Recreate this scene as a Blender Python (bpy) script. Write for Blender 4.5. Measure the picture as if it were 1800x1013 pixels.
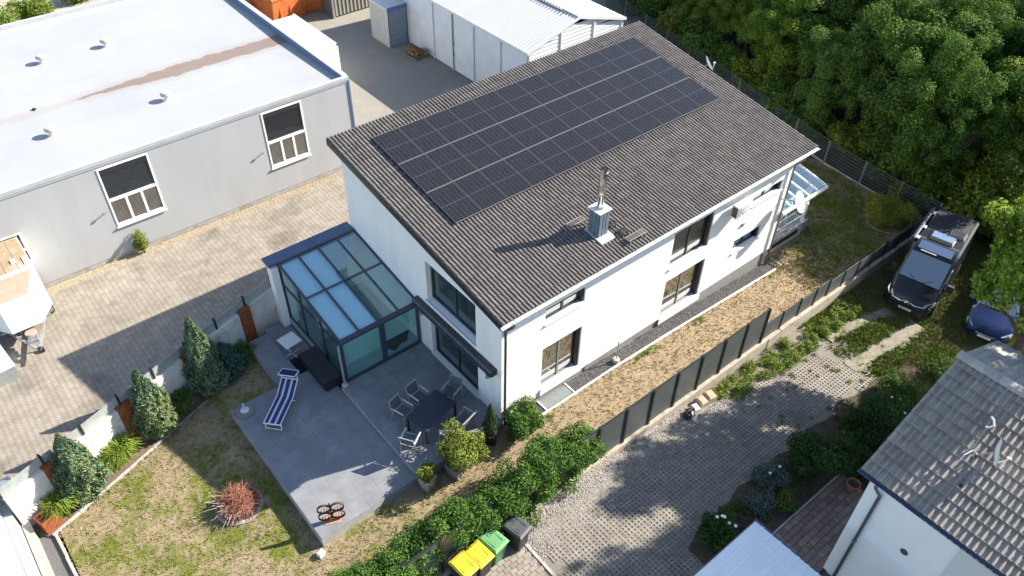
import bpy, math, random
import numpy as np
from mathutils import Vector, Matrix, Quaternion

for o in list(bpy.data.objects):
    bpy.data.objects.remove(o, do_unlink=True)
SC = bpy.context.scene
COL = SC.collection

# ---------------------------------------------------------------- camera, sky, sun, exposure
cam_d = bpy.data.cameras.new('camera')
cam_d.sensor_width = 36.0
cam_d.lens = 36.0 * 1404.4 / 1800.0
cam_d.clip_start = 0.5
cam_d.clip_end = 2000
cam = bpy.data.objects.new('camera', cam_d)
COL.objects.link(cam)
_yaw, _pit, _rol = 0.8701, 0.7388, 0.0186
_f = Vector((math.cos(_yaw) * math.cos(_pit), math.sin(_yaw) * math.cos(_pit), -math.sin(_pit)))
_r = Vector((math.sin(_yaw), -math.cos(_yaw), 0))
_u = _r.cross(_f)
_r2 = _r * math.cos(_rol) + _u * math.sin(_rol)
_u2 = -_r * math.sin(_rol) + _u * math.cos(_rol)
_m = Matrix((( _r2.x, _u2.x, -_f.x, -11.237), (_r2.y, _u2.y, -_f.y, -13.7885), (_r2.z, _u2.z, -_f.z, 22.8168), (0, 0, 0, 1)))
cam.matrix_world = _m
SC.camera = cam

SUN_AZ, SUN_EL = math.radians(-19.0), math.radians(33.2)
SUN = Vector((math.cos(SUN_EL) * math.cos(SUN_AZ), math.cos(SUN_EL) * math.sin(SUN_AZ), math.sin(SUN_EL)))
world = bpy.data.worlds.new('World')
SC.world = world
world.use_nodes = True
wn = world.node_tree
bg = wn.nodes['Background']
sky = wn.nodes.new('ShaderNodeTexSky')
sky.sky_type = 'NISHITA'
sky.sun_disc = False
sky.sun_elevation = SUN_EL
sky.sun_rotation = math.atan2(SUN.x, SUN.y)
sky.air_density = 1.0
sky.dust_density = 0.3
sky.ozone_density = 1.5
hsv = wn.nodes.new('ShaderNodeHueSaturation')
hsv.inputs['Saturation'].default_value = 0.88
wn.links.new(sky.outputs[0], hsv.inputs['Color'])
wn.links.new(hsv.outputs[0], bg.inputs[0])
bg.inputs[1].default_value = 0.105
sd = bpy.data.lights.new('sun', 'SUN')
sd.energy = 5.0
sd.angle = math.radians(0.5)
sd.color = (1.0, 0.925, 0.80)
sun = bpy.data.objects.new('sun', sd)
sun.rotation_euler = SUN.to_track_quat('Z', 'Y').to_euler()
sun.location = (30, -10, 40)
COL.objects.link(sun)
SC.view_settings.view_transform = 'Standard'
SC.view_settings.look = 'None'
SC.view_settings.gamma = 1.0
SC.view_settings.use_curve_mapping = False
SC.view_settings.exposure = 1.45

# ---------------------------------------------------------------- helpers
RNG = np.random.default_rng(7)
random.seed(7)


def tag(o, label=None, cat=None, group=None, kind=None):
    if label: o['label'] = label
    if cat: o['category'] = cat
    if group: o['group'] = group
    if kind: o['kind'] = kind
    return o


def thing(name, label, cat, loc=(0, 0, 0), rz=0.0, group=None):
    o = bpy.data.objects.new(name, None)
    o.empty_display_size = 0.2
    COL.objects.link(o)
    o.location = loc
    o.rotation_euler = (0, 0, rz)
    return tag(o, label, cat, group)


def inst(name, mesh, parent=None, loc=(0, 0, 0), rot=(0, 0, 0), scale=(1, 1, 1)):
    o = bpy.data.objects.new(name, mesh)
    COL.objects.link(o)
    o.parent = parent
    o.location = loc
    o.rotation_euler = rot
    o.scale = scale
    return o


def copy_tree(o, parent=None):
    c = o.copy()
    COL.objects.link(c)
    c.parent = parent
    for ch in list(o.children):
        copy_tree(ch, c)
    return c


class MB:
    def __init__(self):
        self.v = []
        self.f = []

    def add(self, vs, fs):
        b = len(self.v)
        self.v += [tuple(p) for p in vs]
        self.f += [tuple(i + b for i in f) for f in fs]
        return self

    def box(self, x0, x1, y0, y1, z0, z1):
        return self.add([(x0, y0, z0), (x1, y0, z0), (x1, y1, z0), (x0, y1, z0), (x0, y0, z1), (x1, y0, z1), (x1, y1, z1), (x0, y1, z1)],
                        [(0, 3, 2, 1), (4, 5, 6, 7), (0, 1, 5, 4), (1, 2, 6, 5), (2, 3, 7, 6), (3, 0, 4, 7)])

    def bbox(self, x0, x1, y0, y1, z0, z1, b=0.01):
        """box with chamfered top edges"""
        return self.add([(x0, y0, z0), (x1, y0, z0), (x1, y1, z0), (x0, y1, z0),
                         (x0, y0, z1 - b), (x1, y0, z1 - b), (x1, y1, z1 - b), (x0, y1, z1 - b),
                         (x0 + b, y0 + b, z1), (x1 - b, y0 + b, z1), (x1 - b, y1 - b, z1), (x0 + b, y1 - b, z1)],
                        [(0, 3, 2, 1), (8, 9, 10, 11)] + [(i, (i + 1) % 4, 4 + (i + 1) % 4, 4 + i) for i in range(4)] +
                        [(4 + i, 4 + (i + 1) % 4, 8 + (i + 1) % 4, 8 + i) for i in range(4)])

    def obox(self, c, s, R=None):
        hx, hy, hz = s[0] / 2, s[1] / 2, s[2] / 2
        R = R or Matrix.Identity(3)
        c = Vector(c)
        vs = [c + R @ Vector((a * hx, b * hy, d * hz)) for d in (-1, 1) for a, b in ((-1, -1), (1, -1), (1, 1), (-1, 1))]
        return self.add(vs, [(0, 3, 2, 1), (4, 5, 6, 7), (0, 1, 5, 4), (1, 2, 6, 5), (2, 3, 7, 6), (3, 0, 4, 7)])

    def bar(self, p0, p1, w, h=None):
        """square bar from p0 to p1"""
        p0, p1 = Vector(p0), Vector(p1)
        d = p1 - p0
        L = d.length
        if L < 1e-6: return self
        q = d.to_track_quat('X', 'Z').to_matrix()
        return self.obox((p0 + p1) / 2, (L, w, h or w), q)

    def poly(self, pts):
        return self.add(pts, [tuple(range(len(pts)))])

    def quad(self, a, b, c, d):
        return self.add([a, b, c, d], [(0, 1, 2, 3)])

    def prism(self, poly, z0, z1):
        n = len(poly)
        return self.add([(x, y, z0) for x, y in poly] + [(x, y, z1) for x, y in poly],
                        [tuple(range(n))[::-1], tuple(range(n, 2 * n))] + [(i, (i + 1) % n, n + (i + 1) % n, n + i) for i in range(n)])

    def extrude(self, pts, vec):
        n = len(pts)
        vec = Vector(vec)
        return self.add(list(pts) + [tuple(Vector(p) + vec) for p in pts],
                        [tuple(range(n))[::-1], tuple(range(n, 2 * n))] + [(i, (i + 1) % n, n + (i + 1) % n, n + i) for i in range(n)])

    def cyl(self, p0, p1, r0, r1=None, n=10, caps=True):
        return self.tube([p0, p1], [r0, r0 if r1 is None else r1], n, caps)

    def tube(self, pts, r, n=8, caps=True):
        pts = [Vector(p) for p in pts]
        if not isinstance(r, (list, tuple)): r = [r] * len(pts)
        vs, fs = [], []
        up = None
        for i, p in enumerate(pts):
            d = (pts[min(i + 1, len(pts) - 1)] - pts[max(i - 1, 0)])
            if d.length < 1e-9: d = Vector((0, 0, 1))
            d.normalize()
            if up is None:
                a = Vector((0, 0, 1)) if abs(d.z) < 0.9 else Vector((1, 0, 0))
                up = d.cross(a).normalized()
            up = (up - d * up.dot(d))
            if up.length < 1e-6: up = d.orthogonal()
            up.normalize()
            s = d.cross(up)
            for k in range(n):
                t = 2 * math.pi * k / n
                vs.append(p + (up * math.cos(t) + s * math.sin(t)) * r[i])
        for i in range(len(pts) - 1):
            for k in range(n):
                a = i * n + k; b = i * n + (k + 1) % n
                fs.append((a, b, b + n, a + n))
        if caps:
            fs.append(tuple(range(n))[::-1])
            fs.append(tuple(range((len(pts) - 1) * n, len(pts) * n)))
        return self.add(vs, fs)

    def lathe(self, prof, n=16, c=(0, 0, 0), caps=True):
        vs = [(c[0] + r * math.cos(2 * math.pi * k / n), c[1] + r * math.sin(2 * math.pi * k / n), c[2] + z) for r, z in prof for k in range(n)]
        fs = [(i * n + k, i * n + (k + 1) % n, (i + 1) * n + (k + 1) % n, (i + 1) * n + k) for i in range(len(prof) - 1) for k in range(n)]
        if caps:
            fs.append(tuple(range(n))[::-1])
            fs.append(tuple(range((len(prof) - 1) * n, len(prof) * n)))
        return self.add(vs, fs)

    def sphere(self, c, r, nu=10, nv=6, s=(1, 1, 1)):
        prof = [(max(r * math.sin(math.pi * i / nv), r * 0.02), -r * math.cos(math.pi * i / nv)) for i in range(nv + 1)]
        vs = [(c[0] + s[0] * q * math.cos(2 * math.pi * k / nu), c[1] + s[1] * q * math.sin(2 * math.pi * k / nu), c[2] + s[2] * z) for q, z in prof for k in range(nu)]
        fs = [(i * nu + k, i * nu + (k + 1) % nu, (i + 1) * nu + (k + 1) % nu, (i + 1) * nu + k) for i in range(nv) for k in range(nu)]
        return self.add(vs, fs)

    def loft(self, rings, closed=True):
        n = len(rings[0])
        vs = [p for r in rings for p in r]
        fs = []
        for i in range(len(rings) - 1):
            for k in range(n if closed else n - 1):
                a = i * n + k; b = i * n + (k + 1) % n
                fs.append((a, b, b + n, a + n))
        if closed:
            fs.append(tuple(range(n))[::-1])
            fs.append(tuple(range((len(rings) - 1) * n, len(rings) * n)))
        return self.add(vs, fs)

    def mesh(self, name, mat=None, smooth=False):
        me = bpy.data.meshes.new(name)
        me.from_pydata(self.v, [], self.f)
        if mat: me.materials.append(mat)
        if smooth:
            me.polygons.foreach_set('use_smooth', [True] * len(me.polygons))
            if isinstance(smooth, (int, float)) and smooth is not True:
                try: me.set_sharp_from_angle(angle=math.radians(smooth))
                except Exception: pass
        me.update()
        return me

    def build(self, name, mat, parent=None, smooth=False, loc=(0, 0, 0), rot=(0, 0, 0)):
        return inst(name, self.mesh(name, mat, smooth), parent, loc, rot)


def np_mesh(name, V, F, mat=None, smooth=False):
    """fast mesh from numpy arrays, F is (M,k)"""
    V = np.asarray(V, np.float32); F = np.asarray(F, np.int32)
    me = bpy.data.meshes.new(name)
    me.vertices.add(len(V)); me.vertices.foreach_set('co', V.ravel())
    k = F.shape[1]
    me.loops.add(F.size); me.loops.foreach_set('vertex_index', F.ravel())
    me.polygons.add(len(F))
    me.polygons.foreach_set('loop_start', np.arange(0, F.size, k, dtype=np.int32))
    me.polygons.foreach_set('use_smooth', np.full(len(F), bool(smooth)))
    if mat: me.materials.append(mat)
    me.update(calc_edges=True)
    me.validate()
    return me


def rep_mesh(name, mb, P, mat, yaw=None, scale=None, mats=None):
    """many copies of a small mesh (all quads/tris kept as triangles) joined into one mesh"""
    V = np.array(mb.v, float)
    T = []
    for f in mb.f:
        for i in range(1, len(f) - 1): T.append((f[0], f[i], f[i + 1]))
    T = np.array(T)
    P = np.asarray(P, float)
    n = len(P)
    if mats is not None:
        VV = np.einsum('nij,vj->nvi', np.asarray(mats), V)
    else:
        yaw = np.zeros(n) if yaw is None else np.asarray(yaw)
        sc = np.ones((n, 3)) if scale is None else np.asarray(scale)
        if sc.ndim == 1: sc = np.repeat(sc[:, None], 3, 1)
        W = V[None] * sc[:, None, :]
        c, s = np.cos(yaw)[:, None], np.sin(yaw)[:, None]
        VV = np.stack([W[..., 0] * c - W[..., 1] * s, W[..., 0] * s + W[..., 1] * c, W[..., 2]], -1)
    VV = VV + P[:, None, :]
    FF = T[None] + (np.arange(n) * len(V))[:, None, None]
    return np_mesh(name, VV.reshape(-1, 3), FF.reshape(-1, 3), mat)


# ---------------------------------------------------------------- materials
MATS = {}


def M(name, c1, c2=None, scale=4.0, rough=0.65, bump=0.0, bscale=40.0, metal=0.0, rnd=0.0, spec=0.4, detail=5.0, lo=0.35, hi=0.65,
      c3=None, scale3=1.0, lo3=0.5, hi3=0.7, stretch=None, coat=0.0, transl=0.0):
    """procedural material: noise mix of c1/c2 (and a second large-scale mix to c3), random value per piece, bump"""
    m = bpy.data.materials.new(name)
    m.use_nodes = True
    nt = m.node_tree
    N = nt.nodes.new; L = nt.links.new
    bs = nt.nodes['Principled BSDF']
    bs.inputs['Roughness'].default_value = rough
    bs.inputs['Metallic'].default_value = metal
    bs.inputs['Specular IOR Level'].default_value = spec
    if coat:
        bs.inputs['Coat Weight'].default_value = coat
        bs.inputs['Coat Roughness'].default_value = 0.05
    tc = N('ShaderNodeNewGeometry')
    co = tc.outputs['Position']
    if stretch:
        mp = N('ShaderNodeMapping'); mp.inputs['Scale'].default_value = stretch
        L(co, mp.inputs['Vector']); co = mp.outputs[0]

    def noise(sc, det=detail):
        n = N('ShaderNodeTexNoise'); n.inputs['Scale'].default_value = sc; n.inputs['Detail'].default_value = det
        n.inputs['Roughness'].default_value = 0.65
        L(co, n.inputs['Vector']); return n.outputs['Fac']

    def ramp(fac, a, b):
        r = N('ShaderNodeMapRange'); r.inputs['From Min'].default_value = a; r.inputs['From Max'].default_value = b
        L(fac, r.inputs['Value']); return r.outputs[0]

    def mix(fac, a, b):
        x = N('ShaderNodeMix'); x.data_type = 'RGBA'
        L(fac, x.inputs['Factor'])
        for s, v in ((6, a), (7, b)):
            if isinstance(v, tuple): x.inputs[s].default_value = (*v, 1)
            else: L(v, x.inputs[s])
        return x.outputs[2]
    col = None
    if c2:
        col = mix(ramp(noise(scale), lo, hi), c1, c2)
    if c3:
        col = mix(ramp(noise(scale3, 3.0), lo3, hi3), col if col else c1, c3)
    if rnd:
        oi = N('ShaderNodeObjectInfo')
        ad = N('ShaderNodeMath'); ad.operation = 'ADD'
        L(oi.outputs['Random'], ad.inputs[0]); L(tc.outputs['Random Per Island'], ad.inputs[1])
        fr = N('ShaderNodeMath'); fr.operation = 'FRACT'; L(ad.outputs[0], fr.inputs[0])
        mr = N('ShaderNodeMapRange'); mr.inputs['To Min'].default_value = 1 - rnd; mr.inputs['To Max'].default_value = 1 + rnd
        L(fr.outputs[0], mr.inputs['Value'])
        vm = N('ShaderNodeVectorMath'); vm.operation = 'SCALE'
        if col: L(col, vm.inputs[0])
        else: vm.inputs[0].default_value = c1
        L(mr.outputs[0], vm.inputs['Scale'])
        col = vm.outputs[0]
    if col: L(col, bs.inputs['Base Color'])
    else: bs.inputs['Base Color'].default_value = (*c1, 1)
    if bump:
        b = N('ShaderNodeBump'); b.inputs['Strength'].default_value = min(1.0, bump); b.inputs['Distance'].default_value = 0.02
        L(noise(bscale, 4.0), b.inputs['Height']); L(b.outputs[0], bs.inputs['Normal'])
    if transl:
        out = nt.nodes['Material Output']
        tr = N('ShaderNodeBsdfTranslucent')
        if col: L(col, tr.inputs[0])
        else: tr.inputs[0].default_value = (*c1, 1)
        ms = N('ShaderNodeMixShader'); ms.inputs[0].default_value = transl
        L(bs.outputs[0], ms.inputs[1]); L(tr.outputs[0], ms.inputs[2]); L(ms.outputs[0], out.inputs['Surface'])
    MATS[name] = m
    return m


def leafmat(name, c1, c2, rnd=0.45, scale=1.2, transl=0.28, rough=0.5, c3=None):
    return M(name, c1, c2, scale=scale, rough=0.65, rnd=rnd, transl=transl, spec=0.15, detail=2.0, c3=c3, scale3=0.25)


def glassmat(name, tint, refl=0.5, rough=0.03, base=(0.012, 0.018, 0.02)):
    """opaque-looking window glass: mirror layer over a dark room"""
    m = bpy.data.materials.new(name); m.use_nodes = True
    nt = m.node_tree; N = nt.nodes.new; L = nt.links.new
    bs = nt.nodes['Principled BSDF']; out = nt.nodes['Material Output']
    bs.inputs['Base Color'].default_value = (*base, 1); bs.inputs['Roughness'].default_value = 0.4
    g = N('ShaderNodeBsdfGlossy'); g.inputs['Color'].default_value = (*tint, 1); g.inputs['Roughness'].default_value = rough
    ms = N('ShaderNodeMixShader'); ms.inputs[0].default_value = refl
    L(bs.outputs[0], ms.inputs[1]); L(g.outputs[0], ms.inputs[2]); L(ms.outputs[0], out.inputs['Surface'])
    return m


def clearglass(name, tint, refl=0.25, ior=1.5):
    """thin see-through tinted pane"""
    m = bpy.data.materials.new(name); m.use_nodes = True
    nt = m.node_tree; N = nt.nodes.new; L = nt.links.new
    out = nt.nodes['Material Output']
    t = N('ShaderNodeBsdfTransparent'); t.inputs[0].default_value = (*tint, 1)
    g = N('ShaderNodeBsdfGlossy'); g.inputs['Roughness'].default_value = 0.02; g.inputs['Color'].default_value = (0.9, 0.97, 1, 1)
    fr = N('ShaderNodeLayerWeight'); fr.inputs['Blend'].default_value = 0.5
    pw = N('ShaderNodeMath'); pw.operation = 'POWER'; pw.inputs[1].default_value = 4.0
    L(fr.outputs['Facing'], pw.inputs[0])
    ad = N('ShaderNodeMath'); ad.operation = 'ADD'; ad.use_clamp = True; ad.inputs[1].default_value = refl
    L(pw.outputs[0], ad.inputs[0])
    ms = N('ShaderNodeMixShader'); L(ad.outputs[0], ms.inputs[0]); L(t.outputs[0], ms.inputs[1]); L(g.outputs[0], ms.inputs[2])
    L(ms.outputs[0], out.inputs['Surface'])
    return m


white_wall = M('white_render', (0.80, 0.80, 0.79), (0.75, 0.75, 0.74), scale=1.5, rough=0.9, bump=0.25, bscale=160, spec=0.1, c3=(0.68, 0.675, 0.66), scale3=1.3, lo3=0.54, hi3=0.85, stretch=(1.2, 1.2, 0.16))
plinth_m = M('plinth_grey', (0.20, 0.20, 0.205), (0.26, 0.26, 0.26), scale=6, rough=0.85)
tile_m = M('concrete_tile', (0.165, 0.148, 0.140), (0.115, 0.102, 0.096), scale=6, rough=0.8, rnd=0.16, bump=0.35, bscale=120, c3=(0.21, 0.155, 0.12), scale3=1.3, lo3=0.64, hi3=0.82, spec=0.25)
anthracite = M('anthracite', (0.03, 0.035, 0.042), (0.045, 0.05, 0.06), scale=2, rough=0.4)
dark_metal = M('dark_metal', (0.02, 0.021, 0.023), rough=0.45)
zinc = M('zinc', (0.42, 0.43, 0.44), (0.3, 0.31, 0.32), scale=9, rough=0.38, metal=0.7)
galv = M('galvanised', (0.45, 0.47, 0.48), (0.34, 0.36, 0.37), scale=14, rough=0.45, metal=0.6)
white_paint = M('white_paint', (0.74, 0.73, 0.70), (0.64, 0.62, 0.58), scale=3, rough=0.5)
white_pvc = M('white_pvc', (0.78, 0.78, 0.77), rough=0.35)
win_glass = glassmat('window_glass', (0.86, 0.9, 0.9), 0.42)
win_glass_shade = glassmat('window_glass_gable', (0.75, 0.85, 0.9), 0.22, base=(0.012, 0.02, 0.022))
hall_glass = glassmat('hall_glass', (0.85, 0.85, 0.82), 0.28, base=(0.02, 0.022, 0.024))
concrete = M('concrete', (0.40, 0.38, 0.35), (0.30, 0.285, 0.26), scale=3, rough=0.9, bump=0.3, bscale=60, c3=(0.22, 0.2, 0.17), scale3=0.9, lo3=0.56, hi3=0.75)
concrete_pale = M('concrete_pale', (0.62, 0.60, 0.56), (0.48, 0.45, 0.40), scale=2.2, rough=0.9, bump=0.25, bscale=60, c3=(0.30, 0.26, 0.21), scale3=1.1, lo3=0.56, hi3=0.72)
corten = M('rusty_steel', (0.30, 0.085, 0.028), (0.19, 0.05, 0.018), scale=5, rough=0.85, bump=0.2, bscale=70)
black_plastic = M('black_plastic', (0.018, 0.018, 0.02), (0.026, 0.026, 0.028), scale=4, rough=0.45)
soil = M('soil', (0.085, 0.062, 0.042), (0.05, 0.038, 0.027), scale=9, rough=1.0, bump=0.8, bscale=30)
bark = M('bark', (0.10, 0.075, 0.055), (0.055, 0.042, 0.032), scale=9, rough=0.95, bump=0.6, bscale=25, stretch=(1, 1, 0.25))


# ground heights
def lerp_tab(x, tab):
    return float(np.interp(x, [a for a, b in tab], [b for a, b in tab]))
_LT = [(-16, -.46), (-10, -.42), (-7, -.36), (-3, -.14), (0, 0), (5, 0), (8, -.1), (15.3, -.55), (24, -.65), (60, -.7)]
_DT = [(-10, -.10), (0, -.13), (4, -.25), (9.3, -.52), (14, -.74), (20, -.84), (60, -.9)]
def lawnz(x): return np.interp(x, [a for a, b in _LT], [b for a, b in _LT])
def drivez(x): return np.interp(x, [a for a, b in _DT], [b for a, b in _DT])
YZ = -0.55
# ================================================================ GROUND
WDIR = math.atan(0.344)
def wall_y(x): return 9.79 + 0.344 * (x + 4.69)
def curb_y(x): return 5.78 + 0.353 * (x + 13.73)

ground_m = M('ground_soil', (0.10, 0.085, 0.05), (0.055, 0.06, 0.03), scale=0.6, rough=1.0, bump=0.6, bscale=6)
mb = MB(); mb.box(-300, 300, -300, 300, -3.0, -1.25)
tag(mb.build('ground', ground_m), kind='structure')

# ---- lawn
def lawn_material(name, straw, green, bare, dry_bias):
    m = bpy.data.materials.new(name); m.use_nodes = True
    nt = m.node_tree; N = nt.nodes.new; L = nt.links.new
    bs = nt.nodes['Principled BSDF']; bs.inputs['Roughness'].default_value = 0.95; bs.inputs['Specular IOR Level'].default_value = 0.1
    g = N('ShaderNodeNewGeometry')

    def noise(sc, det, ro=0.6):
        n = N('ShaderNodeTexNoise'); n.inputs['Scale'].default_value = sc; n.inputs['Detail'].default_value = det; n.inputs['Roughness'].default_value = ro
        L(g.outputs['Position'], n.inputs['Vector']); return n.outputs['Fac']

    def math_(op, a, b):
        n = N('ShaderNodeMath'); n.operation = op
        for i, v in enumerate((a, b)):
            if isinstance(v, (int, float)): n.inputs[i].default_value = v
            else: L(v, n.inputs[i])
        return n.outputs[0]

    def rng(v, a, b):
        n = N('ShaderNodeMapRange'); L(v, n.inputs[0]); n.inputs[1].default_value = a; n.inputs[2].default_value = b; return n.outputs[0]

    def mix(f, a, b):
        x = N('ShaderNodeMix'); x.data_type = 'RGBA'; L(f, x.inputs['Factor'])
        for s, v in ((6, a), (7, b)):
            if isinstance(v, tuple): x.inputs[s].default_value = (*v, 1)
            else: L(v, x.inputs[s])
        return x.outputs[2]
    sep = N('ShaderNodeSeparateXYZ'); L(g.outputs['Position'], sep.inputs[0])
    # the narrow strip beside the long wall (x > -2) is far drier than the back lawn
    drier = math_('SUBTRACT', rng(sep.outputs[0], -5.0, 1.5), math_('MULTIPLY', rng(sep.outputs[0], 14.0, 18.0), 1.3))
    big = noise(0.75, 3); mid = noise(3.6, 5, 0.7); fine = noise(22, 4, 0.75)
    v = math_('ADD', math_('MULTIPLY', big, 0.8), math_('MULTIPLY', mid, 0.75))
    v = math_('ADD', v, math_('MULTIPLY', fine, 0.5))
    v = math_('SUBTRACT', v, math_('MULTIPLY', drier, dry_bias))
    f = rng(v, 0.945, 1.15)
    c = mix(rng(mid, 0.35, 0.6), straw, bare)
    c = mix(rng(noise(40, 3), 0.35, 0.7), c, tuple(0.78 * k for k in straw))
    gcol = mix(rng(noise(9, 3), 0.35, 0.65), green, tuple(k * q for k, q in zip(green, (1.7, 1.35, 1.3))))
    c = mix(f, c, gcol)
    ad = math_('ADD', g.outputs['Random Per Island'], 0.0)
    vm = N('ShaderNodeVectorMath'); vm.operation = 'SCALE'; L(c, vm.inputs[0]); L(rngto(N, L, ad, 0.75, 1.25), vm.inputs['Scale'])
    L(vm.outputs[0], bs.inputs['Base Color'])
    b = N('ShaderNodeBump'); b.inputs['Strength'].default_value = 0.9; b.inputs['Distance'].default_value = 0.03
    L(math_('ADD', fine, noise(70, 3)), b.inputs['Height']); L(b.outputs[0], bs.inputs['Normal'])
    return m

def rngto(N, L, v, a, b):
    n = N('ShaderNodeMapRange'); L(v, n.inputs[0]); n.inputs[3].default_value = a; n.inputs[4].default_value = b; return n.outputs[0]

lawn_m = lawn_material('lawn', (0.44, 0.345, 0.22), (0.13, 0.165, 0.034), (0.37, 0.285, 0.18), 0.24)
verge_m = lawn_material('verge_grass', (0.24, 0.22, 0.09), (0.10, 0.16, 0.026), (0.19, 0.175, 0.085), -0.16)


def grid_mesh(name, x0, x1, y0, y1, st, zf, keep, mat):
    xs = np.arange(x0, x1 + st / 2, st); ys = np.arange(y0, y1 + st / 2, st)
    X, Y = np.meshgrid(xs, ys, indexing='ij')
    Z = zf(X, Y)
    V = np.stack([X, Y, Z], -1).reshape(-1, 3)
    ny = len(ys)
    I, J = np.meshgrid(np.arange(len(xs) - 1), np.arange(ny - 1), indexing='ij')
    k = keep(xs[I] + st / 2, ys[J] + st / 2)
    a = (I * ny + J)[k]
    F = np.stack([a, a + ny, a + ny + 1, a + 1], -1)
    return np_mesh(name, V, F, mat, True)

def bumpy(X, Y, a=0.025):
    return a * (np.sin(X * 1.9 + 1.3 * np.sin(Y * 1.1)) * np.sin(Y * 2.3 + X * .7) + .5 * np.sin(X * 5.1 + Y * 4.3))

def lawn_keep(x, y):
    k = ~((x < -4.6) & (y > curb_y(x) - .02))
    k &= ~((x >= -4.6) & (x < 15.2) & (y > 0.2))
    k &= (x > -13.55)
    return k
me = grid_mesh('lawn', -13.75, 24.5, -3.18, 20, 0.25, lambda X, Y: lawnz(X) + bumpy(X, Y) - .1 * ((Y > -.63) & (X > .2) & (X < 15.7)), lawn_keep, lawn_m)
lawn = inst('lawn', me); tag(lawn, kind='structure')

def tufts(name, n, area, zf, mat, keep, h=(0.03, 0.08), w=0.012, nb=4, spread=0.05, rng=RNG):
    """grass tufts: nb narrow blades each"""
    x = rng.uniform(area[0], area[1], n); y = rng.uniform(area[2], area[3], n)
    k = keep(x, y); x = x[k]; y = y[k]; n = len(x)
    x = np.repeat(x, nb) + rng.normal(0, spread * .5, n * nb); y = np.repeat(y, nb) + rng.normal(0, spread * .5, n * nb)
    N = n * nb
    z = zf(x, y)
    a = rng.uniform(0, 2 * np.pi, N); hh = rng.uniform(h[0], h[1], N); ln = rng.uniform(0.2, 1.1, N) * hh
    dx, dy = np.cos(a), np.sin(a)
    ww = w * rng.uniform(.7, 1.4, N)
    b = np.stack([x, y, z - .005], -1)
    side = np.stack([-dy, dx, np.zeros(N)], -1) * ww[:, None]
    tip = b + np.stack([dx * ln, dy * ln, hh], -1)
    V = np.stack([b - side, b + side, tip], 1).reshape(-1, 3)
    F = np.arange(3 * N).reshape(-1, 3)
    return np_mesh(name, V, F, mat)

# patches of taller grass use the same colour field as the lawn under them
me = tufts('lawn_grass', 40000, (-13.6, 16.5, -3.15, 8.6), lambda x, y: lawnz(x) + bumpy(x, y), lawn_m,
           lambda x, y: lawn_keep(x, y) & ~((x > -7.2) & (x < -.2) & (y > -.1)) & ~((x > 0) & (y > -.6)), h=(.02, .07), w=.014)
tag(inst('lawn_grass', me), 'short patchy grass blades growing over the dry lawn', 'grass', kind='stuff')
me = tufts('far_lawn_grass', 22000, (15.4, 24.3, -3.15, 9), lambda x, y: lawnz(x) + bumpy(x, y), lawn_m, lambda x, y: ~((x < 18.6) & (y > 0.1)), h=(.03, .09), w=.018)
tag(inst('far_lawn_grass', me), 'shaded grass blades on the lawn beyond the house', 'grass', kind='stuff')

# ---- woodland floor
wood_m = M('woodland_floor', (0.06, 0.045, 0.028), (0.035, 0.04, 0.018), scale=1.4, rough=1, bump=0.9, bscale=9, c3=(0.10, 0.07, 0.04), scale3=0.5)
def wood_keep(x, y): return x > np.interp(y, [-60, -3, 4, 20, 60], [25.2, 24.5, 24.5, 28.2, 38])
me = grid_mesh('woodland_floor', 24, 110, -40, 110, 1.0, lambda X, Y: -.75 + .12 * np.sin(X * .7) * np.sin(Y * .9) + np.clip((X - 26), 0, 60) * -.002, wood_keep, wood_m)
tag(inst('woodland_floor', me), kind='structure')

# ---- driveway bed and verge
drive_m = M('driveway_gravel', (0.24, 0.215, 0.18), (0.155, 0.135, 0.11), scale=14, rough=0.95, bump=0.9, bscale=45, c3=(0.12, 0.105, 0.08), scale3=0.8, lo3=0.5, hi3=0.7)
me = grid_mesh('driveway', -30, 15.5, -16, -3.3, 0.3, lambda X, Y: drivez(X) - 0.022 + 0 * Y, lambda x, y: (x < 13.8 + .5 * np.sin(y * 2)), drive_m)
driveway = inst('driveway', me); tag(driveway, kind='structure')
me = grid_mesh('verge', 11.5, 60, -40, -3.3, 0.3, lambda X, Y: drivez(X) - 0.02 + bumpy(X, Y, .03) + np.clip(13.8 - X, 0, 3) * -.2, lambda x, y: (x > 12.5) & (x < 26), verge_m)
tag(inst('verge', me), kind='structure')
me = tufts('verge_grass', 42000, (13.0, 25, -12, -3.4), lambda x, y: drivez(x) - .02 + bumpy(x, y, .03), verge_m,
           lambda x, y: (~((np.abs(y + 4.55 + .18 * (x - 14)) < .20) | (np.abs(y + 6.15 + .1 * (x - 14)) < .26)) | (x > 17.5)) & (RNG.random(len(x)) < np.clip((x - 13) / 1.2, 0, 1)), h=(.05, .14), w=.018)
tag(inst('verge_grass', me), 'green grass growing around the parked van', 'grass', kind='stuff')
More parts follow.
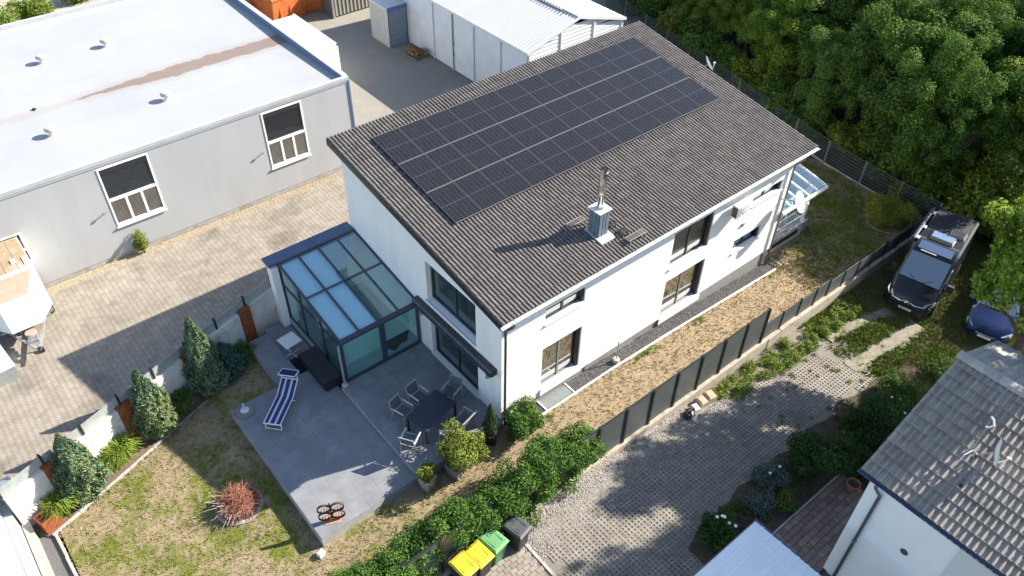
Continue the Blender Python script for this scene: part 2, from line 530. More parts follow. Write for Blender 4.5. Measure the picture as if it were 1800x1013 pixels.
# two worn wheel tracks of pale gravel leading to the van
for yy, sl, x0, x1, lab, wd in ((-4.55, -.18, 13.6, 17.2, 'wheel_track', .30), (-6.15, -.10, 12.9, 17.4, 'wheel_track', .38)):
    mb = MB()
    n = 70
    for i in range(n):
        xa = x0 + (x1 - x0) * i / n; xb = x0 + (x1 - x0) * (i + 1) / n
        def edge(x, s): return yy + sl * (x - 14) + s * (wd + .10 * math.sin(x * 5 + s * 2) + .07 * math.sin(x * 13 + s) + .04 * math.sin(x * 31))
        mb.quad((xa, edge(xa, -1), drivez(xa) + .022), (xb, edge(xb, -1), drivez(xb) + .022), (xb, edge(xb, 1), drivez(xb) + .022), (xa, edge(xa, 1), drivez(xa) + .022))
    tag(mb.build(lab, M('track_gravel_%d' % (yy * -10), (0.29, 0.26, 0.21), (0.17, 0.15, 0.115), scale=9, rough=.95, bump=.8, bscale=60, c3=(.12, .125, .05), scale3=2.2, lo3=.5, hi3=.66)), kind='structure')

# ---- yard sheet under the paving
yard_m = M('yard_bed', (0.115, 0.10, 0.085), (0.09, 0.08, 0.067), scale=12, rough=0.95)
mb = MB()
mb.poly([(-40, wall_y(-40) + .1, YZ - .013), (-3.2, wall_y(-3.2) + .1, YZ - .013), (-3.2, 9.4, YZ - .013), (31, 9.4, YZ - .013), (42, 60, YZ - .013), (-40, 60, YZ - .013)])
yard = mb.build('yard', yard_m); tag(yard, kind='structure')
# rear yard: worn compacted gravel, no separate stones to be seen there
rear_m = M('rear_yard', (0.29, 0.275, 0.24), (0.18, 0.17, 0.15), scale=16, rough=0.95, bump=0.8, bscale=40, c3=(0.27, 0.25, 0.21), scale3=0.7)
mb = MB(); mb.poly([(5.2, 19.5, YZ - .01), (31.5, 19.5, YZ - .01), (40, 59, YZ - .01), (5.2, 59, YZ - .01)])
tag(mb.build('rear_yard', rear_m), kind='structure')

# double-T interlocking paving stones
pav_m = M('paving_stone', (0.30, 0.265, 0.22), (0.235, 0.205, 0.168), scale=1.1, rough=0.9, rnd=0.10, bump=0.3, bscale=90, c3=(0.15, 0.13, 0.108), scale3=0.45, lo3=0.52, hi3=0.74)
def t_stone(px=.205, py=.168, g=.016, h=.03):
    a, b = px / 2 - g / 2, py / 2 - .004
    k = .026
    # I-shaped outline: wide heads at +-y ends, narrow waist
    out = [(-a - k, -b), (a + k, -b), (a + k, -b * .64), (a - k, -b * .36), (a - k, b * .36), (a + k, b * .64), (a + k, b), (-a - k, b), (-a - k, b * .64), (-a + k, b * .36), (-a + k, -b * .36), (-a - k, -b * .64)]
    mb = MB(); mb.add([(x, y, 0) for x, y in out] + [(x, y, -h) for x, y in out], [(0, 1, 2, 11), (11, 2, 3, 10), (10, 3, 4, 9), (9, 4, 5, 8), (8, 5, 6, 7)] + [(12 + i, 12 + (i + 1) % 12, (i + 1) % 12, i) for i in range(12)])
    return mb
# alternate rows are offset so the heads sit in the waists of the neighbours
PX, PY = .205, .168
stone = t_stone()
ii, jj = np.meshgrid(np.arange(-95, 62), np.arange(-30, 85), indexing='ij')
sx = ii.ravel() * PX + 0.0
sy = 8.0 + jj.ravel() * PY + np.where(ii.ravel() % 2, PY / 2, 0)
kk = (sy > wall_y(sx) + .2) & (sy < 17.75) & (sy > np.where(sx > -3.5, 10.0, 0)) & ~((sx > -2.0) & (sy < 11.2)) & (sx > -16) & (sx < 7)
kk |= (sx > 4.4) & (sx < 9) & (sy > 17.0) & (sy < 19.4)
kk &= ~((sx > .5) & (sy < 11.5))
sx, sy = sx[kk], sy[kk]
pz = YZ + RNG.normal(0, .0012, len(sx))
dist = (sx + 11.2) ** 2 + (sy + 13.8) ** 2
infr = (sx > -14.6 + (sy - 7) * .12)
order = np.argsort(np.where(infr, dist, 1e9))
near = order[:300]; rest = order[300:]
sm = stone.mesh('paving_stone', pav_m)
for i in near:
    inst('paving_stone', sm, yard, (sx[i], sy[i], pz[i]))
o = inst('paving_stones', rep_mesh('paving_stones', stone, np.stack([sx[rest], sy[rest], pz[rest]], -1), pav_m), yard)
tag(o, kind='stuff')
# pebble strip along the hall wall
peb_m = M('pale_pebbles', (0.36, 0.30, 0.22), (0.27, 0.22, 0.155), scale=12, rough=.9, rnd=.3)
def stones_stuff(name, n, area, zf, mat, size=(.02, .05), keep=None, rng=RNG):
    x = rng.uniform(area[0], area[1], n); y = rng.uniform(area[2], area[3], n)
    if keep is not None:
        k = keep(x, y); x, y = x[k], y[k]
    n = len(x)
    s = MB(); s.add([(1, 0, .1), (.2, .9, 0), (-.8, .5, .15), (-.7, -.6, 0), (.3, -.95, .1), (.1, .1, .75), (-.2, -.3, .6)],
                    [(0, 1, 5), (1, 2, 5), (2, 6, 5), (2, 3, 6), (3, 4, 6), (4, 0, 5), (4, 5, 6)])
    sc = rng.uniform(size[0], size[1], n)
    return rep_mesh(name, s, np.stack([x, y, zf(x, y)], -1), mat, yaw=rng.uniform(0, 6.28, n), scale=sc[:, None] * np.stack([np.ones(n), rng.uniform(.6, 1, n), rng.uniform(.5, .9, n)], -1))
mb = MB(); mb.box(-14, 5.2, 17.75, 18.28, YZ - .1, YZ - .012); tag(mb.build('pebble_bed', peb_m), kind='structure')
me = stones_stuff('pebbles', 9000, (-14, 5.2, 17.76, 18.26), lambda x, y: np.full(len(x), YZ - .012), peb_m, (.02, .045))
tag(inst('pebbles', me), 'strip of pale pebbles along the foot of the grey hall', 'pebbles', kind='stuff')

# ---- grass grid slabs on the driveway
grid_m = M('grid_slab', (0.27, 0.245, 0.215), (0.205, 0.185, 0.16), scale=2.2, rough=.92, rnd=.10, bump=.3, bscale=80, c3=(0.16, 0.142, 0.118), scale3=.6, lo3=.5, hi3=.75)
def grid_slab(W=.60, D=.40, nx=4, ny=3, h=.05):
    mb = MB()
    g = .006
    cw, cd = (W - 2 * g) / nx, (D - 2 * g) / ny
    for i in range(nx):
        for j in range(ny):
            cx = -W / 2 + g + cw * (i + .5); cy = -D / 2 + g + cd * (j + .5)
            if j % 2: pass
            outer = [(cx - cw / 2, cy - cd / 2), (cx, cy - cd / 2), (cx + cw / 2, cy - cd / 2), (cx + cw / 2, cy), (cx + cw / 2, cy + cd / 2), (cx, cy + cd / 2), (cx - cw / 2, cy + cd / 2), (cx - cw / 2, cy)]
            r = .72
            inner = []
            for k in range(8):
                t = math.radians(-135 + 45 * k)
                inner.append((cx + cw * .355 * math.cos(t), cy + cd * .365 * math.sin(t)))
            vs = [(x, y, 0) for x, y in outer] + [(x, y, 0) for x, y in inner] + [(x, y, -h) for x, y in inner]
            mb.add(vs, [(k, (k + 1) % 8, 8 + (k + 1) % 8, 8 + k) for k in range(8)] + [(8 + k, 8 + (k + 1) % 8, 16 + (k + 1) % 8, 16 + k) for k in range(8)])
    x0, x1, y0, y1 = -W / 2 + g, W / 2 - g, -D / 2 + g, D / 2 - g
    for a, b in (((x0, y0), (x1, y0)), ((x1, y0), (x1, y1)), ((x1, y1), (x0, y1)), ((x0, y1), (x0, y0))):
        mb.quad((*a, -h), (*b, -h), (*b, 0), (*a, 0))
    return mb
gs = grid_slab(); gsm = gs.mesh('grid_slab', grid_m)
cells = []
for i in range(-4, 28):
    for j in range(0, 13):
        x = -1.7 + i * .60 + (.3 if j % 2 else 0); y = -4.15 - j * .40
        if x < -1.95 or x > 13.6 + .8 * math.sin(j * 1.7): continue
        ylim = -8.6 if x < 2 else np.interp(x, [2, 4, 7, 10, 13.5], [-7.1, -6.9, -6.9, -6.7, -7.2])
        if y < ylim + .2 * math.sin(i * 2.1): continue
        top = np.interp(x, [-2, 2, 6, 7.4, 8, 11, 14], [-3.85, -3.9, -4.0, -4.3, -4.5, -4.75, -5.0])
        if y > top - .12 * math.sin(i * 1.3 + 1): continue
        cells.append((x, y))
for x, y in cells[:300]:
    sl = math.atan2(float(drivez(x + .3) - drivez(x - .3)), .6)
    inst('grid_slab', gsm, driveway, (x, y, float(drivez(x)) + RNG.normal(0, .003)), (RNG.normal(0, .004), -sl, RNG.normal(0, .004)))
if len(cells) > 300:
    o = inst('grid_slabs', rep_mesh('grid_slabs', gs, [(x, y, float(drivez(x))) for x, y in cells[300:]], grid_m), driveway); tag(o, kind='stuff')
# loose chippings along the fence foot
chip_m = M('chippings', (0.36, 0.335, 0.31), (0.22, 0.20, 0.18), scale=10, rough=.9, rnd=.35)
me = stones_stuff('chippings', 26000, (-2.6, 7.6, -4.9, -3.36), lambda x, y: drivez(x) - .012, chip_m, (.012, .035),
                  keep=lambda x, y: (RNG.random(len(x)) < np.clip((y + 4.95) / .9, 0.03, 1)))
tag(inst('chippings', me), 'pale stone chippings scattered along the foot of the dark fence', 'chippings', kind='stuff')
# interlocking pavers at the bins and the kerb line beside them
bp_m = M('bin_paver', (0.30, 0.255, 0.21), (0.22, 0.19, 0.16), scale=2, rough=.9, rnd=.14, bump=.3, bscale=80)
bins_pad = MB().box(-9, -2.36, -9.5, -3.3, -.5, -.16).build('bin_pad', M('joint_sand', (.10, .09, .075), rough=1)); tag(bins_pad, kind='structure')
st2 = MB().bbox(-.125, .125, -.072, .072, -.05, 0, .008); st2m = st2.mesh('paver', bp_m)
cnt = 0
for j in range(0, 12):
    for i in range(0, 14):
        x = -2.5 - i * .262 - (.13 if j % 2 else 0); y = -3.45 - j * .156
        if y < -4.6 - 0.35 * (x + 6.0) * .5: continue
        inst('paver', st2m, bins_pad, (x, y, -.115 + RNG.normal(0, .002))); cnt += 1
kerb = tag(bpy.data.objects.new('kerb_line', None), kind='structure'); COL.objects.link(kerb)
kbm = MB().bbox(-.05, .05, -.245, .245, -.2, 0, .008).mesh('kerb_stone', concrete)
for i in range(5): inst('kerb_stone', kbm, kerb, (-2.29, -4.1 - i * .5, -.10))
# ================================================================ TERRACES
slab_m = M('patio_tile', (0.215, 0.222, 0.236), (0.17, 0.176, 0.19), scale=1.4, rough=.6, rnd=.05, c3=(0.255, 0.262, 0.272), scale3=.8, lo3=.55, hi3=.75, spec=.3)
slab_edge = M('patio_edge', (0.36, 0.37, 0.38), (0.27, 0.275, 0.285), scale=3, rough=.7)
joint_m = M('patio_joint', (.09, .09, .092), rough=.95)
def terrace(name, x0, x1, y0, y1, z, zb, tw=.6, td=.6):
    base = MB().box(x0, x1, y0, y1, zb, z - .03).build(name, slab_edge); tag(base, kind='structure')
    nx = max(1, round((x1 - x0) / tw)); ny = max(1, round((y1 - y0) / td))
    w, d = (x1 - x0) / nx, (y1 - y0) / ny
    me = MB().bbox(-w / 2 + .0015, w / 2 - .0015, -d / 2 + .0015, d / 2 - .0015, -.028, 0, .002).mesh('tile', slab_m)
    for i in range(nx):
        for j in range(ny):
            inst('tile', me, base, (x0 + w * (i + .5), y0 + d * (j + .5), z + RNG.normal(0, .0008)))
    return base
terrace('lower_terrace', -7.22, -3.62, -.02, 6.52, .10, -.62)
terrace('upper_terrace', -3.61, -.02, -.14, 4.88, .30, -.45)
terrace('side_path', -5.30, -4.42, 6.53, 9.25, .10, -.6, .88, .9)
terrace('side_landing', -4.40, -3.42, 6.53, 9.6, -.02, -.6, .5, .75)
# bright stone step lying at the front corner of the upper terrace
# ---- bed along the concrete wall with its kerb
mb = MB()
mb.poly([(-13.75, curb_y(-13.75), -.44), (-5.35, curb_y(-5.35), -.44), (-4.4, wall_y(-4.4), -.44), (-14.4, wall_y(-14.4), -.44)])
bed_m = M('planting_bed', (0.20, 0.14, 0.10), (0.11, 0.08, 0.055), scale=14, rough=1, bump=.8, bscale=50)
tag(mb.build('planting_bed', bed_m), kind='structure')
lk = tag(bpy.data.objects.new('lawn_kerb', None), kind='structure'); COL.objects.link(lk)
kst = MB().bbox(-.495, .495, -.045, .045, -.15, .02, .008).mesh('kerb_stone', concrete)
a = math.atan(.353)
for i in range(9):
    t = -13.25 + i * .945
    inst('kerb_stone', kst, lk, (t, curb_y(t), -.40 + (i > 6) * .03), (0, 0, a))
for i in range(6): inst('kerb_stone', kst, lk, (-13.62 + .02 * i, 5.25 - i, -.41), (0, 0, math.radians(-88)))

# ---- gravel drain along the long wall with pale edging
gdark = M('dark_gravel', (0.12, 0.115, 0.115), (0.075, 0.072, 0.075), scale=25, rough=.85, rnd=.55)
def edge_z(x): return lawnz(x) + .03
mb = MB()
for i in range(31):
    xa, xb = .25 + i * .5, .25 + (i + 1) * .5
    mb.quad((xa, -.54, lawnz(xa) + .0), (xb, -.54, lawnz(xb) + .0), (xb, .1, lawnz(xb) + .0), (xa, .1, lawnz(xa) + .0))
tag(mb.build('gravel_bed', gdark), kind='structure')
me = stones_stuff('dark_gravel', 9000, (.3, 15.7, -.53, -.02), lambda x, y: lawnz(x) + .005, gdark, (.02, .04), keep=lambda x, y: ~((x > 1.66) & (x < 3.08)))
tag(inst('dark_gravel', me), 'strip of dark gravel along the foot of the long white wall', 'gravel', kind='stuff')
edging_m = M('pale_edging', (0.66, 0.63, 0.58), (0.55, 0.52, 0.47), scale=6, rough=.85)
ge = tag(bpy.data.objects.new('gravel_edging', None), kind='structure'); COL.objects.link(ge)
es = MB().bbox(-.497, .497, -.04, .04, -.2, .03, .008).mesh('kerb_stone', edging_m)
for i in range(15):
    x = .85 + i
    sl = math.atan2(float(lawnz(x + .5) - lawnz(x - .5)), 1)
    inst('kerb_stone', es, ge, (x, -.585, float(lawnz(x)) + .01), (0, -sl, 0))
inst('kerb_stone', es, ge, (15.78, -.28, float(lawnz(15.78)) + .01), (0, 0, math.pi / 2), (.6, 1, 1))
# glazed light-well cover
lw = thing('light_well', 'frosted glass light-well cover in the gravel below the near window', 'light well', (1.69, -.53, .0))
MB().box(.02, 1.34, .02, .5, -.02, .035).build('pane', M('frosted', (.20, .225, .225), (.17, .19, .19), scale=8, rough=.25), lw)
for x in (0, 1.36): MB().box(x - .025, x + .025, 0, .52, -.05, .06).build('frame', white_pvc, lw)

# ---- bed with shrubs in front of the neighbour's house and the brick path
mb = MB()
n = 30
for i in range(n):
    xa, xb = 1.6 + i * .45, 1.6 + (i + 1) * .45
    def yt(x): return np.interp(x, [1.6, 3, 5, 8, 11, 15.2], [-7.3, -7.15, -7.0, -7.0, -6.9, -7.3]) + .12 * math.sin(x * 3)
    mb.quad((xa, -10.6, drivez(xa) + .02), (xb, -10.6, drivez(xb) + .02), (xb, yt(xb), drivez(xb) + .02), (xa, yt(xa), drivez(xa) + .02))
tag(mb.build('shrub_bed', soil), kind='structure')
path_m = M('brick_path', (0.24, 0.175, 0.145), (0.17, 0.125, 0.105), scale=3, rough=.9, rnd=.22, bump=.3, bscale=70)
path_poly_y0 = lambda x: -8.85
pthm = MB(); pthm.add([(x, y, float(drivez(x)) + o) for o in (-.3, .035) for x, y in ((2.3, -10.55), (8.2, -10.55), (8.2, -8.8), (2.3, -8.8))], [(0, 3, 2, 1), (4, 5, 6, 7), (0, 1, 5, 4), (1, 2, 6, 5), (2, 3, 7, 6), (3, 0, 4, 7)])
pth = pthm.build('path', M('path_joint', (.07, .06, .05), rough=1)); tag(pth, kind='structure')
pvs = [MB().bbox(-w / 2, w / 2, -d / 2, d / 2, -.06, 0, .008).mesh('paver', path_m) for w, d in ((.29, .195), (.195, .195), (.19, .14))]
yy = -8.92
row = 0
while yy > -10.5:
    xx = 2.32 + RNG.uniform(0, .2)
    while xx < 8.0:
        k = int(RNG.integers(0, 2)); w = (.29, .195)[k]
        inst('paver', pvs[k], pth, (xx + w / 2, yy, float(drivez(xx)) + .055 + RNG.normal(0, .004)), (0, 0, RNG.normal(0, .01)))
        xx += w + .012
    yy -= .208; row += 1
pke = MB()
pke.bar((2.3, -8.76, float(drivez(2.3)) + .0), (8.2, -8.76, float(drivez(8.2)) + .0), .07, .14); tag(pke.build('path_edging', concrete), kind='structure')
# ================================================================ WHITE HOUSE
TAN = math.tan(0.1606); RZ0 = 5.4727; SL = 0.1606
HL, HW = 15.35, 9.55
def roofz(y): return RZ0 + TAN * y
def roof_matrix(x, y, off=0.0):
    return None

house = thing('white_house', 'white rendered house with a dark tiled pitched roof in the middle', 'house')

def wall_panel(mb, org, U, V, Nn, u1, v1, holes, depth=.24):
    """rectangular wall face with real openings and reveals; Nn points outwards"""
    us = sorted({0, u1, *[h[0] for h in holes], *[h[1] for h in holes]})
    vs = sorted({0, v1, *[h[2] for h in holes], *[h[3] for h in holes]})
    org, U, V, Nn = Vector(org), Vector(U), Vector(V), Vector(Nn)
    P = lambda u, v, d=0: org + U * u + V * v - Nn * d
    for a, b in zip(us, us[1:]):
        for c, d in zip(vs, vs[1:]):
            mu, mv = (a + b) / 2, (c + d) / 2
            if any(h[0] < mu < h[1] and h[2] < mv < h[3] for h in holes): continue
            mb.quad(P(a, c), P(b, c), P(b, d), P(a, d))
    for a, b, c, d in holes:
        mb.quad(P(a, c), P(b, c), P(b, c, depth), P(a, c, depth))
        mb.quad(P(a, d), P(a, d, depth), P(b, d, depth), P(b, d))
        mb.quad(P(a, c), P(a, c, depth), P(a, d, depth), P(a, d))
        mb.quad(P(b, c), P(b, d), P(b, d, depth), P(b, c, depth))
    return mb

LONG = [(1.87, 3.70, 3.90, 4.58), (1.83, 3.70, .60, 2.68), (8.18, 10.45, 2.95, 4.64), (8.17, 10.50, .30, 2.27), (12.30, 14.10, 1.58, 2.22), (12.90, 14.85, 3.73, 4.22)]
GAB = [(1.37, 4.25, 3.05, 4.87), (1.30, 4.15, .32, 2.42)]
wt = roofz(0) - .24
ZB = -.75
mb = MB()
wall_panel(mb, (0, 0, .28), (1, 0, 0), (0, 0, 1), (0, -1, 0), HL, wt - .28, [(a, b, c - .28, d - .28) for a, b, c, d in LONG])
# gable towards the terrace (x = 0): rectangle plus sloping top
wall_panel(mb, (0, HW, .28), (0, -1, 0), (0, 0, 1), (-1, 0, 0), HW, wt - .28, [(HW - b, HW - a, c - .28, d - .28) for a, b, c, d in GAB])
mb.poly([(0, HW, wt), (0, 0, wt), (0, HW, roofz(HW) - .24)])
mb.poly([(HL, 0, .28), (HL, HW, .28), (HL, HW, roofz(HW) - .24), (HL, 0, wt)])
mb.poly([(HL, HW, .28), (0, HW, .28), (0, HW, roofz(HW) - .24), (HL, HW, roofz(HW) - .24)])
mb.build('wall', white_wall, house)
mb = MB()
mb.quad((0.03, .03, ZB), (HL - .03, .03, ZB), (HL - .03, .03, .28), (.03, .03, .28)); mb.quad((.03, HW, ZB), (.03, .03, ZB), (.03, .03, .28), (.03, HW, .28))
mb.quad((HL - .03, .03, ZB), (HL - .03, HW, ZB), (HL - .03, HW, .28), (HL - .03, .03, .28)); mb.quad((HL, HW, ZB), (0, HW, ZB), (0, HW, .28), (HL, HW, .28))
mb.box(0, HL, 0, .03, .275, .28)
mb.build('plinth', plinth_m, house)

def window(parent, org, U, Nn, w, h, glass, panes=2, fm=anthracite, dep=.20, fw=.07, sill=True, sillm=white_pvc, split=None, name='window'):
    """window set back in its opening: frame, panes, sill are sub-parts"""
    org, U, Nn = Vector(org), Vector(U), Vector(Nn)
    V = Vector((0, 0, 1))
    def bx(mb, u0, u1, v0, v1, d0, d1):
        c = [org + U * u + V * v - Nn * d for d in (d1, d0) for u, v in ((u0, v0), (u1, v0), (u1, v1), (u0, v1))]
        mb.add(c, [(0, 3, 2, 1), (4, 5, 6, 7), (0, 1, 5, 4), (1, 2, 6, 5), (2, 3, 7, 6), (3, 0, 4, 7)])
    fr = MB()
    bx(fr, 0, w, 0, fw, dep - .05, dep + .03); bx(fr, 0, w, h - fw, h, dep - .05, dep + .03)
    bx(fr, 0, fw, fw, h - fw, dep - .05, dep + .03); bx(fr, w - fw, w, fw, h - fw, dep - .05, dep + .03)
    root = fr.build(name, fm, parent)
    edges = [fw + (w - 2 * fw) * i / panes for i in range(panes + 1)] if split is None else split
    for a, b in zip(edges, edges[1:]):
        g = MB(); bx(g, a + .002, b - .002, fw + .002, h - fw - .002, dep - .002, dep + .012); g.build('pane', glass, root)
    mu = MB()
    for e in edges[1:-1]: bx(mu, e - .035, e + .035, fw + .001, h - fw - .001, dep - .042, dep + .02)
    if len(edges) > 2: mu.build('mullion', fm, root)
    if sill:
        s = MB(); bx(s, -.04, w + .04, -.045, -.006, -.07, dep - .06); s.build('sill', sillm, root)
    return root

grey_frame = M('grey_frame', (.20, .205, .21), (.16, .165, .17), scale=3, rough=.45)
for k, (a, b, c, d) in enumerate(LONG):
    window(house, (a, 0, c), (1, 0, 0), (0, -1, 0), b - a, d - c, win_glass, 2, fm=grey_frame if k in (1, 3) else anthracite)
# dark strips on the right of the windows, painting in the shaded reveals
for a, b, c, d in (LONG[0], LONG[1], LONG[2], LONG[3], LONG[4], LONG[5]):
    MB().box(b - .13, b - .004, .06, .16, c + .004, d - .004).build('reveal_shade_strip', dark_metal, house)
window(house, (0, GAB[0][1], GAB[0][2]), (0, -1, 0), (-1, 0, 0), GAB[0][1] - GAB[0][0], GAB[0][3] - GAB[0][2], win_glass_shade, 2, fw=.09, dep=.26, sillm=M('blue_sill', (.45, .5, .56), rough=.4))
dr = window(house, (0, GAB[1][1], GAB[1][2]), (0, -1, 0), (-1, 0, 0), GAB[1][1] - GAB[1][0], GAB[1][3] - GAB[1][2], win_glass_shade, 2, fw=.08, dep=.22, sill=False, name='sliding_door')
MB().box(-.05, .22, GAB[1][0] - .05, GAB[1][1] + .05, .285, .33).build('door_threshold', white_pvc, house)
# boxes below the two tall ground-floor windows
for a, b, c, d in (LONG[1], LONG[3]):
    MB().box(a - .06, b + .1, -.055, -.004, c - .30, c - .05).build('window_apron', white_wall, house)

# ---- roof
RX0, RX1, RY0, RY1 = -.267, 16.194, -.355, 9.894
def rp(x, y, o=0.0):  # point on the tile plane, o metres along the normal
    return (x, y - o * math.sin(SL), roofz(y) + o * math.cos(SL))
mb = MB()
v = [rp(x, y, o) for o in (-.24, -.065) for x, y in ((RX0 + .03, RY0 + .05), (RX1 - .03, RY0 + .05), (RX1 - .03, RY1 - .03), (RX0 + .03, RY1 - .03))]
mb.add(v, [(0, 3, 2, 1), (4, 5, 6, 7), (0, 1, 5, 4), (1, 2, 6, 5), (2, 3, 7, 6), (3, 0, 4, 7)])
roof = mb.build('roof', M('roof_boarding', (.05, .045, .042), rough=.9), house)
NXT, NYT = 55, 30
TW = (RX1 - RX0) / NXT; TE = (RY1 - RY0) / math.cos(SL) / NYT
def tile_mb():
    mb = MB()
    half = [(0, 0), (.040, 0), (.049, .044), (.060, .056), (.093, .060), (.124, .056), (.138, .042), (.1496, .002)]
    prof = [(u, h) for u, h in half] + [(u + .1497, h) for u, h in half[1:]]
    n = len(prof); Lt = TE + .06
    th = .036
    lo = [(u, -.0, h) for u, h in prof]              # lower (eave) end, raised on the tile below
    hi = [(u, Lt, h - .038) for u, h in prof]
    fl = [(u, 0, h - th) for u, h in prof]
    mb.add(lo + hi + fl, [(i, i + 1, n + i + 1, n + i) for i in range(n - 1)] + [(2 * n + i, 2 * n + i + 1, i + 1, i) for i in range(n - 1)])
    b = len(mb.v)
    mb.add([lo[0], hi[0], (0, Lt, -.06), (0, 0, -.03)], [(0, 1, 2, 3)])
    mb.add([lo[-1], hi[-1], (prof[-1][0], Lt, -.06), (prof[-1][0], 0, -.03)], [(3, 2, 1, 0)])
    return mb
tl = tile_mb(); tlm = tl.mesh('roof_tile', tile_m, 30)
pos = []
for j in range(NYT):
    for i in range(NXT):
        pos.append((RX0 + i * TW, RY0 + j * TE * math.cos(SL), roofz(RY0 + j * TE * math.cos(SL))))
pos = np.array(pos)
# tiles wholly beneath the solar panels cannot be seen
hid = (pos[:, 0] > 1.5) & (pos[:, 0] < 14.2) & (pos[:, 1] > 4.1) & (pos[:, 1] < 8.6)
pos = pos[~hid]
d2 = (pos[:, 0] + 11.2) ** 2 + (pos[:, 1] + 13.8) ** 2 + (pos[:, 2] - 22.8) ** 2
od = np.argsort(d2)
for i in od[:300]:
    inst('roof_tile', tlm, roof, pos[i] + np.array([0, 0, RNG.normal(0, .0015)]), (SL + RNG.normal(0, .003), RNG.normal(0, .004), RNG.normal(0, .003)))
R = np.array(Matrix.Rotation(SL, 3, 'X'))
rest = od[300:]
Rm = np.repeat(R[None], len(rest), 0)
o = inst('roof_tiles', rep_mesh('roof_tiles', tl, pos[rest] + RNG.normal(0, .0015, (len(rest), 3)), tile_m, mats=Rm), roof); tag(o, kind='stuff')
# verge boards, fascia, ridge trim
for nm, x0, x1 in (('verge_board', RX0 - .015, RX0 + .025), ('verge_board', RX1 - .025, RX1 + .015)):
    mb = MB(); mb.add([rp(x, y, o) for o in (-.25, -.02) for x, y in ((x0, RY0), (x1, RY0), (x1, RY1), (x0, RY1))], [(0, 3, 2, 1), (4, 5, 6, 7), (0, 1, 5, 4), (1, 2, 6, 5), (2, 3, 7, 6), (3, 0, 4, 7)])
    mb.build(nm, dark_metal, house)
mb = MB(); mb.box(RX0 + .03, RX1 - .03, RY0 + .02, RY0 + .045, roofz(RY0) - .26, roofz(RY0) - .03); mb.build('fascia', white_paint, house)
mb = MB(); mb.box(RX0 + .03, RX1 - .03, RY0 + .045, -.003, roofz(RY0) - .262, roofz(RY0) - .244); mb.build('soffit', white_paint, house)
# gutter: half-round trough
mb = MB()
gy, gz, gr = RY0 - .045, roofz(RY0) - .05, .065
ring = [(gy + gr * math.cos(math.pi + math.pi * k / 8), gz + gr * math.sin(math.pi + math.pi * k / 8)) for k in range(9)]
ring2 = [(gy + (gr - .008) * math.cos(math.pi + math.pi * k / 8), gz + (gr - .008) * math.sin(math.pi + math.pi * k / 8)) for k in range(9)]
loop = ring + ring2[::-1]
mb.loft([[(x, y, z) for y, z in loop] for x in (RX0 - .05, RX1 + .05)])
gut = mb.build('gutter', white_paint, house)
for x in np.arange(.2, 16.2, .9): MB().box(x, x + .03, gy - gr, gy + gr, gz - .002, gz + .008).build('gutter_bracket', zinc, gut)
def downpipe(x, y, m=zinc, zb=-.7, dx=.0):
    mb = MB(); mb.tube([(x, gy, gz - .05), (x, gy, gz - .2), (x, y, gz - .62), (x, y, zb)], .045, 10)
    p = mb.build('downpipe', m, house, True)
    for z in (.9, 2.8, 4.4): MB().cyl((x, y, z), (x, y, z + .04), .055, n=10).build('pipe_clamp', zinc, p)
downpipe(.10, -.08, M('pipe_dark', (.09, .092, .10), rough=.4, metal=.4))
downpipe(15.28, -.09, M('pipe_bright', (.28, .27, .26), rough=.35, metal=.6))
# funnel of the near downpipe and small spotlights under the eave
MB().lathe([(.035, 0), (.06, .06), (.07, .12)], 10, (.22, -.30, 4.98)).build('eave_spotlight', dark_metal, house)

# ---- chimney
ch = MB()
cx0, cx1, cy0, cy1 = 4.80, 5.28, .73, 1.22
zt = 6.72
ch.box(cx0, cx1, cy0, cy1, roofz(cy0) - .15, zt - .04)
slate = M('chimney_cladding', (.14, .17, .21), (.10, .125, .16), scale=5, rough=.5, rnd=.15)
chim = ch.build('chimney', slate, house)
for k in range(3): MB().box(cx0 + .02 + k * .157, cx0 + .145 + k * .157, cy0 - .018, cy0 - .002, roofz(cy0) + .08, zt - .05).build('cladding_panel', slate, chim)
for k in range(3): MB().box(cx0 - .018, cx0 - .002, cy0 + .02 + k * .157, cy0 + .145 + k * .157, roofz(cy0) + .08, zt - .05).build('cladding_panel', slate, chim)
MB().box(cx0 - .05, cx1 + .05, cy0 - .05, cy1 + .05, zt - .04, zt).build('cap_plate', white_paint, chim)
steel = M('polished_steel', (.62, .61, .59), rough=.16, metal=1.0)
pc = ((cx0 + cx1) / 2, (cy0 + cy1) / 2)
MB().lathe([(.135, 0), (.135, .55), (.142, .56), (.142, .60), (.135, .61), (.135, 1.36), (.145, 1.37), (.145, 1.44), (.128, 1.45), (.128, 1.56)], 20, (pc[0], pc[1], zt), caps=False).build('flue_pipe', steel, chim, 40)
MB().lathe([(.122, 0), (.122, .35)], 16, (pc[0], pc[1], zt + 1.2)).build('flue_bore', M('soot', (.01, .01, .01), rough=1), chim)
MB().lathe([(.17, 0), (.15, .03), (.137, .10)], 16, (pc[0], pc[1], zt + .001)).build('pipe_collar', zinc, chim)
fl = MB(); fl.add([rp(x, y, o) for o in (.0, .092) for x, y in ((cx0 - .08, cy0 - .30), (cx1 + .10, cy0 - .30), (cx1 + .10, cy1 + .10), (cx0 - .08, cy1 + .10))], [(0, 3, 2, 1), (4, 5, 6, 7), (0, 1, 5, 4), (1, 2, 6, 5), (2, 3, 7, 6), (3, 0, 4, 7)])
fl.build('flashing', M('lead', (.46, .49, .52), (.38, .4, .43), scale=6, rough=.5, metal=.3), chim)
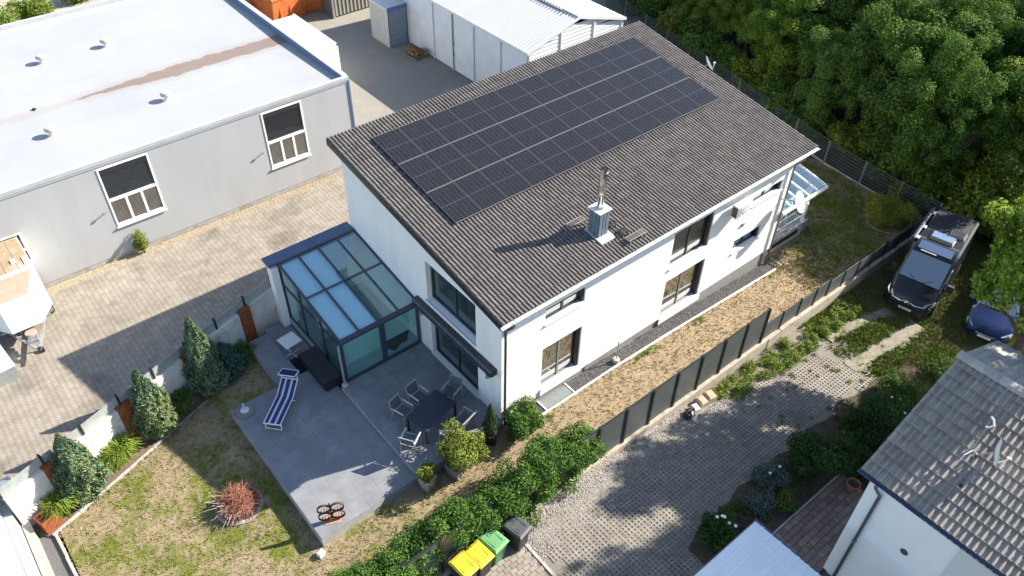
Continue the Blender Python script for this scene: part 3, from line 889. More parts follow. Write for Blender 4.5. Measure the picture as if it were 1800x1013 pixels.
# ---- roof steps for the sweep
stm = M('step_metal', (.20, .19, .18), rough=.6)
blk = M('step_black', (.03, .03, .032), rough=.6)
def roof_step(x, y, L, W, m, nm='roof_step'):
    mb = MB()
    z = roofz(y) + .20
    mb.box(x - L / 2, x + L / 2, y - W / 2, y - W / 2 + .03, z, z + .03); mb.box(x - L / 2, x + L / 2, y + W / 2 - .03, y + W / 2, z, z + .03)
    k = max(3, int(L / .07))
    for i in range(k + 1):
        u = x - L / 2 + L * i / k
        mb.box(u - .011, u + .011, y - W / 2 + .03, y + W / 2 - .03, z, z + .025)
    s = mb.build(nm, m, house)
    b = MB()
    for u in (x - L / 2 + .05, x + L / 2 - .05):
        b.bar((u, y - W / 2, z), (u, y - W / 2, roofz(y - W / 2) + .0), .03); b.bar((u, y + W / 2, z), (u, y + W / 2 + .1, roofz(y + W / 2 + .1)), .03)
    b.build('step_bracket', m, s)
roof_step(4.60, 1.62, .75, .25, stm)
roof_step(5.95, .02, .85, .25, stm)
for x, y in ((5.55, 1.25), (5.62, .92), (5.72, .42)): roof_step(x, y, .34, .22, blk)

# ================================================================ SOLAR PANELS
def pv_material():
    m = bpy.data.materials.new('solar_cells'); m.use_nodes = True
    nt = m.node_tree; N = nt.nodes.new; L = nt.links.new
    bs = nt.nodes['Principled BSDF']
    tc = N('ShaderNodeTexCoord'); sp = N('ShaderNodeSeparateXYZ'); L(tc.outputs['Object'], sp.inputs[0])
    def mt(op, a, b=0.0):
        n = N('ShaderNodeMath'); n.operation = op
        for i, v in enumerate((a, b)):
            if isinstance(v, (int, float)): n.inputs[i].default_value = v
            else: L(v, n.inputs[i])
        return n.outputs[0]
    def line(v, period, width, off=0.0):
        f = mt('FRACT', mt('DIVIDE', mt('ADD', v, off), period))
        dd = mt('MINIMUM', f, mt('SUBTRACT', 1.0, f))
        return mt('LESS_THAN', dd, width / period / 2)
    u, v = sp.outputs[0], sp.outputs[1]
    cl = line(u, (1.134 - .06) / 6, .010, -.03)
    vh = mt('ABSOLUTE', mt('SUBTRACT', v, .861))
    rl = line(vh, (.861 - .03 - .012) / 9, .007, -.012)
    mid = mt('LESS_THAN', vh, .013)
    bus = line(u, (1.134 - .06) / 60, .0016, -.03)
    g = mt('MAXIMUM', mt('MAXIMUM', cl, rl), mid)
    oi = N('ShaderNodeObjectInfo')
    no = N('ShaderNodeTexNoise'); no.inputs['Scale'].default_value = 3.0; L(tc.outputs['Object'], no.inputs['Vector'])
    mx = N('ShaderNodeMix'); mx.data_type = 'RGBA'; L(no.outputs[0], mx.inputs['Factor'])
    mx.inputs[6].default_value = (.006, .0062, .009, 1); mx.inputs[7].default_value = (.011, .0115, .017, 1)
    m2 = N('ShaderNodeMix'); m2.data_type = 'RGBA'; L(mt('MULTIPLY', bus, .25), m2.inputs['Factor']); L(mx.outputs[2], m2.inputs[6]); m2.inputs[7].default_value = (.2, .2, .22, 1)
    m3 = N('ShaderNodeMix'); m3.data_type = 'RGBA'; L(g, m3.inputs['Factor']); L(m2.outputs[2], m3.inputs[6]); m3.inputs[7].default_value = (.065, .065, .072, 1)
    L(m3.outputs[2], bs.inputs['Base Color'])
    bs.inputs['Roughness'].default_value = .22; bs.inputs['Specular IOR Level'].default_value = .2
    bs.inputs['Coat Weight'].default_value = .0; bs.inputs['Coat Roughness'].default_value = .04
    return m
pvm = pv_material()
alu = M('panel_frame', (.14, .14, .145), rough=.5)
PW, PH = 1.134, 1.722
fr = MB(); t = .014
fr.box(0, PW, 0, t, 0, .035); fr.box(0, PW, PH - t, PH, 0, .035); fr.box(0, t, t, PH - t, 0, .035); fr.box(PW - t, PW, t, PH - t, 0, .035)
frm = fr.mesh('frame', alu)
frm.materials.append(M('panel_side_frame', (.05, .05, .055), rough=.4))
for i in range(12, 24): frm.polygons[i].material_index = 1
cem = MB().box(t - .004, PW - t + .004, t - .004, PH - t + .004, .004, .031).mesh('cell_sheet', pvm)
rows = ['bottom', 'middle', 'top']
ordn = ['first', 'second', 'third', 'fourth', 'fifth', 'sixth', 'seventh', 'eighth', 'ninth', 'tenth', 'eleventh', 'twelfth']
for r in range(3):
    for c in range(12):
        s = r * 1.744
        p = thing('solar_panel', 'dark solar panel, %s from the terrace gable end, %s row on the roof' % (ordn[c], rows[r]), 'solar panel',
                  (1.0902 + c * 1.1447, 3.8347 + s * math.cos(SL), 6.2357 - .036 + s * math.sin(SL)), 0, 'solar panels on the house roof')
        p.rotation_euler = (SL, 0, 0)
        inst('frame', frm, p); inst('cell_sheet', cem, p)
rail = thing('mounting_rails', 'aluminium rails carrying the solar panels above the roof tiles', 'rails', (1.09, 3.83, 6.2357 - .036)); rail.rotation_euler = (SL, 0, 0)
for r in range(3):
    for q in (.4, 1.3):
        MB().box(-.05, 13.8, r * 1.744 + q - .02, r * 1.744 + q + .02, -.05, -.002).build('rail', alu, rail)
# ================================================================ CONSERVATORY
cons = thing('conservatory', 'glass conservatory with dark blue-grey frame built against the terrace gable', 'conservatory')
CX0, CX1, CY0, CY1 = -3.36, -.012, 4.92, 9.35
ZF, ZE, ZH = .30, 2.42, 3.14   # floor, front eave, high end
def cz(y): return ZE + (ZH - ZE) * (y - CY0) / (CY1 - CY0)
frame_m = M('conservatory_frame', (.035, .045, .065), (.05, .06, .08), scale=2, rough=.35)
roof_glass = clearglass('roof_glass', (.86, .96, .98), .10)
side_glass = clearglass('side_glass', (.80, .92, .91), .08)
MB().box(CX0, CX1, CY0, CY1 + .4, -.6, ZF).build('floor', M('cons_floor', (.42, .46, .46), (.38, .42, .42), scale=2, rough=.4), cons)
MB().box(CX0 - .02, CX1, CY1, CY1 + .28, ZF - .8, 2.95).build('back_wall', white_wall, cons)
# white wall end at the back left corner
MB().box(CX0 - .30, CX0 - .02, CY1 - .10, CY1 + .30, -.55, 3.0).build('wall_end', white_wall, cons)
# flat capping over the back wall
mb = MB(); mb.box(CX0 - .36, CX1, CY1 - .08, CY1 + .50, 3.10, 3.20); cap = mb.build('roof_cap', M('blue_cap', (.06, .09, .15), (.075, .105, .17), scale=1.5, rough=.3), cons)
MB().box(-1.72, -1.70, CY1 - .085, CY1 + .505, 3.095, 3.206).build('cap_seam', dark_metal, cap)
bw = .07
def cp(x, y, o=0): return (x, y, cz(y) + o)
ncol = 4
xs = [CX0 + (CX1 - CX0) * i / ncol for i in range(ncol + 1)]
ym = (CY0 + CY1) / 2 + .1
for i, x in enumerate(xs):
    xx = min(max(x, CX0 + bw / 2), CX1 - bw / 2)
    MB().bar(cp(xx, CY0, .0), cp(xx, CY1 - .08, .0), bw, .10).build('rafter', frame_m, cons)
for i in range(ncol):
    a, b = xs[i] + bw / 2 + .002, xs[i + 1] - bw / 2 - .002
    for nm, y in (('glazing_bar', ym),):
        MB().bar(cp(a, y), cp(b, y), .06, .09).build(nm, frame_m, cons)
    for y0, y1 in ((CY0 + .08, ym - .032), (ym + .032, CY1 - .14)):
        mb = MB(); mb.add([cp(x, y, o) for o in (.018, .034) for x, y in ((a, y0), (b, y0), (b, y1), (a, y1))], [(0, 3, 2, 1), (4, 5, 6, 7), (0, 1, 5, 4), (1, 2, 6, 5), (2, 3, 7, 6), (3, 0, 4, 7)])
        mb.build('roof_pane', roof_glass, cons)
MB().box(CX0, CX1, CY0 - .05, CY0 + .075, ZE - .16, ZE + .03).build('eave_beam', frame_m, cons)
MB().box(CX0 - .03, CX1, CY0 - .13, CY0 - .052, ZE - .06, ZE + .02).build('gutter', frame_m, cons)
MB().box(CX0, CX1, CY1 - .14, CY1 - .085, cz(CY1) - .14, cz(CY1) + .06).build('ridge_beam', frame_m, cons)
# pale roller blinds drawn under the two left bays
blind = M('blind', (.78, .88, .93), (.74, .85, .90), scale=2, rough=.8, transl=.25)
for i in (0, 1):
    a, b = xs[i] + .05, xs[i + 1] - .05
    mb = MB(); mb.add([cp(x, y, o) for o in (-.09, -.084) for x, y in ((a, CY0 + .1), (b, CY0 + .1), (b, CY1 - .15), (a, CY1 - .15))], [(0, 3, 2, 1), (4, 5, 6, 7), (0, 1, 5, 4), (1, 2, 6, 5), (2, 3, 7, 6), (3, 0, 4, 7)])
    mb.build('roller_blind', blind, cons)
# front: two wide panes and posts
for x0, x1 in ((CX0, CX0 + .10), (-1.72, -1.52), (CX1 - .12, CX1)):
    MB().box(x0, x1, CY0 - .02, CY0 + .07, ZF, ZE - .162).build('post', frame_m, cons)
MB().box(CX0 + .1, CX1 - .12, CY0 - .025, CY0 + .06, ZF, ZF + .09).build('bottom_rail', frame_m, cons)
for x0, x1 in ((CX0 + .103, -1.723), (-1.517, CX1 - .123)):
    MB().box(x0, x1, CY0 + .01, CY0 + .026, ZF + .092, ZE - .165).build('front_pane', side_glass, cons)
screen = M('front_screen', (.62, .76, .74), (.58, .72, .70), scale=2, rough=.8, transl=.2)
for x0, x1, zz in ((CX0 + .11, -1.73, 1.02), (-1.51, CX1 - .13, 1.18)):
    MB().box(x0, x1, CY0 + .10, CY0 + .106, zz, ZE - .17).build('front_screen', screen, cons)
# left side: three bays with a slanted transom and clear lights above
ys = [CY0 + .07, 6.35, 7.85, CY1 - .02]
side_h = 2.05
for k, y in enumerate(ys):
    yy = min(max(y, CY0 + .1), CY1 - .05)
    MB().box(CX0, CX0 + .08, yy - .035, yy + .035, ZF, cz(yy) - .06).build('side_post', frame_m, cons)
for y0, y1 in zip(ys, ys[1:]):
    a, b = y0 + .037, y1 - .037
    MB().box(CX0 + .005, CX0 + .075, a, b, ZF, ZF + .08).build('bottom_rail', frame_m, cons)
    MB().box(CX0 + .005, CX0 + .075, a, b, side_h, side_h + .07).build('transom', frame_m, cons)
    MB().box(CX0 + .03, CX0 + .046, a + .002, b - .002, ZF + .082, side_h - .002).build('side_pane', side_glass, cons)
    mb = MB(); mb.add([(x, y, z) for x in (CX0 + .03, CX0 + .046) for y, z in ((a, side_h + .072), (b, side_h + .072), (b, cz(b) - .06), (a, cz(a) - .06))],
                      [(0, 3, 2, 1), (4, 5, 6, 7), (0, 1, 5, 4), (1, 2, 6, 5), (2, 3, 7, 6), (3, 0, 4, 7)])
    mb.build('side_light', side_glass, cons)
MB().bar((CX0 + .04, CY0, cz(CY0) - .05), (CX0 + .04, CY1 - .1, cz(CY1 - .1) - .05), .075, .07).build('side_rail', frame_m, cons)
# brown fur rug on the floor inside
rug = MB()
pts = [(math.cos(t) * (.62 + .12 * math.sin(3 * t + 1)) , math.sin(t) * (.30 + .07 * math.sin(5 * t))) for t in np.linspace(0, 2 * math.pi, 26)[:-1]]
rug.prism(pts, 0, .05)
o = rug.build('fur_rug', M('brown_fur', (.035, .018, .013), (.06, .03, .02), scale=20, rough=1, bump=.8, bscale=60), None, False, (-.75, 5.55, ZF + .002), (0, 0, .25)); tag(o, 'dark brown fur rug lying inside the conservatory', 'rug')

# ================================================================ TERRACE GABLE FITTINGS
aw = thing('awning_cassette', 'dark awning cassette mounted across the gable above the sliding door', 'awning', (0, 0, 0))
sec = [(-.02, 2.52), (-.20, 2.50), (-.27, 2.56), (-.28, 2.68), (-.22, 2.75), (-.02, 2.77)]
mb = MB(); mb.loft([[(x, y, z) for x, z in sec] for y in (.25, 4.88)]); mb.build('casing', anthracite, aw)
mb = MB(); mb.loft([[(x - .012, y, z - .02) for x, z in ((-.2, 2.47), (-.28, 2.53), (-.29, 2.62), (-.26, 2.62), (-.25, 2.54), (-.19, 2.5))] for y in (.27, 4.86)]); mb.build('front_bar', frame_m, aw)
for y in (.22, 4.88):
    MB().extrude([(x, y, z) for x, z in sec], (0, .03, 0)).build('end_cap', dark_metal, aw)
for y, lab in ((.62, 'round grey wall lamp below the outer end of the awning cassette'), (4.62, 'round grey wall lamp between conservatory and sliding door')):
    l = thing('wall_lamp', lab, 'wall lamp', (0, y, 2.12), 0, 'wall lamps on the gable')
    MB().cyl((0, 0, 0), (-.03, 0, 0), .07, n=14).build('back_plate', zinc, l)
    MB().sphere((-.11, 0, 0), .085, 14, 8).build('globe', M('lamp_grey', (.22, .23, .24), rough=.3, metal=.4), l, True)
    MB().cyl((-.03, 0, 0), (-.06, 0, 0), .03, n=8).build('neck', zinc, l)

# ================================================================ RIGHT END OF THE HOUSE
ac = thing('air_conditioner', 'white air-conditioner outdoor unit fixed high on the long wall', 'air conditioner', (11.35, -.05, 4.02))
MB().bbox(0, .82, -.36, -.08, 0, .56, .02).build('casing', white_pvc, ac)
MB().cyl((.52, -.362, .28), (.52, -.375, .28), .21, n=24).build('fan_guard', M('fan_grey', (.55, .55, .54), rough=.5), ac)
MB().cyl((.52, -.376, .28), (.52, -.382, .28), .07, n=14).build('fan_hub', white_pvc, ac)
for k in range(9): MB().box(.02, .24, -.366, -.3605, .06 + k * .05, .085 + k * .05).build('grille_slat', M('grille_dark', (.08, .08, .085), rough=.6) if k == 0 else bpy.data.materials['grille_dark'], ac)
for x in (.1, .68): MB().box(x, x + .04, -.38, -.0, -.05, -.005).build('bracket', zinc, ac)
MB().box(-.012, -.001, -.34, -.10, .06, .50).build('side_grille', bpy.data.materials['grille_dark'], ac)
# satellite dish at the far corner
def dish_mesh(r=.42, d=.10, n=28, m=6):
    mb = MB()
    for side, off in ((1, 0), (-1, -.012)):
        rings = [[(r * k / m * math.cos(2 * math.pi * i / n), r * 1.08 * k / m * math.sin(2 * math.pi * i / n), d * (k / m) ** 2 + off) for i in range(n)] for k in range(m + 1)]
        vs = [p for q in rings for p in q]
        fs = [(a * n + i, a * n + (i + 1) % n, (a + 1) * n + (i + 1) % n, (a + 1) * n + i) for a in range(m) for i in range(n)]
        mb.add(vs, [f if side > 0 else f[::-1] for f in fs])
    return mb
def dish(name, label, loc, aim, wallpt, m=white_paint, scale=1.0):
    """aim: direction the bowl faces"""
    t = thing(name, label, 'satellite dish', loc)
    q = Vector(aim).to_track_quat('Z', 'Y')
    o = dish_mesh().build('bowl', m, t, True); o.rotation_euler = q.to_euler(); o.scale = (scale,) * 3
    a = Vector(aim).normalized()
    low = q @ Vector((0, -.44 * scale, .06))
    foc = a * (.42 * scale) + q @ Vector((0, -.10, 0))
    MB().tube([tuple(low), tuple(foc)], .014, 6).build('feed_arm', galv, t)
    MB().cyl(tuple(foc), tuple(foc + Vector((0, 0, .0)) - a * .10), .035, n=10).build('receiver', white_pvc, t)
    if wallpt: 
        w = Vector(wallpt) - Vector(loc)
        MB().tube([tuple(-a * .02), tuple(Vector((w.x * .6, w.y * .6, w.z - .0))), tuple(w)], .022, 8).build('mast', galv, t)
    return t
dish('satellite_dish', 'large white satellite dish on the corner of the house by the porch', (15.55, -.55, 3.05), (.25, -.9, .52), (15.1, .0, 3.1), M('dish_cream', (.78, .76, .71), rough=.5), 1.05)
dish('satellite_dish', 'small pale satellite dish peeking over the far roof edge', (16.75, 6.1, 6.3), (.75, -.5, .5), (15.36, 6.1, 5.9), M('dish_pale', (.62, .64, .66), rough=.45), .8)
# flue grille on the wall
vg = thing('wall_vent', 'small grey vent hood on the long wall above the small window', 'vent', (12.6, 0, 2.95))
MB().box(-.07, .07, -.05, -.002, -.08, .08).build('body', zinc, vg); MB().box(-.08, .08, -.09, -.052, .04, .09).build('hood', zinc, vg)

# raised porch with glazed canopy
por = thing('porch', 'raised concrete porch under a white-framed glass canopy at the far end', 'porch')
px0, px1, py0, py1 = 15.37, 18.35, .28, 3.4
MB().box(px0, px1, py0, py1, -.95, .12).build('deck_base', concrete_pale, por)
MB().box(px0 - .0, px1 + .05, py0 - .05, py1, .122, .20).build('deck', M('deck_grey', (.27, .27, .28), (.22, .22, .23), scale=6, rough=.8), por)
MB().box(px0 + .3, px1 - .35, py0 - .03, py0 - .002, -.30, -.06).build('dark_slot', dark_metal, por)
MB().box(px1 + .06, px1 + .6, py0 + .1, py0 + .9, -.9, -.05).build('step', concrete, por)
def pz_(y): return 2.30 + (y - py0 + .35) * .20
for x in (px0 + .1, px1 - .1):
    MB().box(x - .06, x + .06, py0, py0 + .12, .2, 2.22).build('post', white_paint, por)
n = 6
for k in range(n):
    x = px0 + .04 + (px1 + .25 - px0) * k / (n - 1)
    MB().bar((x, py0 - .35, pz_(py0 - .35)), (x, py1, pz_(py1)), .06, .09).build('rafter', white_paint, por)
    if k < n - 1:
        xa, xb = x + .034, px0 + .04 + (px1 + .25 - px0) * (k + 1) / (n - 1) - .034
        mb = MB(); mb.add([(xx, y, pz_(y) + o) for o in (.01, .022) for xx, y in ((xa, py0 - .33), (xb, py0 - .33), (xb, py1 - .02), (xa, py1 - .02))], [(0, 3, 2, 1), (4, 5, 6, 7), (0, 1, 5, 4), (1, 2, 6, 5), (2, 3, 7, 6), (3, 0, 4, 7)])
        mb.build('roof_pane', clearglass('porch_glass', (.80, .90, .92), .16) if k == 0 else bpy.data.materials['porch_glass'], por)
MB().box(px0 + .0, px1 + .33, py0 - .46, py0 - .36, 2.17, 2.31).build('gutter', white_paint, por)
MB().box(px0, px1, py0 - .02, py0 + .1, 2.1, 2.22).build('beam', white_paint, por)
rl = MB(); 
for z in (.62, 1.1): rl.bar((px0 + .16, py0 + .06, z), (px1 - .16, py0 + .06, z), .035)
rl.build('railing', white_paint, por)
def plastic_chair(loc, rz, lab):
    t = thing('plastic_chair', lab, 'chair', loc, rz, 'white chairs on the porch')
    m = white_pvc
    MB().bbox(-.24, .24, -.24, .22, .40, .44, .01).build('seat', m, t)
    b = MB(); b.add([(-.22, .2, .44), (.22, .2, .44), (.25, .33, .86), (-.25, .33, .86), (-.22, .23, .44), (.22, .23, .44), (.25, .36, .86), (-.25, .36, .86)], [(0, 1, 2, 3), (7, 6, 5, 4), (0, 4, 5, 1), (1, 5, 6, 2), (2, 6, 7, 3), (3, 7, 4, 0)]); b.build('backrest', m, t)
    for sx in (-1, 1):
        MB().tube([(sx * .26, -.22, .42), (sx * .28, -.22, .64), (sx * .28, .24, .66)], .02, 6).build('armrest', m, t)
        for sy in (-1, 1): MB().cyl((sx * .22, sy * .2, .4), (sx * .26, sy * .24, 0), .022, .018, 6).build('leg', m, t)
plastic_chair((15.95, .85, .2), 2.6, 'white plastic chair on the porch nearest the house corner')
plastic_chair((16.65, .95, .2), 2.9, 'white plastic chair in the middle of the porch')
plastic_chair((17.75, 1.15, .2), -2.6, 'white plastic chair at the outer end of the porch')
# dark gravel patch behind the porch
mb = MB(); mb.poly([(18.2, 3.2, -.60), (20.3, 3.0, -.61), (22.2, 5.2, -.61), (21.5, 7.5, -.61), (18.2, 7.5, -.6)])
tag(mb.build('gravel_patch', gdark), kind='structure')
# ================================================================ TERRACE FURNITURE
TU, TL = .302, .102
alu_w = M('chair_frame', (.50, .49, .47), rough=.35, metal=.5)
sling = M('chair_sling', (.10, .11, .135), (.085, .095, .12), scale=30, rough=.8)
def sling_chair(x, y, rz, lab):
    t = thing('garden_chair', lab, 'chair', (x, y, TU), rz, 'sling chairs around the dark dining table')
    MB().box(-.24, .24, -.22, .24, .41, .425).build('seat', sling, t)
    b = MB(); b.add([(-.23, .25, .46), (.23, .25, .46), (.23, .36, .90), (-.23, .36, .90), (-.23, .262, .46), (.23, .262, .46), (.23, .372, .90), (-.23, .372, .90)], [(0, 1, 2, 3), (7, 6, 5, 4), (0, 4, 5, 1), (1, 5, 6, 2), (2, 6, 7, 3), (3, 7, 4, 0)]); b.build('backrest', sling, t)
    for s in (-1, 1):
        MB().tube([(s * .26, -.26, 0), (s * .26, -.24, .64), (s * .26, .28, .65)], .018, 6).build('front_leg', alu_w, t)
        MB().tube([(s * .26, .34, 0), (s * .26, .25, .42), (s * .25, .37, .92)], .018, 6).build('rear_leg', alu_w, t)
        MB().bbox(s * .265 - .028, s * .265 + .028, -.26, .22, .655, .68, .006).build('armrest', alu_w, t)
    mb = MB(); mb.bar((-.26, -.24, .42), (.26, -.24, .42), .025); mb.bar((-.26, .25, .42), (.26, .25, .42), .025); mb.bar((-.25, .37, .91), (.25, .37, .91), .025); mb.build('cross_bar', alu_w, t)
    return t
TR = math.radians(14)
dt = thing('dining_table', 'dark rectangular dining table on the upper terrace', 'table', (-1.98, 1.40, TU), TR)
MB().bbox(-.80, .80, -.50, .50, .70, .735, .006).build('tabletop', M('table_top', (.022, .028, .045), (.03, .036, .055), scale=3, rough=.3), dt)
MB().box(-.76, .76, -.46, .46, .63, .698).build('apron', dark_metal, dt)
for sx in (-1, 1):
    for sy in (-1, 1): MB().box(sx * .74 - .035, sx * .74 + .035, sy * .44 - .035, sy * .44 + .035, 0, .63).build('leg', dark_metal, dt)
def at_table(u, v): 
    c, s = math.cos(TR), math.sin(TR); return -1.98 + u * c - v * s, 1.40 + u * s + v * c
x, y = at_table(-.48, .92); sling_chair(x, y, TR + .05, 'grey sling chair on the far side of the dining table, nearer the step')
x, y = at_table(.34, .90); sling_chair(x, y, TR - .05, 'grey sling chair on the far side of the dining table, nearer the door')
x, y = at_table(1.22, .12); sling_chair(x, y, TR - 1.45, 'grey sling chair at the table end towards the white wall')
x, y = at_table(-1.22, -.12); sling_chair(x, y, TR + 1.9, 'grey sling chair at the table end beside the terrace step')
bx, by = at_table(.20, -.98)
be = thing('garden_bench', 'grey slung bench with armrests beside the dining table and bush', 'bench', (bx, by, TU), TR + math.pi)
MB().box(-.62, .62, -.2, .24, .41, .425).build('seat', sling, be)
b = MB(); b.add([(-.61, .25, .46), (.61, .25, .46), (.61, .38, .88), (-.61, .38, .88), (-.61, .262, .46), (.61, .262, .46), (.61, .392, .88), (-.61, .392, .88)], [(0, 1, 2, 3), (7, 6, 5, 4), (0, 4, 5, 1), (1, 5, 6, 2), (2, 6, 7, 3), (3, 7, 4, 0)]); b.build('backrest', sling, be)
for s in (-1, 1):
    MB().tube([(s * .65, -.26, 0), (s * .65, -.24, .64), (s * .65, .28, .65)], .02, 6).build('front_leg', alu_w, be)
    MB().tube([(s * .65, .36, 0), (s * .65, .25, .42), (s * .64, .40, .90)], .02, 6).build('rear_leg', alu_w, be)
mb = MB(); mb.bar((-.65, -.24, .42), (.65, -.24, .42), .03); mb.bar((-.64, .395, .89), (.64, .395, .89), .04); mb.build('cross_bar', alu_w, be)

# square white table
wt_ = thing('cafe_table', 'small square white table on a cross base beside the conservatory', 'table', (-4.12, 7.75, -.018), .12)
MB().bbox(-.34, .34, -.34, .34, .74, .77, .006).build('tabletop', white_paint, wt_)
MB().cyl((0, 0, .05), (0, 0, .74), .035, n=10).build('column', zinc, wt_)
mb = MB(); mb.bar((-.30, 0, .03), (.30, 0, .03), .06, .05); mb.bar((0, -.30, .03), (0, -.032, .03), .06, .05); mb.bar((0, .032, .03), (0, .30, .03), .06, .05); mb.build('cross_foot', alu_w, wt_)
o = MB().bbox(-4.38, -3.60, 6.62, 7.50, -.018, .0, .004).build('door_mat', M('mat_black', (.012, .012, .013), rough=1)); tag(o, 'black mat on the sunken landing beside the conservatory', 'mat')
sb = thing('storage_bench', 'long black storage bench against the conservatory side', 'bench', (-3.80, 6.00, TL), 0)
blkm = M('bench_black', (.012, .013, .016), (.02, .021, .026), scale=6, rough=.6)
MB().bbox(-.33, .33, -.90, .95, .06, .50, .02).build('box', blkm, sb); MB().bbox(-.35, .35, -.92, .97, .502, .56, .02).build('lid', blkm, sb)
for x in (-.28, .28):
    for y in (-.82, .88): MB().box(x - .03, x + .03, y - .03, y + .03, 0, .06).build('foot', blkm, sb)
rd = thing('rain_downspout', 'grey downspout with pale foot at the front corner of the conservatory', 'downspout', (-3.46, 4.84, .30))
MB().cyl((0, 0, .0), (0, 0, 2.05), .04, n=10).build('pipe', M('spout', (.24, .28, .34), rough=.4), rd); MB().bbox(-.10, .10, -.10, .10, .0, .05, .01).build('foot', concrete_pale, rd)

# sun lounger
def stripe_mat():
    m = bpy.data.materials.new('striped_canvas'); m.use_nodes = True
    nt = m.node_tree; N = nt.nodes.new; L = nt.links.new; bs = nt.nodes['Principled BSDF']; bs.inputs['Roughness'].default_value = .85
    tc = N('ShaderNodeTexCoord'); sp = N('ShaderNodeSeparateXYZ'); L(tc.outputs['Object'], sp.inputs[0])
    r = N('ShaderNodeValToRGB'); r.color_ramp.interpolation = 'CONSTANT'
    mr = N('ShaderNodeMapRange'); mr.inputs[1].default_value = -.28; mr.inputs[2].default_value = .28; L(sp.outputs[1], mr.inputs[0]); L(mr.outputs[0], r.inputs[0])
    blue, pale = (.018, .035, .16, 1), (.52, .50, .48, 1)
    e = r.color_ramp.elements
    e[0].position = 0; e[0].color = blue; e[1].position = .22; e[1].color = pale
    for p, c in ((.36, blue), (.62, pale), (.76, blue)):
        q = e.new(p); q.color = c
    L(r.outputs[0], bs.inputs['Base Color']); return m
canvas = stripe_mat()
navy = M('navy_canvas', (.016, .022, .10), rough=.85)
hx, hy = -5.02, 6.02; fx, fy = -6.42, 4.78
lz = math.atan2(fy - hy, fx - hx)
lo_ = thing('sun_lounger', 'blue and white striped sun lounger with a canopy on the lower terrace', 'sun lounger', (hx, hy, TL), lz)
LL = math.hypot(fx - hx, fy - hy)
def strip(u0, z0, u1, z1, w=.27):
    mb = MB(); mb.add([(u0, -w, z0), (u1, -w, z1), (u1, w, z1), (u0, w, z0), (u0, -w, z0 - .012), (u1, -w, z1 - .012), (u1, w, z1 - .012), (u0, w, z0 - .012)], [(0, 1, 2, 3), (7, 6, 5, 4), (0, 4, 5, 1), (1, 5, 6, 2), (2, 6, 7, 3), (3, 7, 4, 0)]); return mb
strip(.62, .33, LL, .33).build('seat', canvas, lo_)
strip(.0, .62, .61, .335).build('backrest', canvas, lo_)
fw_ = M('lounger_frame', (.72, .72, .70), rough=.35)
for s in (-1, 1):
    MB().tube([(.55, s * .30, .32), (LL + .02, s * .30, .32)], .02, 8).build('side_rail', fw_, lo_)
    MB().tube([(-.02, s * .30, .63), (.58, s * .30, .34)], .02, 8).build('back_rail', fw_, lo_)
    MB().tube([(LL - .12, s * .29, .31), (LL - .04, s * .29, 0)], .02, 8).build('leg', fw_, lo_)
    MB().tube([(.70, s * .29, .31), (.50, s * .29, 0)], .02, 8).build('leg', fw_, lo_)
mb = MB(); mb.bar((LL, -.30, .32), (LL, .30, .32), .035); mb.bar((0, -.30, .63), (0, .30, .63), .035); mb.bar((LL - .04, -.29, .015), (LL - .04, .29, .015), .03); mb.bar((.5, -.29, .015), (.5, .29, .015), .03); mb.build('cross_bar', fw_, lo_)
sh = MB(); sh.add([(-.22, -.30, .86), (.18, -.30, .98), (.18, .30, .98), (-.22, .30, .86), (-.22, -.30, .85), (.18, -.30, .97), (.18, .30, .97), (-.22, .30, .85)], [(0, 1, 2, 3), (7, 6, 5, 4), (0, 4, 5, 1), (1, 5, 6, 2), (2, 6, 7, 3), (3, 7, 4, 0)])
shd = sh.build('sunshade', navy, lo_)
mb = MB()
for a, b in (((-.22, -.31, .855), (.18, -.31, .975)), ((-.22, .31, .855), (.18, .31, .975)), ((-.22, -.31, .855), (-.22, .31, .855)), ((.18, -.31, .975), (.18, .31, .975))): mb.bar(a, b, .025)
for s in (-1, 1): mb.bar((0, s * .31, .62), (0, s * .31, .915), .022)
mb.build('shade_frame', fw_, shd)

# parasol base
pb = thing('stone_weight', 'round stone parasol weight on the outer corner of the lower terrace', 'parasol weight', (-6.82, 6.18, TL))
MB().lathe([(.34, 0), (.345, .05), (.33, .07)], 28).build('base_plate', M('granite', (.20, .20, .20), (.14, .14, .145), scale=30, rough=.7), pb)
MB().lathe([(.16, .07), (.10, .09), (.035, .11), (.03, .42)], 16).build('stem', M('stem_pale', (.55, .56, .56), rough=.4), pb)
# rusty ring sculpture
sc_ = thing('ring_sculpture', 'rusty ornament of four linked steel rings at the terrace tip', 'sculpture', (-6.60, .36, TL), math.radians(-26))
MB().box(-.26, .26, -.16, .16, 0, .012).build('base_plate', M('rust_pale', (.42, .24, .16), (.34, .18, .11), scale=8, rough=.8), sc_)
rustd = M('rust_dark', (.065, .026, .016), (.10, .04, .022), scale=12, rough=.8)
def ringband(cx, cz_, r=.20, y0=-.12, y1=.12, th=.012, n=26, a0=0, sx=1.0):
    mb = MB(); rings = []
    for k in range(n):
        t = 2 * math.pi * k / n
        c, s = math.cos(t), math.sin(t)
        rings.append([(cx + sx * r * c, y0, cz_ + r * s), (cx + sx * r * c, y1, cz_ + r * s), (cx + sx * (r - th) * c, y1, cz_ + (r - th) * s), (cx + sx * (r - th) * c, y0, cz_ + (r - th) * s)])
    rings.append(rings[0])
    n4 = 4
    vs = [p for r_ in rings for p in r_]
    mb.add(vs, [(i * 4 + k, i * 4 + (k + 1) % 4, (i + 1) * 4 + (k + 1) % 4, (i + 1) * 4 + k) for i in range(len(rings) - 1) for k in range(4)])
    return mb
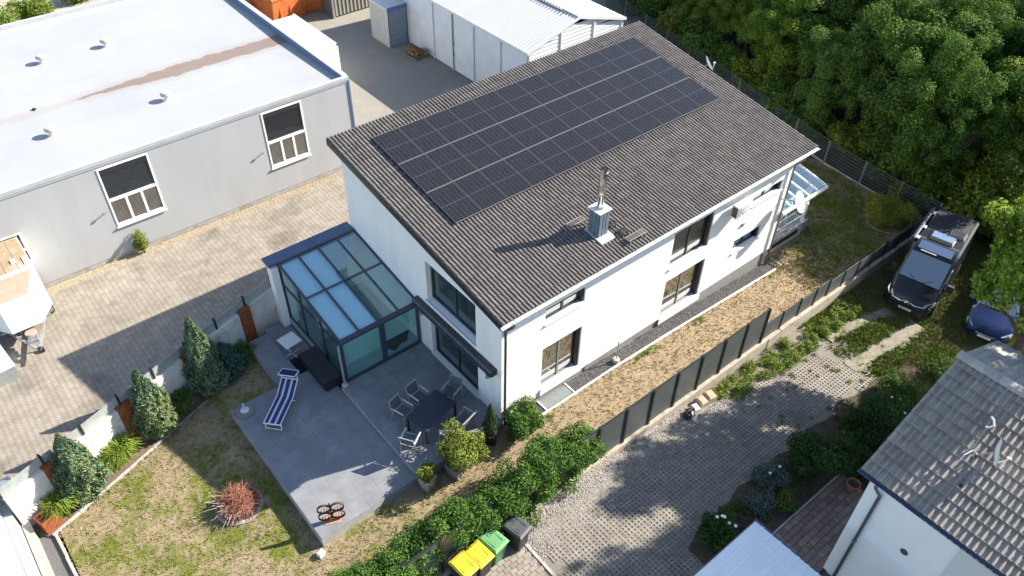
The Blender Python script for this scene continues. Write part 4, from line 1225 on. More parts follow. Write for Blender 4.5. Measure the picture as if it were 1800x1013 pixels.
for cx, cz_ in ((-.21, .26), (.21, .26), (-.20, .66), (.22, .66)):
    rg = ringband(cx, cz_, .215, -.035, .035, .032); rg.build('ring', rustd, sc_, 40)
    mb = MB()
    for k in range(3): mb.bar((cx - .10 + .09 * k, 0, cz_ - .17), (cx - .08 + .09 * k, .0, cz_ - .02 + .03 * k), .022, .02)
    mb.build('inner_rod', rustd, sc_)
MB().bar((0, 0, .01), (0, 0, .92), .05).build('stem', rustd, sc_)
o = thing('stone_block', 'small white block on the grass at the terrace tip', 'block', (-7.42, -.22, -.36), .3)
MB().bbox(-.11, .11, -.09, .09, 0, .17, .02).build('body', white_paint, o); MB().bbox(-.07, .07, -.05, .05, .17, .185, .01).build('cap', white_pvc, o)

# brush pile on a ring of stones
bp_ = thing('brush_pile', 'heap of dry reddish cut branches on a stone ring in the lawn', 'brush pile', (-8.62, 3.05, -.40))
for k in range(20):
    t = 2 * math.pi * k / 20
    MB().bbox(-.11, .11, -.07, .07, 0, .05 + .02 * (k % 3), .02).build('edging_stone', concrete, bp_, loc=(.68 * math.cos(t), .68 * math.sin(t), -.01), rot=(0, 0, t + math.pi / 2))
def twigs(n, R, H, rng, th=(.004, .011), bias=(0, 0)):
    mb = MB()
    for _ in range(n):
        t = rng.uniform(0, 6.28); r = R * math.sqrt(rng.uniform(0, 1)) * .8
        z = max(.03, H * (1 - (r / R) ** 2) * rng.uniform(.15, 1))
        a = rng.uniform(0, 6.28); l = rng.uniform(.25, .8); e = rng.normal(.15, .35)
        p = Vector((r * math.cos(t), r * math.sin(t), z)); d = Vector((math.cos(a) * math.cos(e), math.sin(a) * math.cos(e), math.sin(e)))
        p0, p1 = p - d * l / 2, p + d * l / 2
        if p0.z < .02: p0.z = .02
        if p1.z < .02: p1.z = .02
        mid = (p0 + p1) / 2 + Vector((rng.normal(0, .04), rng.normal(0, .04), rng.normal(0, .04)))
        w = rng.uniform(*th)
        mb.tube([tuple(p0), tuple(mid), tuple(p1)], [w, w * .8, w * .4], 4, False)
    return mb
rg_ = np.random.default_rng(3)
tag(twigs(1300, .70, .66, rg_).build('red_twigs', M('red_twig', (.34, .13, .07), (.22, .08, .05), scale=6, rough=.8, rnd=.4), bp_), kind='stuff')
tag(twigs(300, .74, .58, rg_).build('grey_twigs', M('grey_twig', (.40, .32, .28), (.28, .21, .18), scale=6, rough=.8, rnd=.4), bp_), kind='stuff')
mb = MB()
for _ in range(46):
    a = rg_.uniform(1.6, 5.0); e = rg_.normal(.25, .35); l = rg_.uniform(.2, .6); q0 = Vector((rg_.uniform(-.6, .1), rg_.uniform(-.45, .45), rg_.uniform(.08, .45)))
    mb.tube([tuple(q0), tuple(q0 + Vector((math.cos(a) * math.cos(e), math.sin(a) * math.cos(e), math.sin(e))) * l)], [.010, .005], 5, False)
tag(mb.build('pale_branches', M('pale_branch', (.46, .40, .35), (.34, .29, .25), scale=5, rough=.8, rnd=.2), bp_), kind='stuff')

# light metal post with a stone foot beside the gravel
pp = thing('parasol_stand', 'thin metal post in a round stone foot on the gravel edging', 'post', (5.35, -.42, .0))
MB().lathe([(.13, 0), (.14, .12), (.12, .20)], 12).build('foot', M('foot_stone', (.50, .45, .38), (.38, .33, .27), scale=12, rough=.9), pp); MB().cyl((0, 0, .2), (0, 0, 1.15), .025, n=8).build('tube', galv, pp)

# ================================================================ CONCRETE GARDEN WALL
cw = thing('garden_wall', 'weathered concrete wall with rusty steel panels between garden and yard', 'wall', (-14.3, wall_y(-14.3), -.5), WDIR)
WLn = (10.95) / math.cos(WDIR)
def wu(x): return (x + 14.3) / math.cos(WDIR)
rust_x = [-12.82, -10.16, -7.52, -4.90]
edges = [0.0]
for x in rust_x: edges += [wu(x) - .27, wu(x) + .27]
edges += [WLn]
for a, b in zip(edges[::2], edges[1::2]):
    n = max(1, round((b - a) / 1.0))
    for k in range(n):
        u0, u1 = a + (b - a) * k / n, a + (b - a) * (k + 1) / n
        MB().box(u0 + .004, u1 - .004, 0, .14, -.1, 1.78).build('concrete_panel', concrete_pale, cw)
for x in rust_x: MB().bbox(wu(x) - .265, wu(x) + .265, -.035, .14, -.1, 1.86, .006).build('rusty_panel', corten, cw)
rail_m = M('rail_plate', (.40, .42, .41), (.31, .33, .33), scale=4, rough=.5, metal=.3)
nr = 8
for k in range(nr):
    u0, u1 = WLn * k / nr + .03, WLn * (k + 1) / nr - .03
    MB().box(u0, u1, .15, .165, 1.78, 2.20).build('rail_plate', rail_m, cw)
    MB().box(u1 - .0, u1 + .06, .10, .20, 1.70, 2.32).build('rail_post', dark_metal, cw)
cp_ = thing('corten_planter', 'open rusty steel planter box at the end of the garden wall', 'planter', (-13.62, 6.20, -.45), WDIR)
mb = MB()
for a in ((-.28, .28, -.22, -.20), (-.28, .28, .20, .22), (-.28, -.26, -.2, .2), (.26, .28, -.2, .2)): mb.box(*a, 0, .62)
mb.build('box', corten, cp_); MB().box(-.26, .26, -.2, .2, .0, .42).build('soil', soil, cp_)

# ---- low structure at the left edge: concrete angle wall, column and white coping
lw_ = thing('boundary_wall', 'grey concrete boundary wall with white coping along the left edge', 'wall', (-14.9, 0, -.5))
MB().box(.55, .80, 2.0, 7.2, -.1, .40).build('wall_base', concrete, lw_)
MB().box(.28, .52, 1.2, 7.05, .0, 1.02).build('wall_panel', M('grey_render', (.36, .36, .355), (.28, .28, .275), scale=3, rough=.85), lw_)
MB().box(-.35, .26, .8, 6.9, .8, 1.12).build('coping', M('white_coping', (.80, .80, .79), (.72, .72, .71), scale=2, rough=.7), lw_)
MB().bbox(.50, .92, 7.06, 7.45, -.1, 1.75, .03).build('column', galv, lw_)
MB().box(-1.0, .3, 7.06, 7.20, .9, 1.5).build('gate_panel', rail_m, lw_)
o = tag(MB().box(-14.12, -13.60, -2, 6.2, -.8, -.49).build('gravel_strip', gdark), kind='structure')
o = tag(MB().box(-19, -15.27, -4, 7.3, -.8, -.30).build('gravel_lot', M('grey_chips', (.33, .31, .29), (.2, .19, .18), scale=25, rough=.95, bump=.8, bscale=60)), kind='structure')
# ================================================================ GREY HALL
hall = thing('grey_hall', 'long light-grey industrial hall with a white flat roof', 'hall')
hall_wall = M('hall_cladding', (.375, .38, .39), (.35, .355, .365), scale=.8, rough=.55, c3=(.32, .32, .32), scale3=.5, lo3=.52, hi3=.8, stretch=(1, 1, .35))
HX0, HX1, HY0, HY1, HT = -18.0, 5.22, 18.29, 34.2, 4.20
HWN = [(-6.76, -4.63, 1.05, 3.98), (.60, 2.63, 1.03, 3.98), (-12.2, -10.27, .95, 2.45)]
# cladding boards with recessed seams, each board its own part
edges = sorted({HX0, HX1, *[a for a, b, c, d in HWN], *[b for a, b, c, d in HWN]})
seams = []
for a, b in zip(edges, edges[1:]):
    n = max(1, round((b - a) / 1.1))
    seams += [a + (b - a) * k / n for k in range(n)]
seams.append(HX1)
for a, b in zip(seams, seams[1:]):
    m = (a + b) / 2
    h = [w for w in HWN if w[0] < m < w[1]]
    segs = [(-.35, HT)] if not h else [(-.35, h[0][2]), (h[0][3], HT)]
    for z0, z1 in segs: MB().box(a + .0007, b - .0007, HY0, HY0 + .12, z0, z1).build('cladding_panel', hall_wall, hall)
for k in range(14):
    y0 = HY0 + .13 + k * 1.134
    MB().box(HX1 - .12, HX1, y0 + .004, y0 + 1.13, -.35, HT).build('cladding_panel', hall_wall, hall)
MB().box(HX0, HX1 - .02, HY0 + .121, HY0 + .13, -.35, HT - .1).build('backing_sheet', hall_wall, hall)
MB().box(HX0 + .1, HX1 - .13, HY0 + .14, HY1 - .1, -.5, HT - .4).build('core', M('hall_dark', (.05, .05, .05), rough=.9), hall)
MB().box(HX0, HX1 - .02, HY0 + .02, HY0 + .3, -.62, -.36).build('footing', concrete, hall)
def roof_stain_mat():
    m = bpy.data.materials.new('roof_membrane'); m.use_nodes = True
    nt = m.node_tree; N = nt.nodes.new; L = nt.links.new; bs = nt.nodes['Principled BSDF']; bs.inputs['Roughness'].default_value = .6
    g = N('ShaderNodeNewGeometry'); sp = N('ShaderNodeSeparateXYZ'); L(g.outputs['Position'], sp.inputs[0])
    n1 = N('ShaderNodeTexNoise'); n1.inputs['Scale'].default_value = .35; n1.inputs['Detail'].default_value = 5; L(g.outputs['Position'], n1.inputs['Vector'])
    n2 = N('ShaderNodeTexNoise'); n2.inputs['Scale'].default_value = 1.6; n2.inputs['Detail'].default_value = 4; L(g.outputs['Position'], n2.inputs['Vector'])
    def mt(op, a, b=0.0, c=None):
        n = N('ShaderNodeMath'); n.operation = op
        for i, v in enumerate((a, b)):
            if isinstance(v, (int, float)): n.inputs[i].default_value = v
            else: L(v, n.inputs[i])
        return n.outputs[0]
    dy = mt('ABSOLUTE', mt('ADD', mt('SUBTRACT', sp.outputs[1], 24.55), mt('MULTIPLY', mt('SUBTRACT', n2.outputs[0], .5), .5)))
    def rg(v, a, b, c=0.0, d=1.0):
        n = N('ShaderNodeMapRange'); L(v, n.inputs[0]); n.inputs[1].default_value = a; n.inputs[2].default_value = b; n.inputs[3].default_value = c; n.inputs[4].default_value = d; return n.outputs[0]
    # dried mud in the valley: narrows to a point at x = -5.7
    wid = rg(sp.outputs[0], -5.8, -1.0, .0, .52)
    core = mt('MULTIPLY', mt('LESS_THAN', dy, wid), .75)
    halo = rg(mt('SUBTRACT', dy, wid), 0.55, 0.0, 0, .42)
    def mix(f, a, b):
        x = N('ShaderNodeMix'); x.data_type = 'RGBA'
        if isinstance(f, float): x.inputs[0].default_value = f
        else: L(f, x.inputs['Factor'])
        for s, v in ((6, a), (7, b)):
            if isinstance(v, tuple): x.inputs[s].default_value = (*v, 1)
            else: L(v, x.inputs[s])
        return x.outputs[2]
    c = mix(rg(n1.outputs[0], .35, .7), (.345, .35, .36), (.31, .315, .325))
    c = mix(halo, c, (.27, .225, .19))
    c = mix(core, c, mix(n2.outputs[0], (.13, .08, .055), (.20, .14, .105)))
    L(c, bs.inputs['Base Color']); return m
memb = roof_stain_mat()
# roof surface: two shallow falls meeting in the stained valley
mb = MB()
yv = 24.55
zs_, zv = HT - .06, HT - .16
mb.quad((HX0, HY0 + .05, zs_), (HX1 - .05, HY0 + .05, zs_), (HX1 - .05, yv, zv), (HX0, yv, zv)); mb.quad((HX0, yv, zv), (HX1 - .05, yv, zv), (HX1 - .05, HY1, zs_), (HX0, HY1, zs_))
hr = mb.build('roof', memb, hall)
for k in range(1, 12):
    y = HY0 + k * 1.35
    zz = (zs_ + (zv - zs_) * (y - HY0) / (yv - HY0)) if y < yv else (zv + (zs_ - zv) * (y - yv) / (HY1 - yv))
    if abs(y - yv) > .8: MB().box(HX0, HX1 - .3, y, y + .03, zz - .02, zz + .006).build('membrane_seam', memb, hr)
trim = M('parapet_grey', (.42, .43, .44), (.36, .37, .38), scale=2, rough=.45)
trimb = M('parapet_blue', (.10, .16, .27), (.13, .19, .31), scale=2, rough=.4)
MB().box(HX0, HX1 + .04, HY0 - .05, HY0 + .16, HT, HT + .17).build('parapet_cap', trim, hall)
MB().box(HX0, HX1 + .04, HY0 - .03, HY0 - .002, HT - .10, HT - .0).build('parapet_drip', trim, hall)
MB().box(HX1 - .20, HX1 + .06, HY0 + .165, HY1, HT, HT + .20).build('parapet_cap', trim, hall)
MB().box(HX1 - .22, HX1 - .202, HY0 + .165, HY1, HT - .16, HT + .18).build('parapet_upstand', trimb, hall)
MB().box(HX0, HX1 + .04, HY1 - .05, HY1 + .15, HT - .2, HT + .16).build('parapet_cap', trim, hall)
MB().box(HX1 - .02, HX1 + .05, HY0 - .05, HY0 + .02, -.4, HT - .002).build('corner_trim', trimb, hall)
white_fr = M('white_frame', (.78, .78, .77), rough=.4)
for a, b, c, d in HWN:
    w, h = b - a, d - c
    fr = MB(); f = .10; y0, y1 = HY0 - .03, HY0 + .06
    fr.box(a, b, y0, y1, c, c + f * 1.3); fr.box(a, b, y0, y1, d - f * .6, d); fr.box(a, a + f * .7, y0, y1, c + f * 1.3, d - f * .6); fr.box(b - f * .7, b, y0, y1, c + f * 1.3, d - f * .6)
    root = fr.build('window', white_fr, hall)
    zm = c + h * .46
    MB().box(a + .07, b - .07, y0 + .004, y1, zm - .06, zm + .06).build('transom', white_fr, root)
    MB().box(a + .07, b - .07, HY0 + .02, HY0 + .035, zm + .061, d - .061).build('pane', hall_glass, root)
    MB().box(a + .07, b - .07, HY0 - .01, HY0 + .015, d - .30, d - .062).build('blind_box', M('blind_dark', (.025, .026, .03), rough=.5) if 'blind_dark' not in MATS else MATS['blind_dark'], root)
    xs_ = [a + .07 + (w - .14) * k / 3 for k in range(4)]
    for k in range(3):
        MB().box(xs_[k] + .05, xs_[k + 1] - .05, HY0 + .02, HY0 + .035, c + .131, zm - .061).build('pane', hall_glass, root)
    for k in (1, 2): MB().box(xs_[k] - .05, xs_[k] + .05, y0 + .006, y1, c + .131, zm - .061).build('mullion', white_fr, root)
    MB().box(a - .05, b + .05, HY0 - .10, HY0 - .032, c - .03, c + .0).build('sill', white_fr, root)
# roof vents
for k, (x, y, lab) in enumerate(((-2.55, 29.1, 'far right'), (-5.63, 29.2, 'far left'), (-7.32, 21.95, 'near left'), (-2.25, 21.9, 'near right'))):
    t = thing('roof_vent', 'round grey mushroom vent on the hall roof, %s one' % lab, 'roof vent', (x, y, HT - .12), 0, 'vents on the hall roof')
    MB().lathe([(.20, 0), (.14, .04), (.13, .26)], 16).build('pipe', white_paint, t); MB().lathe([(.14, .26), (.25, .27), (.25, .36), (.20, .42), (.06, .44)], 16).build('cap', M('vent_cap', (.40, .36, .34), rough=.5) if 'vent_cap' not in MATS else MATS['vent_cap'], t, 40)
t = thing('roof_drain', 'small drain nub in the stained valley of the hall roof', 'roof drain', (-7.3, 24.8, HT - .17)); MB().lathe([(.09, 0), (.08, .08), (.03, .10)], 10).build('grate', dark_metal, t); MB().lathe([(.14, 0), (.13, .015)], 12).build('collar', zinc, t)
for x, z in ((-6.95, 1.95), (.42, 2.05)):
    t = thing('wall_sensor', 'small grey bracket arm beside the %s hall window' % ('left' if x < 0 else 'right'), 'bracket', (x, HY0, z)); MB().bar((0, 0, 0), (-.18, -.14, .05), .03).build('arm', zinc, t); MB().obox((-.2, -.16, .05), (.14, .05, .07)).build('head', zinc, t)

# ================================================================ WHITE STEEL SHED
shed = thing('steel_shed', 'white sheet-steel shed with a low gable roof behind the house', 'shed')
shw = M('shed_white', (.62, .64, .65), (.56, .58, .59), scale=1.2, rough=.45)
SX0, SX1, SY0, SY1, SE, SR = 15.25, 22.45, 16.62, 31.0, 3.30, 4.32
SXM = (SX0 + SX1) / 2
def lap_wall(org, U, Nn, w, hfun, parent, nm, pitch=.20, zb=-.5, m=shw):
    """wall of horizontal lapped boards"""
    org, U, Nn = Vector(org), Vector(U), Vector(Nn)
    mb = MB(); z = zb
    while z < 5:
        # board spans the stretch where the wall is higher than the board
        us = np.linspace(0, w, 61); hh = np.array([hfun(u) for u in us]); ok = us[hh > z + .02]
        if len(ok) < 2: break
        a, b = ok[0], ok[-1]
        z1 = z + pitch
        z1a, z1b = min(z1, hfun(a)), min(z1, hfun(b))
        p = lambda u, zz, d: org + U * u + Vector((0, 0, zz)) + Nn * d
        mb.quad(p(a, z, .035), p(b, z, .035), p(b, z1b, .0), p(a, z1a, .0)); mb.quad(p(a, z, 0), p(b, z, 0), p(b, z, .035), p(a, z, .035))
        z = z1
    return mb.build(nm, m, parent)
posts = [SY0, 18.95, 21.45, 23.55, 25.55, 28.3, 31.0]
for a, b in zip(posts, posts[1:]):
    lap_wall((SX0, b - .05, 0), (0, -1, 0), (-1, 0, 0), b - a - .1, lambda u: SE - .05, shed, 'wall_bay', .14)
for y in posts[1:-1] + [SY0 + .05]:
    MB().box(SX0 - .09, SX0 + .05, y - .06, y + .06, -.55, SE - .04).build('post', shw, shed)
# door pair with dark gap
MB().box(SX0 - .10, SX0 - .092, 23.46, 23.50, -.5, 3.1).build('door_gap', dark_metal, shed)
for z in (.5, 1.2): MB().box(SX0 - .13, SX0 - .101, 23.36, 23.44, z, z + .12).build('door_handle', dark_metal, shed)
def ghf(u): 
    x = SX0 + u; return SE + (SR - SE) * (1 - abs(x - SXM) / (SXM - SX0)) - .08
gp = [0.06, 2.35, 4.85, SX1 - SX0 - .06]
for a, b in zip(gp, gp[1:]):
    lap_wall((SX0 + a + .05, SY0, 0), (1, 0, 0), (0, -1, 0), b - a - .1, lambda u, a=a: ghf(u + a + .05), shed, 'gable_bay', .22)
for u in gp: MB().box(SX0 + u - .06, SX0 + u + .06, SY0 - .08, SY0 + .04, -.55, ghf(u) - .02).build('post', shw, shed)
MB().box(SX0 + .1, SX1 - .1, SY0 + .1, SY1, -.55, 3.15).build('core', M('shed_inside', (.06, .06, .06), rough=.9), shed)
sroof = M('shed_roof', (.50, .505, .51), (.45, .455, .46), scale=.8, rough=.4)
for sgn in (-1, 1):
    mb = MB(); n = 58
    x0 = SXM; x1 = SX0 - .16 if sgn < 0 else SX1 + .16
    slope = (SR - SE) / (SXM - SX0)
    zz0, zz1 = SR, SR - slope * abs(x1 - x0)
    ys_ = np.arange(SY0 - .12, SY1, .25)
    for y in ys_:
        pr = [(y, 0), (y + .15, 0), (y + .18, .035), (y + .22, .035), (y + .25, 0)]
        for (ya, ha), (yb, hb) in zip(pr, pr[1:]):
            mb.quad((x0, ya, zz0 + ha), (x0, yb, zz0 + hb), (x1, yb, zz1 + hb), (x1, ya, zz1 + ha))
    mb.build('roof_sheet', sroof, shed)
    MB().box(min(x1, x1 - sgn * .02), max(x1, x1 - sgn * .02), SY0 - .12, SY1, zz1 - .14, zz1 + .02).build('eave_trim', shw, shed)
    mb = MB(); mb.add([(x, y, z + o) for o in (-.12, .05) for x, y, z in ((x0, SY0 - .15, zz0), (x1, SY0 - .15, zz1), (x1, SY0 - .12, zz1), (x0, SY0 - .12, zz0))], [(0, 3, 2, 1), (4, 5, 6, 7), (0, 1, 5, 4), (1, 2, 6, 5), (2, 3, 7, 6), (3, 0, 4, 7)]); mb.build('verge_trim', shw, shed)
mb = MB()
for y in np.arange(SY0 + 1.2, SY1, .25): mb.box(SXM - .22, SXM - .12, y + .02, y + .13, SR - .04, SR + .035)
mb.box(SXM - .12, SXM + .12, SY0 - .12, SY1, SR - .01, SR + .05); mb.build('ridge_cap', sroof, shed)
mb = MB()
for y in np.arange(SY0 + .8, SY1, .25): mb.box(SXM - .30, SXM - .20, y + .0, y + .11, SR - .09, SR + .02)
tag(mb.build('ridge_filler', M('filler_dark', (.12, .14, .17), rough=.7), shed), kind='stuff')

# small cabin beside the shed
cab = thing('tool_cabin', 'small grey cabin with a blue-edged roof beside the white shed', 'cabin', (13.75, 28.4, YZ))
cabw = M('cabin_cream', (.46, .45, .43), (.40, .39, .37), scale=2, rough=.6); cabb = M('cabin_blue_grey', (.26, .30, .35), (.2, .24, .29), scale=4, rough=.5)
MB().box(0, .04, .0, 2.2, 0, 2.55).build('front_wall', cabw, cab)
mb = MB()
for k in range(11): mb.box(.04 + k * .118, .14 + k * .118, -.02, 0, 0, 2.55)
mb.box(.0, 1.34, 0, .03, 0, 2.55); mb.build('side_wall', cabb, cab)
MB().box(1.3, 1.34, .03, 2.2, 0, 2.55).build('back_wall', cabw, cab)
MB().box(-.1, 1.44, -.06, 2.3, 2.55, 2.64).build('roof', M('cabin_roof', (.62, .62, .62), (.5, .5, .5), scale=2, rough=.6), cab)
MB().box(-.08, 1.44, -.11, -.061, 2.42, 2.68).build('roof_trim', M('cabin_trim', (.10, .18, .34), rough=.5), cab)
MB().box(-.012, -.001, .5, 1.3, .05, 2.1).build('door', cabw, cab)

# white freight container behind the hall
con = thing('freight_container', 'white corrugated freight container behind the corner of the grey hall', 'container', (6.85, 26.4, YZ))
cw_ = M('container_white', (.80, .80, .79), (.72, .72, .71), scale=2, rough=.5)
cl_, cwd, chh = 5.2, 2.15, 2.45
MB().box(.02, cwd - .02, .02, cl_ - .02, .1, chh - .05).build('body', cw_, con)
mb = MB()
for k in range(16): x = .08 + k * .127; mb.box(x, x + .07, -.02, .018, .12, chh - .12)
mb.build('front_ribs', cw_, con)
mb = MB()
for k in range(36): y = .1 + k * .14; mb.box(cwd - .018, cwd + .02, y, y + .08, .12, chh - .12)
mb.build('side_ribs', cw_, con)
mb = MB()
for k in range(34): y = .15 + k * .145; mb.box(.08, cwd - .08, y, y + .07, chh - .05, chh - .025)
mb.build('roof_ribs', cw_, con)
mb = MB()
for x in (-.03, cwd - .07):
    for y in (-.03, cl_ - .07): mb.box(x, x + .1, y, y + .1, 0, chh)
mb.box(-.03, cwd + .03, -.03, .05, chh - .1, chh); mb.box(-.03, cwd + .03, -.03, .05, .0, .12); mb.box(cwd - .05, cwd + .03, .07, cl_ - .1, chh - .1, chh); mb.box(-.03, .05, .07, cl_ - .1, chh - .1, chh)
mb.build('frame', cw_, con)

# orange skips
def skip(name, label, loc, rz, w, l, h, m, lid=None, fill=None):
    t = thing(name, label, 'skip', loc, rz, 'orange skips behind the hall')
    mb = MB(); k = .35
    o = [(-w / 2, -l / 2 + k, 0), (w / 2, -l / 2 + k, 0), (w / 2, l / 2 - k, 0), (-w / 2, l / 2 - k, 0), (-w / 2 - .08, -l / 2, h), (w / 2 + .08, -l / 2, h), (w / 2 + .08, l / 2, h), (-w / 2 - .08, l / 2, h)]
    mb.add(o, [(0, 3, 2, 1), (0, 1, 5, 4), (1, 2, 6, 5), (2, 3, 7, 6), (3, 0, 4, 7)]); mb.build('tub', m, t)
    r = MB(); r.box(-w / 2 - .14, w / 2 + .14, -l / 2 - .06, -l / 2 + .04, h - .08, h + .04); r.box(-w / 2 - .14, w / 2 + .14, l / 2 - .04, l / 2 + .06, h - .08, h + .04); r.box(-w / 2 - .14, -w / 2 - .04, -l / 2, l / 2, h - .07, h + .03); r.box(w / 2 + .04, w / 2 + .14, -l / 2, l / 2, h - .07, h + .03); r.build('rim', m, t)
    rb = MB()
    for q in (-.3, 0, .3): rb.box(q * w - .04, q * w + .04, -l / 2 - .04 + k * .45, -l / 2 + .06 + k * .45, .05, h * .9)
    rb.build('rib', m, t)
    if lid: 
        a = MB(); a.add([(-w / 2 - .1, -l / 2, h + .05), (w / 2 + .1, -l / 2, h + .05), (w / 2 + .1, 0, h + .42), (-w / 2 - .1, 0, h + .42), (w / 2 + .1, l / 2, h + .05), (-w / 2 - .1, l / 2, h + .05)], [(0, 1, 2, 3), (3, 2, 4, 5), (1, 4, 2), (0, 3, 5)]); a.build('lid', lid, t)
    if fill:
        f = MB(); rr = np.random.default_rng(5)
        for _ in range(60): f.obox((rr.uniform(-w * .42, w * .42), rr.uniform(-l * .42, l * .42), h * rr.uniform(.7, .98)), (rr.uniform(.1, .5), rr.uniform(.05, .3), rr.uniform(.05, .2)), Matrix.Rotation(rr.uniform(0, 3), 3, 'Z') @ Matrix.Rotation(rr.uniform(-.5, .5), 3, 'X'))
        tag(f.build('scrap', fill, t), kind='stuff')
    return t
org = M('skip_orange', (.55, .16, .045), (.42, .10, .03), scale=2.5, rough=.55); orl = M('skip_lid', (.66, .30, .11), (.58, .24, .08), scale=2, rough=.5)
skip('waste_skip', 'orange skip with a pale orange lid behind the hall roof', (10.35, 37.1, YZ), .25, 2.8, 3.0, 1.95, org, orl)
skip('waste_skip', 'dull red-orange skip partly hidden by the hall roof edge', (7.9, 38.5, YZ), .15, 2.0, 2.6, 1.4, M('skip_dull', (.36, .10, .04), (.26, .07, .03), scale=3, rough=.6), M('skip_dull_lid', (.48, .17, .07), rough=.6))
skip('waste_skip', 'open orange skip filled with dark scrap', (13.0, 37.6, YZ), -.25, 2.3, 3.0, 1.25, org, None, M('scrap_blue', (.04, .06, .10), (.12, .11, .1), scale=5, rough=.6, rnd=.5))
gc = thing('corrugated_container', 'grey corrugated steel container at the top of the yard', 'container', (13.2, 34.6, YZ), .02)
gcm = M('container_grey', (.17, .16, .145), (.12, .115, .105), scale=2, rough=.6)
MB().box(.02, 5.5, .04, 2.4, .05, 2.5).build('body', gcm, gc)
mb = MB()
for k in range(18): mb.box(.2 + k * .3, .32 + k * .3, .0, .039, .1, 2.4)
mb.build('ribs', M('container_rib', (.30, .29, .26), rough=.6), gc); MB().box(-.05, .09, -.05, .09, 0, 2.55).build('corner_post', galv, gc); MB().box(-.05, 5.5, -.05, .05, 2.42, 2.55).build('top_rail', gcm, gc)

# logs on a pallet
pal = thing('pallet', 'wooden pallet in front of the white shed', 'pallet', (14.42, 26.55, YZ), .1)
wood = M('pallet_wood', (.26, .18, .11), (.17, .115, .07), scale=6, rough=.9)
for k in range(5): MB().box(-.42, .42, -.58 + k * .26, -.46 + k * .26, .10, .13).build('deck_board', wood, pal)
for x in (-.38, 0, .38): MB().box(x - .05, x + .05, -.58, .58, 0, .10).build('bearer', wood, pal)
rl_ = np.random.default_rng(11)
for k in range(11):
    x = -.36 + .18 * (k % 5) + rl_.normal(0, .03); z = .22 + .17 * (k // 5)
    t = thing('log', 'split brown log on the pallet, %s of the heap' % ordn[k], 'log', (14.42 + x, 26.55 + rl_.normal(0, .1), YZ + z), .1 + rl_.normal(0, .25), 'logs on the pallet')
    r = rl_.uniform(.08, .12); l = rl_.uniform(.3, .5)
    MB().tube([(0, -l, 0), (.01, 0, .01), (0, l, 0)], [r, r * 1.05, r * .95], 8).build('wood', M('log_bark', (.22, .12, .06), (.12, .07, .04), scale=12, rough=.95) if 'log_bark' not in MATS else MATS['log_bark'], t)
    MB().cyl((0, -l - .003, 0), (0, -l - .001, 0), r * .9, n=8).build('cut_end', M('log_end', (.48, .30, .15), (.36, .22, .11), scale=20, rough=.9) if 'log_end' not in MATS else MATS['log_end'], t)

# ================================================================ TRAILER
tr = thing('box_trailer', 'white box trailer with dirty roof parked by the hall', 'trailer', (-11.62, 15.92, YZ), 0)
trw = M('trailer_white', (.80, .80, .79), (.72, .71, .69), scale=2, rough=.4); trd = M('trailer_roof_dirt', (.27, .20, .115), (.34, .265, .17), scale=2.5, rough=.8, c3=(.40, .35, .27), scale3=.9)
# local: y=0 front edge of the roof, +y towards the hall
MB().box(-1.17, 1.17, .0, 2.28, .92, 2.93).build('body', trw, tr)
mb = MB()
mb.add([(-1.17, -.003, 2.93), (1.17, -.003, 2.93), (.58, -.78, 2.28), (-.58, -.78, 2.28), (.55, -.85, .90), (-.55, -.85, .90), (1.17, -.003, .92), (-1.17, -.003, .92)],
       [(0, 3, 2, 1), (3, 5, 4, 2), (1, 2, 4, 6), (0, 7, 5, 3), (6, 4, 5, 7)])
mb.build('nose', trw, tr)
for k in range(5): MB().box(-1.14 + k * .46, -1.14 + k * .46 + .435, .05, 2.24, 2.932, 2.955).build('roof_panel', trd, tr)
MB().box(-1.19, 1.19, -.04, .045, 2.91, 2.97).build('roof_trim', trw, tr)
mb = MB(); mb.quad((-.54, -.735, 2.332), (.54, -.735, 2.332), (1.06, -.06, 2.895), (-1.06, -.06, 2.895)); mb.build('nose_dirt_panel', M('nose_dirt', (.36, .29, .22), (.30, .235, .175), scale=3, rough=.8), tr)
MB().box(1.172, 1.19, .02, 2.26, .94, 1.0).build('side_trim', zinc, tr)
MB().box(.55, .72, .55, .8, 2.956, 3.0).build('roof_hatch', white_pvc, tr); MB().box(.95, 1.10, .25, .75, 2.956, 2.99).build('roof_hatch', white_pvc, tr)
for s in (-1, 1): MB().bar((s * .85, .2, .62), (s * .06, -1.75, .52), .09).build('drawbar', galv, tr)
mb = MB(); mb.bar((-.95, -.2, .62), (.95, -.2, .62), .10); mb.build('cross_beam', galv, tr)
MB().bbox(-.14, .14, -1.45, -1.05, .58, .72, .03).build('overrun_box', zinc, tr); MB().cyl((0, -1.7, .47), (0, -2.05, .54), .06, .05, 10).build('coupling', dark_metal, tr)
MB().cyl((.12, -1.35, .03), (.12, -1.35, .9), .035, n=10).build('jockey_post', galv, tr); 
def wheel(parent, c, r, w, axis='y', nm='wheel'):
    d = {'y': (0, w / 2, 0), 'x': (w / 2, 0, 0)}[axis]
    c = Vector(c); d = Vector(d)
    t = MB().tube([c - d, c - d * .9, c + d * .9, c + d], [r * .88, r, r, r * .88], 22).build(nm, M('tyre', (.018, .018, .018), rough=.85) if 'tyre' not in MATS else MATS['tyre'], parent)
    for s in (-1, 1): MB().cyl(c + d * s * 1.0, c + d * s * 1.06, r * .62, r * .55, 16).build('rim', M('rim', (.45, .45, .46), rough=.3, metal=.8) if 'rim' not in MATS else MATS['rim'], t)
    return t
wheel(tr, (.12, -1.42, .12), .12, .08, 'x', 'jockey_wheel')
for x in (-1.05, 1.05):
    for y in (.75, 1.5): wheel(tr, (x, y, .32), .32, .2, 'x')
MB().box(-1.1, 1.1, -.1, 2.2, .62, .92).build('chassis', galv, tr)
